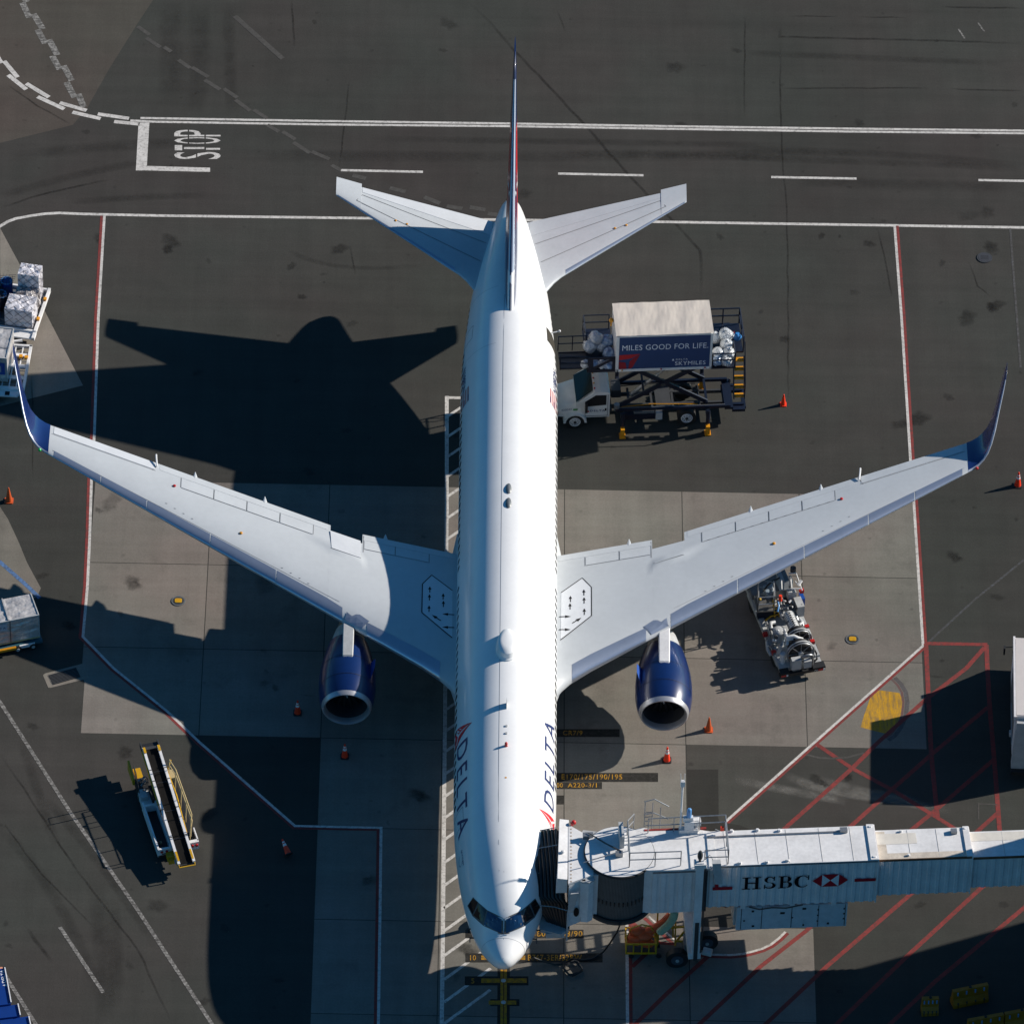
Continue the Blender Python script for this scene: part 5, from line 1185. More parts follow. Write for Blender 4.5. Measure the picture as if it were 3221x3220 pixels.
# connecting section between the round cab and the tunnel
cs_ = MB().prism([(1.05, -1.2), (1.55, -1.25), (4.12, -1.25), (4.12, 1.25), (2.2, 1.45), (.2, 1.55)], 4.65, 7.6).build('connector', JGREY, jb)
MB().prism([(1.0, -1.22), (1.5, -1.32), (4.6, -1.32), (4.6, 1.1), (3.9, 1.28), (2.2, 1.3), (1.2, 1.55), (.2, 1.2)], 7.6, 7.7).build('roof', JWHITE, cs_)
for i in range(6): x = 1.5+i*.42; MB().box(x, x+.22, -1.31, -1.25, 4.7, 7.55).build('wall_panel', JGREY, cs_)
MB().box(3.95, 4.15, -1.3, 1.2, 4.7, 7.6).build('dark_gap', DGREY, cs_)
MB().box(1.5, 4.1, -1.34, -1.3, 7.5, 7.56).build('gutter', STEEL, cs_)
# round cab: ribbed curtain and roof
rd = MB().tube((0, 0, 4.62), (0, 0, 7.58), 1.62, 96).build('round_cab', paint('curtain_grey', (.085, .08, .078), .6, dirt=.3), jb, smooth=30)
mb = MB()
for k in range(70):
    a = PI+k*PI/70+.02; p0 = V((1.62*math.cos(a), 1.62*math.sin(a), 4.66)); mb.beam(p0, p0+V((0, 0, 2.88)), .028, .028)
mb.build('curtain_slats', paint('curtain_grey_light', (.13, .125, .12), .6), rd, kind='stuff')
for k in range(22):
    a = PI+.25+k*(PI-.5)/21; MB().beam(V((1.66*math.cos(a), 1.66*math.sin(a), 5.62)), V((1.66*math.cos(a), 1.66*math.sin(a), 5.86)), .05, .05).build('vent_slot', BLACK, rd)
MB().tube((0, 0, 7.58), (0, 0, 7.72), 1.66, 72).build('roof_disc', JWHITE, rd, smooth=30)
MB().torus((0, 0, 7.64), (0, 0, 1), 1.66, .07, 72, 8).torus((0, 0, 4.62), (0, 0, 1), 1.7, .07, 72, 8).build('rim_seal', BLACK, rd, smooth=60)
MB().tube((0, 0, 4.4), (0, 0, 4.62), 1.75, 60).build('floor_ring', DGREY, rd)
# cab front: walls, fascia, bellows
cb = MB().prism([(-2.55, -1.75), (-1.4, -1.2), (-.9, -1.2), (-.9, 1.3), (-1.5, 1.35), (-2.35, 2.0)], 4.45, 7.4).build('cab_front', JWHITE, jb)
MB().prism([(-2.6, -1.78), (-1.35, -1.25), (-1.2, 1.3), (-1.5, 1.4), (-2.3, 2.1)], 7.4, 7.52).build('roof', JWHITE, cb)
rz = rnd.uniform
for k in range(16): MB().box(-2.5+k*.018, -2.42+k*.018, -1.7+k*.23, -1.62+k*.23, 7.52, 7.53).build('rust_stain', RUST, cb)
MB().hexa([(-3.15, -1.42, 6.5), (-2.62, -1.42, 6.5), (-2.25, 2.42, 6.5), (-2.75, 2.42, 6.5)], [(-3.1, -1.5, 7.6), (-2.62, -1.5, 7.5), (-2.25, 2.42, 7.5), (-2.7, 2.42, 7.6)]).build('fascia', JWHITE, cb)
MB().box(-2.2, -2.05, 2.1, 2.25, 7.4, 7.55).ball((-2.05, 2.15, 7.6), .13).build('warning_light', REDS, cb)
MB().ball((-2.72, .2, 7.65), .1, nu=8, nv=5).tube((-2.9, .15, 7.55), (-2.72, .2, 7.65), .02, 5).build('sensor', JWHITE, cb)
MB().box(-2.0, -1.75, -1.55, -1.3, 4.9, 7.4).build('corner_board', JWHITE, cb)
MB().prism([(-1.95, -1.35), (-1.9, -1.55), (-1.6, -1.6), (-1.35, -1.45), (-1.4, -1.15), (-1.7, -1.05)], 4.55, 7.35).build('corner_column', JWHITE, cb); MB().prism([(-1.98, -1.38), (-1.92, -1.6), (-1.6, -1.65), (-1.3, -1.48), (-1.36, -1.1), (-1.7, -1.0)], 7.3, 7.4).build('column_cap', LGREY, cb)
MB().prism([(-1.9, 1.2), (-1.3, 1.1), (-.75, 1.35), (-.9, 1.75), (-1.6, 1.9)], 7.2, 7.32).build('column_cap', LGREY, cb)
MB().hexa([(-2.62, -1.95, 5.6), (-2.35, -1.9, 5.6), (-2.3, -1.8, 5.6), (-2.6, -1.85, 5.6)], [(-2.5, -2.0, 7.0), (-2.1, -1.95, 7.0), (-2.05, -1.85, 7.0), (-2.45, -1.9, 7.0)]).build('control_panel', LGREY, cb)
MB().loft([[V((-2.15+.13*math.cos(t), -1.63-.02+.0*k, 5.35+.32*math.sin(t))) for t in [2*PI*i/16 for i in range(16)]] for k in (0, 1)]).build('oval_window', BLACK, cb)
# accordion: nested black ribs from the fascia to the fuselage
for k in range(9):
    f = k/8; x = -4.3+f*1.4; y0 = -1.15-f*.45; y1 = 2.45-f*.2; zt_ = 6.75+.25*f; y0 += .3; y1 += .3
    yo = -f*.0
    mb = MB(); prof = [V((x, y1, 4.3)), V((x, y1, zt_-.35)), V((x, y1-.3, zt_)), V((x, y0+1.1, zt_)), V((x, y0, zt_-.95)), V((x+.25, y0-.1, 5.6)), V((x+.6*(1-f)+.3, y0-.35, 4.25))]
    mb.path(prof, .105 if k % 2 == 0 else .09, 8)
    prof2 = [V((p.x+.09, p.y*.985, p.z-.07)) for p in prof]; mb.path(prof2, .08, 6)
    mb.build('bellows_fold', paint('bellows_black', (.018, .018, .019), .35, dirt=.3), jb, smooth=60)
mb = MB()
for k in range(8):
    x0 = -4.28+k*.175; x1 = x0+.175; mb.loft([[V((x, 2.3, 4.3)), V((x, 2.5, 6.35)), V((x, 2.1, 6.68)), V((x, -.1, 6.68)), V((x, -.9, 5.8)), V((x, -.95, 4.4))] for x in (x0, x1)], ends=False, close=False)
mb.build('bellows_canvas', BLACK, jb)
for y in (1.9, .75, -.5): MB().path([(-4.3, y+.3, 6.95-(.45 if y < 0 else 0)), (-3.6, y+.34, 7.05-(.35 if y < 0 else 0)), (-2.9, y+.38, 7.15-(.2 if y < 0 else 0))], .025, 5).build('bellows_strap', STEEL, jb)
MB().path([(-3.9, -1.35, 5.6), (-3.2, -1.5, 5.62), (-2.5, -1.75, 5.55)], .025, 5).build('bellows_strap', STEEL, jb)
MB().prism([(-3.9, -1.7), (-2.9, -2.1), (-2.5, -1.75), (-2.5, 1.6), (-3.8, 1.9)], 4.1, 4.3).build('cab_floor', LGREY, jb)
MB().box(-3.6, -2.7, -1.95, -1.2, 3.9, 4.2).build('bumper_box', LGREY, jb)
MB().box(-2.62, -2.55, -1.9, -1.8, 3.6, 5.5).build('support_post', LGREY, jb)
MB().hexa([(-4.35, 1.9, 5.9), (-4.25, 1.9, 5.9), (-4.25, 2.5, 5.9), (-4.35, 2.5, 5.9)], [(-4.35, -.6, 6.7), (-4.27, -.6, 6.7), (-4.27, 2.6, 6.95), (-4.35, 2.6, 6.95)]).build('bellows_pad', TNAVY, jb)
# roof deck railings
ZR = 7.72
def railj(pts, hs=(.5, .98), post=1.15): return rail(jb, pts, ZR, hs, STEEL, .028, post, 'railing')
def pj2(x, y, z): p = JZ(x, y, z); return (p.x, p.y)
A = pj2(985, 600, 8.7); B = pj2(1910, 570, 8.7); C = pj2(1880, 245, 8.7); D = pj2(965, 300, 8.7); E_ = pj2(1025, 235, 8.7); F_ = pj2(1160, 280, 8.7)
railj([A, (A[0]+(B[0]-A[0])*.52, A[1]+(B[1]-A[1])*.52)]); railj([(A[0]+(B[0]-A[0])*.76, A[1]+(B[1]-A[1])*.76), B]); railj([A, D, E_]); railj([B, C]); railj([F_, C])
mb = MB()
for x, y in ((0, 0), (.38, .05), (.75, -.1)):
    p = V((E_[0]+.55+x, E_[1]+.35+y, 6.2)); mb.tube(p, p+V((0, 0, 3.0 - x*.5)), .028, 6)
p = V((E_[0]+.5, E_[1]+.35, 9.15)); mb.path([p, p+V((.5, .1, .05)), p+V((1.2, -.05, -.35))], .028, 6); mb.path([p+V((0, 0, -.9)), p+V((.5, .1, -.9)), p+V((1.2, -.05, -1.2))], .028, 6)
mb.build('ladder_hoop', STEEL, jb)
for k in range(8): MB().beam((E_[0]+.55, E_[1]+.33, 6.3+k*.3), (E_[0]+.93, E_[1]+.36, 6.3+k*.3), .03).build('rung', STEEL, jb)
# cables and hardware on the cab roof
for k in range(3):
    a = JZ(590+k*14, 410+k*6, 7.9); b = JZ(880+k*12, 580, 8.0); MB().path([a, a.lerp(b, .5)+V((0, 0, -.05)), b], .02, 5).build('cable', DGREY, jb)
a = JZ(550, 690, 7.85); b = JZ(880, 590, 8.0); MB().tube(a, b, .025, 6).build('brace', STEEL, jb); MB().box(b.x-.15, b.x+.2, b.y-.1, b.y+.1, 7.72, 8.0).build('pulley', STEEL, jb)
a = JZ(545, 430, 7.8); MB().box(a.x, a.x+.5, a.y-.15, a.y+.12, 7.62, 7.85).build('bracket', STEEL, jb)
a = JZ(900, 480, 7.75); MB().box(a.x-.1, a.x+.12, a.y-.5, a.y+.5, 7.72, 8.5).build('deck_cabinet', LGREY, jb)
# camera mast, beacon, machine unit on the north edge
a = JZ(1455, 400, 7.75); MB().tube(a, a+V((0, 0, 3.3)), .05, 8).box(a.x-.1, a.x+.1, a.y-.08, a.y+.08, a.z+3.15, a.z+3.5).tube(a+V((-.08, 0, 3.4)), a+V((-.12, 0, 4.0)), .015, 5).tube(a+V((.08, 0, 3.4)), a+V((.08, 0, 4.0)), .015, 5).build('camera_mast', JWHITE, jb)
a = JZ(1530, 395, 7.75); MB().box(a.x-.45, a.x+.45, a.y-.15, a.y+.15, 7.7, 7.95).box(a.x-.2, a.x+.25, a.y-.15, a.y+.15, 7.95, 8.5).box(a.x-.28, a.x+.2, a.y-.1, a.y+.1, 8.5, 8.75).build('hoist_motor', JWHITE, jb)
MB().tube((a.x, a.y, 8.75), (a.x, a.y, 9.15), .12, 12).ball((a.x, a.y, 9.2), .12).build('blue_beacon', BLUEL, jb)
MB().box(1.3, 9.5*0+4.3, 1.3, 1.42, 7.6, 7.72).build('red_edge', REDD, jb)
a = JZ(1850, 350, 8.2); MB().box(a.x-.08, a.x+.08, a.y-.05, a.y+.05, 7.9, 8.15).build('orange_box', ORG, jb)
# lift columns, crossbeam, bogie
for y in (-1.42, 1.42):
    c_ = MB().box(3.55, 3.92, y-.15, y+.15, 1.75, 8.35).build('lift_column', JWHITE, jb)
    MB().box(3.64, 3.83, y-.2, y-.14 if y < 0 else y+.2, 1.6, 4.2).build('inner_ram', DGREY, c_); MB().box(3.45, 4.02, y-.22, y+.2, 8.05, 8.3).build('cap', JWHITE, c_)
    MB().tube((3.98, y-.1, 1.8), (3.98, y-.1, 7.9), .03, 6).tube((4.05, y, 2.5), (4.05, y, 7.9), .02, 6).build('cable_run', DGREY, c_)
MB().ball((3.72, -1.42, 8.75), .17, .8, .8, 1.9, 10, 8).tube((3.72, -1.42, 8.3), (3.72, -1.42, 8.6), .06).build('flood_lamp', DGREY, jb)
MB().path([(3.85, -1.4, 8.3), (4.2, -1.35, 8.7), (4.35, -1.3, 8.3)], .015, 5).build('lamp_cable', DGREY, jb)
MB().box(4.25, 4.6, -1.5, -1.2, 7.6, 7.75).hexa([(4.5, -1.62, 6.9), (4.85, -1.62, 6.9), (4.85, -1.3, 6.9), (4.5, -1.3, 6.9)], [(4.3, -1.58, 8.3), (4.72, -1.58, 8.3), (4.72, -1.3, 8.3), (4.3, -1.3, 8.3)]).build('light_box', LGREY, jb)
MB().box(3.4, 4.0, -1.55, 1.55, 1.6, 2.0).build('crossbeam', JWHITE, jb); MB().box(3.3, 4.1, -.65, .1, .85, 1.65).build('bogie_frame', MGREY, jb)
for x, y, ro in ((2.95, -.95, 0), (4.5, .1, 1)):
    t = MB().tube((x, y, .9), (x, y+.34, .9), .54, 30).build('bogie_wheel', BLACK, jb, smooth=40); MB().tube((x, y-.03, .9), (x, y, .9), .3, 24).build('rim', paint('rim_dark', (.06, .07, .09), .4), t); MB().tube((x, y-.08, .9), (x, y, .9), .09, 12).build('hub', LGREY, t)
MB().tube((4.2, -.9, 1.45), (4.6, -1.05, 1.45), .2, 16).build('drive_motor', LGREY, jb)
# under-slung air unit
ac = MB().box(5.72, 11.1, -.9, 2.0, 2.85, 4.45).build('air_unit', paint('air_unit_grey', (.62, .62, .64), .5, dirt=.15), jb)
for i, x in enumerate((5.95, 6.95, 8.4, 9.7, 11.0)): MB().box(x-.015, x+.015, -.912, -.9, 2.9, 4.4).build('door_gap', DGREY, ac)
for x, z, w_ in ((7.95, 3.95, .22), (9.0, 4.2, .18), (6.5, 4.15, .12), (6.55, 3.1, .12), (9.0, 3.05, .08), (10.2, 3.1, .1)): MB().box(x-w_/2, x+w_/2, -.925, -.912, z-.06, z+.06).build('vent', BLACK, ac)
for x, z in ((6.1, 3.5), (8.43, 3.6), (9.68, 3.3), (9.68, 3.7), (9.68, 4.1), (10.95, 3.4), (10.95, 3.75), (10.95, 4.1)): MB().box(x-.04, x+.04, -.93, -.912, z-.04, z+.04).build('latch', BLACK, ac)
for x in (6.0, 8.4, 10.4): MB().box(x-.12, x+.12, -.95, -.8, 4.4, 4.8).build('hanger', JGREY, ac)
MB().box(5.6, 5.75, -.7, 1.1, 3.0, 4.4).build('end_cap', LGREY, ac)
MB().path([(6.3, -.95, 4.5), (6.8, -1.0, 4.35), (7.4, -1.0, 4.45), (8.1, -1.0, 4.38), (8.9, -.98, 4.55)], .03).build('hose', DGREY, ac)
MB().path([(4.9, -.6, 4.5), (5.2, -.7, 4.45), (5.6, -.6, 4.5)], .14, 8).build('red_duct', paint('dull_red', (.2, .04, .03), .6), ac)
# preconditioned air duct, cart and orange hose
a = JZ(1400, 1130, 4.6); b = JZ(1330, 1230, 3.4); c = JZ(1265, 1340, 2.0)
mb = MB(); rings = []
for k in range(48):
    f = k/47; p = (a.lerp(b, f*2) if f < .5 else b.lerp(c, f*2-1)); p = V((p.x+.25*math.sin(PI*f), p.y, p.z)); r_ = (.2, .21, .2, .15)[k % 4]
    d = (c-a).normalized(); x_ = d.orthogonal().normalized(); y_ = d.cross(x_); rings.append([p+(x_*math.cos(t)+y_*math.sin(t))*r_ for t in [2*PI*i/14 for i in range(14)]])
mb.loft(rings).build('air_duct', HOSEG, jb, smooth=20)
# service stairs behind the tunnel: they throw the ladder-shaped shadow
for y in (2.35, 3.25): MB().beam((5.0, y, 4.55), (10.9, y, .6), .07, .28).build('stair_stringer', STEEL, jb)
for k in range(15): f = (k+.5)/15; MB().box(5.0+5.9*f-.17, 5.0+5.9*f+.17, 2.38, 3.22, 4.6-3.95*f-.02, 4.6-3.95*f+.02).build('stair_tread', STEEL, jb)
MB().box(3.8, 5.05, 1.2, 3.3, 4.5, 4.6).build('stair_landing', STEEL, jb)
for y in (2.35, 3.25): MB().tube((5.0, y, 5.6), (10.9, y, 1.6), .025, 6).tube((5.0, y, 4.6), (5.0, y, 5.6), .025, 6).tube((10.9, y, .5), (10.9, y, 1.6), .025, 6).build('hand_rail', STEEL, jb)

# air-hose cart with yellow frame and orange duct, black ground power cable
pc = thing('hose_cart', 'yellow framed ground cart loaded with a bundled orange air duct below the jet bridge', 'hose cart', tuple(US(1650+1090/2.9723, 2480+1500/2.9723, .2).to_tuple()[:2])+(0,), R(2))
mb = MB()
for z in (.3, .95):
    for a, b in (((-.75, -.35), (.7, -.35)), ((.7, -.35), (.7, .75)), ((.7, .75), (-.75, .75)), ((-.75, .75), (-.75, -.35))): mb.beam((*a, z), (*b, z), .07)
for x, y in ((-.75, -.35), (.7, -.35), (.7, .75), (-.75, .75), (0, -.35), (-.4, -.35), (.35, -.35)): mb.beam((x, y, .25), (x, y, 1.0), .06)
mb.build('frame', YEL, pc); MB().box(-.72, .68, -.3, .7, .22, .3).build('floor', DGREY, pc)
MB().path([(-.75+.05, .2, .95), (-.5, .25, 1.45), (0, .3, 1.65), (.45, .3, 1.5), (.65, .25, 1.0)], .04).build('hoop', YEL, pc)
for k, (x, y, z, r) in enumerate(((-.3, .15, .8, .42), (.1, .25, .95, .4), (-.2, .35, 1.15, .35), (.3, .05, .6, .3))):
    mb = MB(); mb.ball((x, y, z), r, 1.2, .9, .7, 14, 9, .14).build('folded_duct', HOSEO, pc, smooth=60)
MB().path([(.1, .3, 1.0), (.6, .45, 1.15), (1.1, .7, 1.35), (1.45, .95, 1.6)], .22, 12).build('orange_duct', HOSEO, pc, smooth=60)
for x in (-.5, .85): MB().tube((x, -.4, .13), (x, -.3, .13), .13, 14).build('caster', BLACK, pc)
sf = thing('step_stand', 'yellow tubular maintenance stand beside the jet bridge wheels', 'stand', tuple(US(1650+1340/2.9723, 2480+1480/2.9723, 0).to_tuple()[:2])+(0,), 0)
mb = MB()
for a, b in (((-.55, .6, .5), (-.55, .6, 2.6)), ((.25, .5, .2), (.15, .5, 2.7)), ((-.55, .6, 2.6), (.15, .5, 2.7)), ((-.5, .3, 1.0), (.75, .45, 1.0)), ((.35, 0, .1), (.35, .9, .9)), ((.35, 0, .45), (.75, 0, .45)), ((.35, .2, .1), (.75, .2, .9)), ((-.55, .6, .5), (-.5, 0, .1)), ((-.5, 0, .1), (-.5, 0, .9))): mb.beam(a, b, .08)
mb.build('stand_frame', YEL, sf, kind='stuff'); MB().box(-.5, .2, .3, .62, 1.0, 1.06).build('tread', YEL, sf); MB().tube((-.5, 0, .1), (-.4, 0, .1), .1, 12).build('wheel', BLACK, sf)
def kb(x, y, z=0): return US(1600+x/3.019, 2880+y/3.019, z)
cable = MB().path([V((1.35, 2.0, 2.0)), kb(240, 395, .5), kb(330, 432, .15), kb(440, 458, .05), kb(530, 445, .05), kb(600, 405, .05), kb(700, 415, .05), kb(790, 405, .05), kb(850, 370, .06), kb(900, 340, .3), kb(960, 260, 1.4), kb(1030, 150, 3.2), kb(1062, 70, 4.5)], .045, 6)
tag(cable.build('power_cable', BLACK), 'black ground power cable running from the airplane nose up to the jet bridge cab', 'cable')
c0 = kb(610, 507, .05)
mb = MB(); pts = [kb(520, 440, .05), kb(535, 490, .05)]
for k in range(44): a = 2.6+k*.42; r_ = .42+.05*math.sin(k*1.7); pts.append(V((c0.x+r_*math.cos(a), c0.y+r_*math.sin(a), .05+k*.004)))
tag(mb.path(pts, .035, 6).build('cable_coil', BLACK), 'loose coil of black cable lying on the concrete in front of the nose', 'cable coil')

# ------------------------------------------------------------------ buildings beyond the frame that shade the lower right
tb_ = thing('terminal_building', 'pale concrete terminal wing beyond the lower right edge, known by its shadow', 'building', (28.9, 7.21, 0), R(21.9))
MB().box(0, 60, -45, 0, 0, 11.6).build('wall', BWALL, tb_); MB().box(-.0, 60, -45, .0, 11.6, 12.0).build('roof', LGREY, tb_)
for k in range(13): MB().box(1.5+k*4.2, 4.5+k*4.2, .0, .06, 4.5, 8).build('window', GLASS, tb_)

# ------------------------------------------------------------------ belt loader
bl = thing('belt_loader', 'white and yellow baggage belt loader with black conveyor belt parked at an angle', 'belt loader', (-15.55, 9.05, 0), R(16.2))
Lb = LOC(bl)
def bz(y): return .8+.85*max(0, y)/7.4
cv = MB().hexa([(-.42, 0, .72), (.42, 0, .72), (.42, 7.4, 1.5), (-.42, 7.4, 1.5)], [(-.42, 0, .8), (.42, 0, .8), (.42, 7.4, 1.65), (-.42, 7.4, 1.65)]).build('conveyor_frame', DGREY, bl)
MB().hexa([(-.3, .05, .8), (.3, .05, .8), (.3, 7.3, 1.62), (-.3, 7.3, 1.62)], [(-.3, .05, .83), (.3, .05, .83), (.3, 7.3, 1.68), (-.3, 7.3, 1.68)]).build('belt', BELT, cv)
for y in (1.6, 3.35, 5.15, 5.85): MB().box(-.31, .31, y-.025, y+.025, bz(y)+.02, bz(y)+.05).build('belt_cleat', BLACK, cv)
for s_ in (-1, 1):
    a, b = V((s_*.38, .0, .88)), V((s_*.38, 7.35, 1.75))
    MB().beam(a, b, .13, .14).build('side_rail', JWHITE, cv)
    MB().beam(V((s_*.44, .1, .8)), V((s_*.44, .8, .88)), .04, .18).beam(V((s_*.36, .15, .97)), V((s_*.36, .75, 1.04)), .1, .03).build('yellow_corner', YEL, cv)
    MB().beam(V((s_*.37, 6.95, 1.82)), V((s_*.37, 7.3, 1.86)), .12, .04).build('yellow_corner', YEL, cv)
    for y in (1.65, 3.4, 5.2, 5.9): MB().box(s_*.38-.08, s_*.38+.08, y-.02, y+.02, bz(y)+.06, bz(y)+.19).build('rail_joint', DGREY, cv)
MB().beam(V((-.47, 3.9, 1.2)), V((-.47, 7.25, 1.62)), .05, .16).build('yellow_side_strip', YEL, cv)
MB().path([(-.4, .02, .85), (-.4, -.16, .83), (.4, -.16, .83), (.4, .02, .85)], .032, 8).build('bumper_hoop', YEL, cv)
for x in (-.44, .44): MB().box(x-.05, x+.05, .3, .5, .62, .76).build('blue_bracket', BLUEL, cv)
for k in range(4): MB().tube((-.4, 7.45+k*.09, 1.6-k*.05), (.4, 7.45+k*.09, 1.6-k*.05), .06, 12).build('end_roller', DGREY, cv)
MB().box(-.4, .42, 7.35, 7.8, 1.45, 1.6).build('end_housing', BLACK, cv); MB().box(-.46, -.4, 7.3, 7.85, 1.4, 1.72).build('roller_cheek', DGREY, cv); MB().box(.42, .48, 7.3, 7.85, 1.4, 1.72).build('roller_cheek', DGREY, cv)
# chassis
MB().hexa([(-1.12, 1.3, .25), (-.42, 1.3, .25), (-.42, 4.4, .25), (-1.12, 4.4, .25)], [(-1.12, 1.3, .42), (-.42, 1.3, .42), (-.42, 4.4, .42), (-1.12, 4.4, .42)]).build('floor_pan', BLACK, bl)
ch = MB().box(-1.14, -1.05, 1.3, 4.6, .3, .85).box(-.5, -.42, 1.3, 4.6, .3, .85).box(-1.14, -.42, 4.3, 4.4, .3, .86).box(-1.14, -.42, 1.28, 1.36, .45, .84).build('body_side', JWHITE, bl)
MB().box(-1.12, -.45, 1.24, 1.28, .45, .85).build('rear_panel', JWHITE, bl)
for x in (-.95, -.7): MB().tube((x, 1.2, .68), (x, 1.24, .68), .07, 12).build('tail_lamp', REDS, bl)
MB().box(-.95, -.6, 1.23, 1.25, .48, .55).build('number_plate', DGREY, bl)
MB().box(-.75, -.4, .85, 1.24, .3, .62).box(-.72, -.43, .7, .85, .25, .55).build('tow_hitch', YEL, bl)
MB().box(-1.12, -.45, 4.4, 5.6, .3, .62).build('battery_box', TWHITE, bl); MB().box(-1.1, -.75, 4.9, 5.5, .6, .85).build('white_tray', LGREY, bl); MB().box(-.6, -.42, 4.6, 5.5, .6, 1.0).build('control_box', BLACK, bl)
MB().box(-1.1, -.5, 5.6, 6.4, .3, .7).build('engine_bay', BLACK, bl)
for x, y, z in ((-.9, 5.75, .8), (-.75, 5.95, .75), (-.95, 6.1, .8), (-.7, 6.2, .78)): MB().tube((x, y, z), (x+.15, y+.08, z+.08), .06, 8).build('fitting', STEEL, bl)
MB().path([(-.95, 5.5, .95), (-.75, 5.6, 1.25), (-.55, 5.5, 1.2)], .025).torus((-.75, 5.62, 1.3), (.2, -.7, .7), .18, .02).build('steering_wheel', DGREY, bl)
MB().box(-1.0, -.62, 6.45, 7.15, .55, .65).build('seat', YEL, bl); MB().hexa([(-1.22, 6.2, .5), (-1.12, 6.2, .5), (-1.12, 7.3, .5), (-1.22, 7.3, .5)], [(-1.22, 6.2, .85), (-1.12, 6.2, .85), (-1.12, 7.3, 1.15), (-1.22, 7.3, 1.15)]).build('front_fender', YEL, bl)
MB().box(.42, .92, 1.35, 5.9, .3, .55).build('side_deck', BLACK, bl); MB().box(.42, .95, 1.3, 1.5, .35, .85).box(.9, .96, 1.4, 2.3, .35, .85).build('body_side', JWHITE, bl)
for x in (.6, .82): MB().tube((x, 1.22, .66), (x, 1.3, .66), .07, 12).build('tail_lamp', REDS, bl)
MB().box(.45, .9, 5.9, 6.5, .4, .8).build('end_box', BEIGE, bl)
for x in (-1.0, .8):
    for y in (2.1, 5.6): MB().tube((x-.12, y, .32), (x+.12, y, .32), .32, 20).build('tyre', BLACK, bl, smooth=40)
for y in (2.0, 4.0): MB().beam((-.2, y, .45), (-.3, y+.9, bz(y+.9)-.1), .1).beam((.2, y, .45), (.3, y+.9, bz(y+.9)-.1), .1).build('lift_strut', LGREY, bl)
MB().box(-.42, .42, 1.35, 5.9, .3, .4).build('chassis_plate', DGREY, bl)
# folded hand rail standing above the right side, thrown into shadow on the left
mb = MB(); P = [V((.62, 1.6, 2.15)), V((.72, 1.8, 2.35)), V((.68, 4.9, 2.4)), V((.55, 5.7, 2.35))]
mb.path(P, .03, 6); mb.path([p+V((.02, .0, -.45)) for p in P], .025, 6)
for p in P+[V((.7, 2.8, 2.37)), V((.7, 3.8, 2.38))]: mb.tube(p, (p.x-.05, p.y, .8), .025, 6)
mb.build('hand_rail', BEIGE, bl)
mb = MB(); P = [V((.5, 2.0, .9)), V((.55, 4.3, 1.3)), V((.45, 5.9, 1.5))]; mb.path(P, .03, 6); mb.beam((.5, 5.9, 1.5), (.72, 6.1, 1.9), .05); mb.build('lower_rail', YEL, bl)
mb = MB(); mb.path([(-1.1, 5.3, .8), (-1.25, 5.3, 2.3), (-1.25, 5.75, 2.3), (-1.1, 5.75, .8)], .025); mb.build('roll_hoop', DGREY, bl)
mb = MB(); mb.path([(-.5, 4.5, .9), (-.75, 4.5, 1.7), (-1.0, 4.7, 1.6)], .02); mb.ball((-1.0, 4.7, 1.6), .06); mb.build('control_lever', DGREY, bl)
MB().box(-.9, -.75, 2.0, 2.15, .42, .5).build('cardboard_scrap', CARD, bl)

# ------------------------------------------------------------------ hydrant fuelling truck
ft = thing('fuel_truck', 'silver hydrant fuelling truck covered in pipes, filters and hose reels under the right wing', 'fuel truck', (15.05, 23.55, 0), R(15.5))
Lf = LOC(ft)
def FZ(x, y, z): return Lf @ US(2280+x/4.8275, 1760+y/4.8275, z)
MB().box(-1.1, 1.1, .25, 6.8, .45, .72).build('chassis', LGREY, ft); MB().box(-1.18, -.9, .6, 5.9, .55, .9).build('side_skirt', LGREY, ft); MB().box(.85, 1.12, .6, 5.8, .55, .85).build('side_skirt', LGREY, ft)
for x in (-1.0, 1.0):
    for y in (1.3, 5.3): MB().tube((x-.15, y, .42), (x+.15, y, .42), .42, 22).build('tyre', BLACK, ft, smooth=40)
rb = MB().box(-1.2, 1.2, -.12, .1, .45, .62).build('rear_bumper', BLACK, ft); MB().box(-1.15, -.7, -.15, .25, .62, .72).box(.55, 1.2, -.15, .25, .62, .74).build('step_plate', BLACK, ft)
for x in (-1.0, .95): MB().box(x-.13, x+.13, -.17, -.12, .5, .62).build('tail_lamp', REDS, rb); MB().box(x+.12, x+.22, -.17, -.12, .5, .62).build('reverse_lamp', REFL, rb)
text_on(MB(), 'AJ-5', plane_map((.6, -.13, .48), (.35, 0, 0), (0, 0, .12))).build('plate_lettering', REFL, rb)
# hose reels facing the rear
for p, r in ((FZ(1140, 1390, 1.5), .7), (FZ(1115, 1190, 1.55), .66)):
    c_ = V((p.x, p.y, p.z)); h = MB().tube(c_+V((0, -.12, 0)), c_+V((0, .42, 0)), r*.72, 26).build('hose_reel', BLACK, ft, smooth=30)
    for yo in (-.16, .0): MB().torus(c_+V((0, yo, 0)), (0, 1, 0), r, .035, 40, 6).build('reel_rim', STEEL if yo else LGREY, h, smooth=60)
    for k in range(8): a = PI*k/4; MB().beam(c_+V((.1*math.cos(a), -.16, .1*math.sin(a))), c_+V((r*math.cos(a), -.16, r*math.sin(a))), .03).build('spoke', STEEL, h)
    MB().tube(c_+V((0, -.25, 0)), c_+V((0, .1, 0)), .13, 14).build('reel_hub', LGREY, h)
    for k in range(5): MB().torus(c_+V((0, -.05+k*.09, 0)), (0, 1, 0), r*.78, .05, 30, 6).build('hose_wrap', BLACK, h, smooth=60)
def box_at(x, y, z, w_, d, h, m, name, ft=ft): p = FZ(x, y, z); return MB().box(p.x-w_/2, p.x+w_/2, p.y-d/2, p.y+d/2, z-h, z).build(name, m, ft)
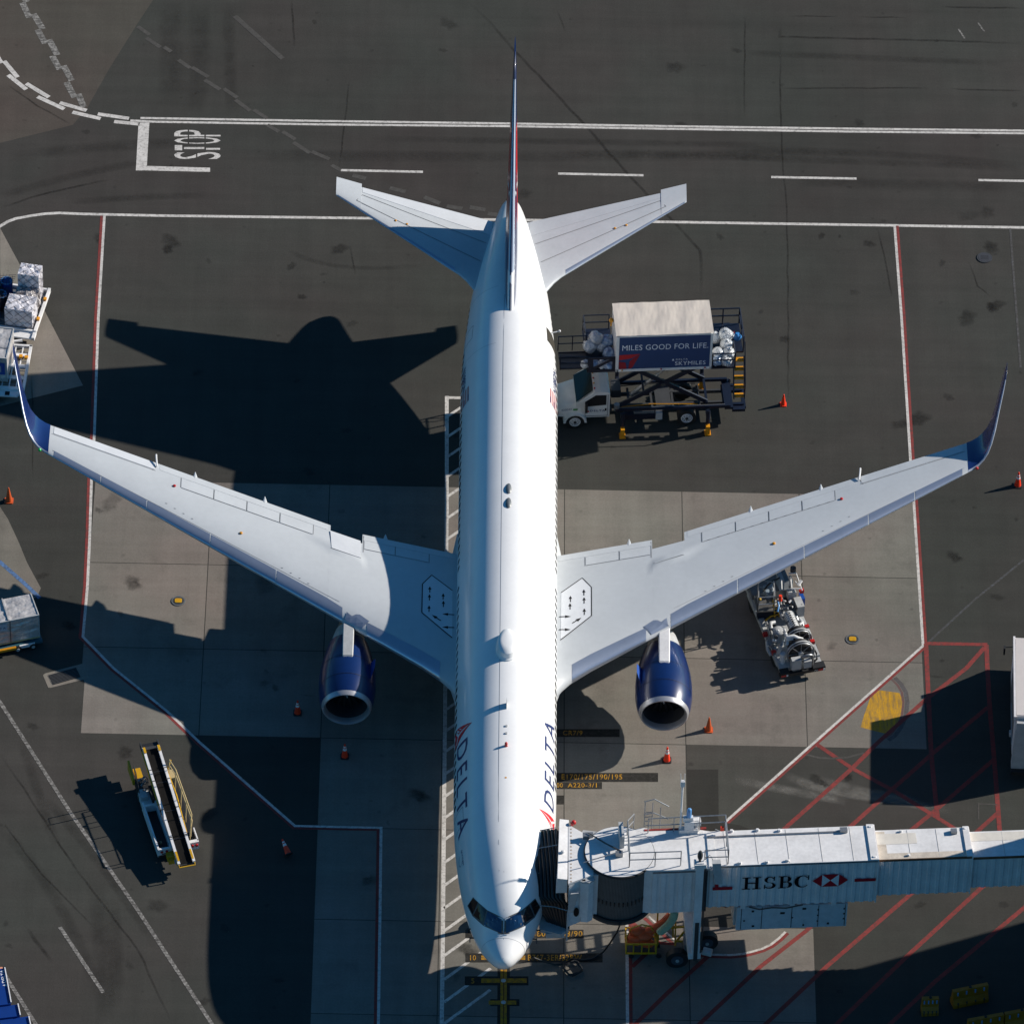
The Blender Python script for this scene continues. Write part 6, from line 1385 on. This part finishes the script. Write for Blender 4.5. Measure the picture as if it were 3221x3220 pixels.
box_at(1085, 1500, 1.45, .5, .3, .65, LGREY, 'equipment_box'); box_at(1255, 1520, 1.3, .4, .25, .45, LGREY, 'equipment_box'); box_at(1085, 1620, .9, .4, .15, .25, MGREY, 'junction_box')
p = FZ(1245, 1490, 1.4); MB().torus(p, (0, 1, .3), .33, .05, 26, 6).torus(p, (0, 1, .3), .18, .04, 20, 6).build('small_reel', STEEL, ft, smooth=60)
p = FZ(1130, 1330, 1.75); MB().box(p.x-.62, p.x+.55, p.y, p.y+.04, 1.2, 1.75).build('sign_panel', BLUEP, ft); MB().box(p.x-.2, p.x+.25, p.y-.02, p.y, 1.55, 1.66).build('red_label', REDP, ft); MB().box(p.x-.65, p.x+.6, p.y-.03, p.y+.05, 1.75, 1.8).build('panel_rail', STEEL, ft)
for k in range(5): MB().beam((p.x-.1+k*.14, p.y-.01, 1.25), (p.x+k*.14, p.y-.01, 1.5), .02).build('blue_stripe', BLUEL, ft)
box_at(1030, 1440, 1.2, .4, .1, .3, CARD, 'tan_box')
box_at(1128, 640, 1.75, .38, .75, .7, LGREY, 'control_cabinet'); box_at(1015, 475, 2.0, .42, .35, .5, LGREY, 'control_cabinet'); box_at(1170, 545, 1.3, .2, .5, .5, BLUEP, 'blue_box'); box_at(1250, 1080, 1.3, .3, .5, .3, LGREY, 'fender_box')
# long filter vessels, tanks and pipework
def cyl(a, b, r, m, name, n=18): return MB().tube(a, b, r, n).build(name, m, ft, smooth=40)
a, b = FZ(970, 810, 1.75), FZ(1070, 1030, 1.7); c_ = cyl((a.x, a.y+.05, 1.6), (a.x+.02, b.y-.15, 1.6), .27, TWHITE, 'filter_vessel')
for k in range(9): y = a.y-.02-(a.y-b.y)*k/8; MB().torus((a.x+.01, y, 1.6), (0, 1, 0), .275, .02, 20, 4).build('vessel_band', STEEL, c_)
for k in range(7): y = a.y-.15-(a.y-b.y)*k/7; MB().box(a.x-.06, a.x+.02, y-.03, y+.03, 1.84, 1.92).build('bolt_row', DGREY, c_)
p = FZ(825, 1060, 1.6); cyl((p.x, p.y, .7), (p.x, p.y, 1.55), .32, paint('tank_grey_blue', (.3, .36, .42), .35), 'filter_tank', 22); MB().ball((p.x, p.y, 1.5), .33, 1, 1, .5, 18, 8).build('tank_dome', LGREY, ft, smooth=70)
p = FZ(880, 1420, 1.35); cyl((p.x, p.y, .6), (p.x, p.y, 1.35), .15, REFL, 'white_canister')
p = FZ(1010, 700, 1.5); cyl((p.x, p.y, .75), (p.x, p.y, 1.4), .3, paint('tank_dark', (.18, .24, .28), .3), 'surge_tank'); p = FZ(1050, 790, 1.3); cyl((p.x, p.y, .75), (p.x, p.y, 1.2), .25, paint('tank_dark', (.18, .24, .28), .3), 'surge_tank')
def pipe(pts, r, m=LGREY, name='pipe'): return MB().path([FZ(*p) for p in pts], r, 10).build(name, m, ft, smooth=60)
pipe([(760, 950, 1.5), (700, 960, 1.55), (690, 1020, 1.5), (740, 1060, 1.2)], .11); pipe([(630, 950, 1.3), (670, 1050, 1.3), (700, 1150, 1.3)], .07, STEEL)
pipe([(900, 1240, 1.9), (850, 1290, 1.8), (830, 1400, 1.3), (800, 1450, 1.0)], .12); pipe([(950, 1180, 2.0), (1050, 1160, 2.1), (1110, 1190, 2.0), (1180, 1210, 1.9)], .1, TWHITE); pipe([(940, 1225, 1.9), (1040, 1205, 1.95)], .05, TWHITE)
pipe([(920, 1120, 1.9), (950, 1190, 1.9), (945, 1300, 1.7)], .09, TWHITE); pipe([(1130, 900, 1.4), (1180, 950, 1.4), (1130, 990, 1.4)], .09); pipe([(1060, 930, 1.5), (1150, 920, 1.5), (1190, 1000, 1.3)], .07, STEEL)
pipe([(720, 1170, 1.0), (760, 1260, 1.0), (700, 1340, .9), (760, 1440, .9)], .1, MGREY); pipe([(830, 740, 1.5), (850, 830, 1.5), (880, 900, 1.5)], .08, STEEL); pipe([(880, 640, 1.5), (900, 700, 1.5), (860, 780, 1.5), (870, 850, 1.4)], .07, MGREY)
pipe([(1340, 1320, 1.5), (1390, 1420, 1.3), (1400, 1500, .8), (1300, 1620, .6)], .05, BLACK, 'hose'); pipe([(1300, 1400, 1.2), (1340, 1500, 1.0), (1330, 1600, .8)], .05, BLACK, 'hose'); pipe([(640, 1240, .9), (650, 1370, .9), (700, 1450, .8)], .09, LGREY)
pipe([(590, 480, 2.0), (640, 400, 2.1), (720, 330, 2.1), (830, 275, 2.1)], .05, BLACK, 'hose'); pipe([(800, 620, 1.9), (820, 700, 1.9), (800, 790, 1.7)], .05, BLUEL, 'hose')
for k in range(34):       # valves, gauges, couplings between the pipes
    x = rnd.uniform(820, 1180) if k < 22 else rnd.uniform(620, 850); y = rnd.uniform(620, 1160) if k < 22 else rnd.uniform(960, 1420); p = FZ(x, y, rnd.uniform(1.2, 1.75)); r = rnd.uniform(.05, .11); m = rnd.choice([STEEL, LGREY, MGREY, DGREY, REFL])
    if abs(p.x) < 1.05: MB().tube(p, p+V((rnd.uniform(-.2, .2), rnd.uniform(-.2, .2), rnd.uniform(.05, .2))), r, 10, r*rnd.uniform(.6, 1)).build('valve', m, ft)
for x, y, z in ((1245, 1000, 1.4), (1330, 1225, 1.5), (1165, 450, 1.8), (615, 1110, 1.1), (745, 1390, 1.0)): p = FZ(x, y, z); MB().box(p.x-.11, p.x+.11, p.y-.1, p.y+.1, z-.2, z).build('red_box', REDS, ft)
# lift platform with rails and ladder
pl = [FZ(x, y, 1.55) for x, y in ((500, 520), (735, 560), (745, 770), (500, 790))]
MB().hexa([V((p.x, p.y, 1.48)) for p in pl[::-1]], [V((p.x, p.y, 1.55)) for p in pl[::-1]]).build('lift_platform', paint('tread_plate', (.3, .29, .27), .35, metal=.6, dirt=.4), ft)
rail(ft, [(p.x, p.y) for p in pl]+[(pl[0].x, pl[0].y)], 1.55, (.5, 1.0), STEEL, .03, .7); a = FZ(455, 560, 1.5); b = FZ(510, 790, 1.3); MB().beam(a, b, .08, .3).build('platform_side', MGREY, ft)
MB().box(a.x-.1, a.x+1.0, b.y-.1, b.y+.15, .8, 1.3).build('platform_sill', TNAVY, ft)
mb = MB(); a, b = FZ(730, 610, 2.0), FZ(790, 860, 1.0)
for dx in (0, .22): mb.beam((a.x+dx, a.y, 2.0), (b.x+dx-.1, b.y, .9), .05)
for k in range(6): f = k/6; q_ = V((a.x, a.y, 2)).lerp(V((b.x-.1, b.y, .9)), f); mb.beam(q_, q_+V((.22, 0, 0)), .04)
mb.beam(FZ(780, 840, 1.1), FZ(690, 860, 1.1), .06).beam(FZ(690, 860, 1.1), FZ(615, 925, 1.1), .06); mb.build('yellow_ladder', YEL, ft)
p = FZ(845, 555, 2.2); MB().tube((p.x, p.y, 1.9), (p.x, p.y, 2.25), .1, 14, .08).build('beacon', ORG, ft); MB().tube((p.x, p.y, 1.0), (p.x, p.y, 1.9), .04, 8).build('beacon_post', STEEL, ft)
p = FZ(535, 600, 2.5); MB().ball(p, .07).build('yellow_cap', YEL, ft)
# forward frame and cab under the wing
MB().box(-1.1, 1.05, 5.2, 7.2, .7, 1.2).build('deck', MGREY, ft); MB().box(-1.1, 1.05, 7.0, 8.3, .6, 1.9).build('cab', LGREY, ft); MB().box(-.9, .85, 6.96, 7.0, 1.3, 1.8).build('cab_window', GLASS, ft)
mb = MB()
for a, b in (((970, 210), (1080, 200)), ((1080, 200), (1175, 470)), ((1000, 440), (1175, 440)), ((1000, 300), (1015, 430)), ((860, 300), (865, 450)), ((1070, 330), (1120, 400)), ((740, 330), (740, 480))): MB().tube(FZ(*a, 2.2), FZ(*b, 2.2), .035, 6).build('frame_tube', TWHITE, ft)
pipe([(985, 260, 2.0), (1010, 330, 2.0), (995, 420, 1.9)], .1, STEEL); p = FZ(1035, 175, 2.2); MB().tube(p, p+V((0, 0, .25)), .15, 12).build('lamp', DGREY, ft)
for x, y in ((840, 240), (700, 400), (640, 440)): p = FZ(x, y, 1.9); MB().box(p.x-.12, p.x+.12, p.y-.4, p.y+.3, 1.2, 1.9).build('column', paint('blue_grey', (.25, .32, .38), .5), ft)
p = FZ(890, 490, 1.9); MB().tube((p.x, p.y, 1.3), (p.x+.4, p.y-.1, 1.3), .2, 14).build('dark_drum', BLACK, ft)
p = FZ(1110, 390, 2.25); MB().beam(p, p+V((.25, .2, .1)), .12).build('white_box', REFL, ft)

# ------------------------------------------------------------------ loaded pallet dolly, container, roller dolly (upper left)
pd = thing('cargo_dolly', 'white flatbed cargo dolly carrying a netted pallet load near the left edge', 'dolly', (-25.2, 47.9, 0), 0)
A_ = V((-24.5, 51.25)); B_ = V((-25.1, 47.85)); ux = (A_-B_).normalized(); vx = V((-ux.y, ux.x))
ang = math.atan2(ux.y, ux.x)-PI/2
pd.matrix_basis = Matrix.Translation((B_.x, B_.y, 0)) @ Matrix.Rotation(ang, 4, 'Z')
MB().box(-3.4, 0, 0, .12, .42, .62).box(-3.4, 0, 3.35, 3.47, .42, .62).box(-.14, 0, 0, 3.47, .42, .66).build('deck_frame', JWHITE, pd)
MB().box(-3.4, -.1, .1, 3.4, .38, .46).build('deck', MGREY, pd)
for y in (.75, 1.5, 2.2, 2.9): MB().box(-3.4, -.12, y-.05, y+.05, .46, .52).build('deck_roller', STEEL, pd)
MB().box(-3.4, -.0, -.5, 0, .42, .52).build('front_step', JWHITE, pd); MB().box(-2.35, -1.6, -.42, -.1, .52, .53).build('step_opening', SOOT, pd)
MB().box(-.14, .02, -.5, 0, .4, .6).build('corner_post', JWHITE, pd)
for y in (.9, 2.5): MB().box(-.16, -.02, y-.1, y+.1, .66, .78).build('stop_lock', ORY, pd)
MB().beam((-1.8, -1.1, .4), (-.6, -.62, .42), .12).beam((-1.8, -1.1, .4), (-2.2, -1.7, .38), .12).build('tow_bar', JWHITE, pd); MB().box(-1.5, -.4, -.75, -.5, .1, .3).build('axle', BLACK, pd)
for x in (-3.0, -.5):
    for y in (.5, 3.0): MB().tube((x-.1, y, .2), (x+.1, y, .2), .2, 16).build('tyre', BLACK, pd)
NET = paint('cargo_net', (.06, .05, .06), .8)
BOXW = paint('wrapped_box_white', (.8, .78, .82), .35, dirt=.25, scale=4, coat=.5); PLAS = paint('plastic_wrap', (.65, .6, .58), .25, dirt=.5, scale=6, coat=.8)
add_bump(BOXW, 3, .5, .06); add_bump(PLAS, 5, 1, .15)
Md = pd.matrix_basis
def load(name, x0, x1, y0, y1, z0, z1, m, label, cat='crate', net=True, jit=.03, group='cargo under the net'):
    t = thing(name, label, cat, Md @ V(((x0+x1)/2, (y0+y1)/2, z0)), ang, group); a, b, h = (x1-x0)/2, (y1-y0)/2, z1-z0
    n = 6; mb = MB()
    def sf(f): 
        vs = []; 
        for j in range(n+1):
            for i in range(n+1): p = f(i/n, j/n); vs.append(V(p)+V([rnd.uniform(-jit, jit) for _ in range(3)])*(1 if 0 < i < n and 0 < j < n else 0))
        mb.add(vs, [(j*(n+1)+i, j*(n+1)+i+1, (j+1)*(n+1)+i+1, (j+1)*(n+1)+i) for j in range(n) for i in range(n)])
    sf(lambda u, v: (-a+2*a*u, -b+2*b*v, h)); sf(lambda u, v: (-a+2*a*u, -b, h*v)); sf(lambda u, v: (a, -b+2*b*u, h*v)); sf(lambda u, v: (-a, b-2*b*u, h*v)); sf(lambda u, v: (a-2*a*u, b, h*v))
    mb.build('wrapped_box', m, t)
    if net:
        mb = MB(); s_ = .5
        def lines(O, U, Vv, lu, lv):
            k = -lv
            while k < lu:
                for sg in (1, -1):
                    t0 = max(0, -k); t1 = min(lv, lu-k)
                    if t1 > t0:
                        p0 = (k+t0, t0); p1 = (k+t1, t1)
                        if sg < 0: p0 = (lu-p0[0], p0[1]); p1 = (lu-p1[0], p1[1])
                        mb.tube(O+U*p0[0]+Vv*p0[1], O+U*p1[0]+Vv*p1[1], .01, 4, cap=False)
                k += s_
        o_ = .035
        lines(V((-a, -b, h+o_)), V((1, 0, 0)), V((0, 1, 0)), 2*a, 2*b); lines(V((-a, -b-o_, 0)), V((1, 0, 0)), V((0, 0, 1)), 2*a, h); lines(V((a+o_, -b, 0)), V((0, 1, 0)), V((0, 0, 1)), 2*b, h)
        mb.build('net', NET, t)
    return t
load('cargo_box', -1.75, -.25, .25, 1.45, .55, 1.75, BOXW, 'large white wrapped box under the net at the near right corner', jit=.07)
load('cargo_box', -1.5, -.35, 2.3, 3.2, .55, 2.45, BOXW, 'tallest white box under the net at the far right of the pallet', jit=.06)
load('cargo_box', -1.5, -.3, 1.5, 2.25, .55, 1.6, PLAS, 'bundle of goods in shiny clear plastic between the two white boxes', 'bundle', True, .12)
for x, y, z, r, m, lb in ((-2.2, 2.6, .95, .42, BLUEP, 'dark blue drum under the net at the far side of the pallet'), (-2.75, 2.3, .9, .42, TNAVY, 'navy drum under the net by the left frame edge'), (-2.3, 1.6, .85, .45, TNAVY, 'navy wrapped bundle in the middle of the pallet'), (-2.5, .8, .8, .45, BLUEP, 'blue wrapped bundle at the near left of the pallet'), (-3.1, 1.5, .8, .4, TNAVY, 'navy bundle cut by the left frame edge')):
    t = thing('wrapped_drum', lb, 'drum', Md @ V((x, y, .52)), ang, 'blue drums under the net')
    MB().tube((0, 0, 0), (0, 0, z+.1), r*.8, 18, r*.78).build('drum_body', m, t, smooth=40); MB().torus((0, 0, z+.1), (0, 0, 1), r*.7, .04, 20, 6).tube((.2, 0, z+.1), (.2, 0, z+.16), .06, 8).build('drum_rim', BLUEL, t)
    mb = MB()
    for k in range(-2, 3): mb.tube((-r, k*r*.4-.1, z+.16), (r, k*r*.4+.15, z+.16), .012, 4).tube((k*r*.4-.1, r, z+.17), (k*r*.4+.1, -r, z+.17), .012, 4)
    mb.build('net', NET, t)
rdl = thing('roller_dolly', 'empty white roller dolly with open frame below the netted pallet', 'dolly', (-25.46, 43.45, 0), math.atan2(46.73-43.45, .21)-PI/2)
MB().box(-.14, 0, .0, 3.4, .4, .56).box(-2.6, 0, -.1, .12, .4, .55).box(-2.6, 0, 3.3, 3.42, .4, .56).box(-2.6, -.1, .75, 1.0, .4, .52).box(-2.6, -.1, 1.65, 1.9, .4, .52).box(-2.6, -.1, 2.55, 2.75, .4, .52).build('frame', JWHITE, rdl)
for k in range(6): MB().box(-.5-k*.38, -.44-k*.38, .1, 3.35, .44, .5).build('bar', JWHITE, rdl)
for k in range(9): MB().tube((-2.5, .35+k*.36, .47), (-.15, .35+k*.36, .47), .022, 8).build('roller', STEEL, rdl)
MB().box(-2.6, -.3, -.55, -.1, .38, .46).box(-.35, -.12, -.45, -.05, .38, .5).build('front_step', JWHITE, rdl); MB().box(-1.0, -.75, -.5, -.2, .46, .465).build('step_opening', SOOT, rdl)
for x, y in ((-.5, 2.45), (-.2, 2.4)): MB().box(x-.09, x+.09, y-.1, y+.1, .5, .64).build('stop_lock', ORY, rdl)
for x in (-2.2, -.5):
    for y in (.4, 3.0): MB().tube((x-.1, y, .2), (x+.1, y, .2), .2, 16).build('tyre', BLACK, rdl)
def dent_box(par, x0, x1, y0, y1, z0, z1, m, name, j=.03, n=8):
    mb = MB()
    def sf(f):
        mb.add([V(f(i/n, k/n))+(V([rnd.uniform(-j, j) for _ in range(3)]) if 0 < i < n and 0 < k < n else V((0, 0, 0))) for k in range(n+1) for i in range(n+1)], [(k*(n+1)+i, k*(n+1)+i+1, (k+1)*(n+1)+i+1, (k+1)*(n+1)+i) for k in range(n) for i in range(n)])
    sf(lambda u, v: (x0+(x1-x0)*u, y0+(y1-y0)*v, z1)); sf(lambda u, v: (x0+(x1-x0)*u, y0, z0+(z1-z0)*v)); sf(lambda u, v: (x1, y0+(y1-y0)*u, z0+(z1-z0)*v)); sf(lambda u, v: (x0, y1-(y1-y0)*u, z0+(z1-z0)*v)); sf(lambda u, v: (x1-(x1-x0)*u, y1, z0+(z1-z0)*v))
    return mb.build(name, m, par)
cn = thing('cargo_container', 'dented grey cargo container on the roller dolly cut by the left frame edge', 'container', (-26.4, 43.95, .55), R(-6))
dent_box(cn, -2.0, 0, 0, 2.35, 0, 1.65, ALU, 'container_shell')
for a, b in (((0, 0), (0, 2.35)), ((-2, 0), (0, 0)), ((-2, 2.35), (0, 2.35))): MB().beam((*a, 1.66), (*b, 1.66), .06).build('edge_rail', LGREY, cn)
MB().beam((0, 0, 0), (0, 0, 1.66), .06).build('corner_post', LGREY, cn); MB().beam((-2, .8, 1.68), (0, .8, 1.68), .03).build('roof_joint', STEEL, cn)
MB().box(-1.2, -.1, -.02, 0, .5, 1.3).build('side_panel', BLUEP, cn); MB().box(-.9, -.3, -.04, -.02, .7, 1.1).build('side_label', LGREY, cn)
# container cart on the left edge
cc = thing('container_cart', 'boxy dented aluminium baggage container with airline logo on a low cart at the left edge', 'cart', (-23.66, 24.95, 0), R(17.5))
dent_box(cc, -4.6, 0, 0, 1.6, .55, 2.1, ALU, 'container_shell', .035, 10)
for x in (-4.5, -3.05, -1.5): MB().box(x-.03, x+.03, -.03, -.0, .55, 2.1).build('side_rib', MGREY, cc)
for z in (.56, 2.1): MB().beam((-4.6, -.0, z), (.02, -.0, z), .06).build('edge_rail', BEIGE if z < 1 else LGREY, cc)
MB().beam((0, 0, .55), (0, 0, 2.1), .05).beam((0, 0, 2.12), (0, 1.6, 2.12), .05).build('edge_rail', LGREY, cc); MB().beam((-1.55, 0, 2.14), (-1.5, 1.6, 2.14), .07).build('roof_rib', ALU, cc)
MB().box(-2.85, -1.65, -.03, -.01, 1.5, 1.95).build('logo_board', paint('logo_board', (.5, .52, .58), .5), cc)
text_on(MB(), 'DELTA', plane_map((-2.55, -.035, 1.62), (.82, 0, 0), (0, 0, .14)), spacing=1.3).build('lettering', LN, cc); MB().poly([(-2.75, -.036, 1.61), (-2.6, -.036, 1.61), (-2.67, -.036, 1.75)]).build('emblem', REDP, cc)
MB().box(-4.7, .12, -.2, 1.7, .28, .42).build('cart_deck', paint('cart_teal', (.03, .1, .13), .4), cc); MB().box(-1.1, -.3, -.28, -.2, .26, .44).build('white_bumper', REFL, cc); MB().box(-4.4, -2.6, -.28, -.2, .26, .44).build('white_bumper', REFL, cc); MB().box(-2.6, -1.1, -.26, -.2, .3, .36).build('red_reflector', REDS, cc)
MB().beam((-2.3, -.25, .35), (-1.3, -.35, .45), .14).build('tow_bar', ORY, cc)
for x in (-4.0, -2.35, -1.2, -.4): MB().tube((x, -.3, .22), (x, -.1, .22), .2, 16).build('tyre', BLACK, cc); MB().tube((x, -.33, .22), (x, -.3, .22), .09, 10).build('hub', LGREY, cc)

# ------------------------------------------------------------------ box truck cut by the right edge
bt = thing('box_truck', 'tall white box truck cut off by the right frame edge', 'truck', (25.35, 17.2, 0), R(-2.2))
MB().box(0, 2.6, .2, 5.75, 1.1, 3.8).build('cargo_box', JGREY, bt); MB().box(.06, 2.54, .25, 5.7, 3.8, 3.84).build('roof', FABRIC if 0 else paint('roof_cream', (.6, .55, .52), .6, dirt=.06), bt); MB().box(-.06, .04, .1, 5.8, 3.55, 3.86).build('roof_rail', JGREY, bt)
MB().box(-.02, 0, .6, 4.6, 1.2, 3.3).build('side_panel', MGREY, bt); MB().beam((-.03, .4, 1.6), (-.03, 3.3, 1.6), .04).build('side_rail', LGREY, bt)
MB().hexa([(.0, -.35, .6), (2.6, -.35, .6), (2.6, .2, .6), (0, .2, .6)], [(.1, -.1, 3.6), (2.5, -.1, 3.6), (2.5, .2, 3.6), (.1, .2, 3.6)]).build('rear_door', LGREY, bt); MB().box(0, 2.6, -.6, -.3, .45, .65).build('rear_bumper', BLACK, bt)
MB().box(.2, 2.4, .3, 7.6, .6, 1.05).build('chassis', DGREY, bt); MB().hexa([(.15, 5.8, .7), (2.45, 5.8, .7), (2.45, 7.7, .7), (.15, 7.7, .7)], [(.2, 5.8, 2.6), (2.4, 5.8, 2.6), (2.4, 6.9, 2.5), (.2, 6.9, 2.5)]).build('cab', JGREY, bt)
MB().box(.13, .17, 6.0, 6.8, 1.6, 2.4).build('side_window', GLASS, bt)
for x in (.25, 2.35):
    for y in (1.2, 6.4): MB().tube((x-.15, y, .5), (x+.15, y, .5), .5, 22).build('tyre', BLACK, bt)
MB().beam((.1, 6.6, 2.3), (-.35, 6.65, 2.2), .03).box(-.42, -.34, 6.5, 6.75, 1.8, 2.25).build('mirror', BLACK, bt)
MB().box(-.1, 0, 1.6, 1.9, .9, 1.1).build('side_lamp', LGREY, bt)

# ------------------------------------------------------------------ blue boarding stairs, lower left corner
bs = thing('boarding_stairs', 'blue mobile stairs with airline name and white handrail in the lower left corner', 'stairs', (-24.0, 1.3, 0), R(10.5))
BD = paint('stairs_blue', (.004, .035, .2), .4, dirt=.1)
MB().box(-2.2, 0, -2.35, 0, .5, 1.5).box(-2.2, .33, -3.1, -2.35, .4, 1.4).box(-2.2, .75, -3.9, -3.1, .3, 1.3).build('body', BD, bs)
MB().beam((0, .0, 1.55), (.02, -2.3, 1.55), .05).beam((.34, -2.35, 1.45), (.36, -3.1, 1.45), .05).beam((.76, -3.15, 1.35), (.78, -3.8, 1.35), .05).build('white_edge', REFL, bs)
text_on(MB(), 'DELTA', plane_map((-.06, -.95, 1.5), (.0, .85, 0), (-.19, 0, 0), (0, 0, 1)), offset=.02, spacing=1.1).build('lettering', REFL, bs)
MB().poly([(-.06, -1.2, 1.507), (-.06, -1.02, 1.507), (-.25, -1.1, 1.507)]).build('emblem', REFL, bs)
MB().box(-2.2, -.08, .0, .1, 1.35, 1.5).build('top_lamp', paint('lamp_peach', (.8, .35, .2), .4), bs); MB().box(-.1, .04, -.02, .12, 1.3, 1.5).build('corner_cap', BLACK, bs)
for y in (-.6, -3.4):
    for x in (-1.6, -.3): MB().tube((x-.12, y, .3), (x+.12, y, .3), .3, 18).build('tyre', BLACK, bs)
# ------------------------------------------------------------------ yellow water-filled barriers, lower right
YB = paint('barrier_yellow', (.4, .15, .003), .6, dirt=.25)
def barrier(px0, py0, px1, py1, label, n=2):
    a, b = [US(2760+x/4.1909, 2880+y/4.1909, 1.0) for x, y in ((px0, py0), (px1, py1))]; L = (b-a).length
    t = thing('barrier', label, 'barrier', (a.x, a.y, 0), math.atan2(b.y-a.y, b.x-a.x), 'yellow plastic barriers')
    MB().loft([[V((x, -.3, 0)), V((x, -.3, .2)), V((x, -.14, .5)), V((x, -.1, 1.0)), V((x, .1, 1.0)), V((x, .14, .5)), V((x, .3, .2)), V((x, .3, 0))] for x in (-.12 if 0 else 0, L)]).build('barrier_body', YB, t)
    MB().tube((L/2, 0, 1.0), (L/2, 0, 1.05), .07, 10).build('filler_cap', BLACK, t)
    for k in range(4): x = L*(k+.5)/4; MB().box(x-.03, x+.03, -.16, -.1, .72, .92).build('reflector', BLUEL, t); MB().box(x-.03, x+.03, -.3, -.2, .02, .32).build('fork_slot', DGREY, t)
barrier(590, 1080, 810, 1070, 'short yellow plastic barrier nearest the jet bridge, left of the others'); barrier(995, 985, 1455, 890, 'yellow plastic barrier standing alone, topmost of the four'); barrier(1195, 1370, 1660, 1285, 'yellow plastic barrier in the bottom row, left one cut by the lower frame edge'); barrier(1680, 1282, 2130, 1195, 'yellow plastic barrier in the bottom right corner')
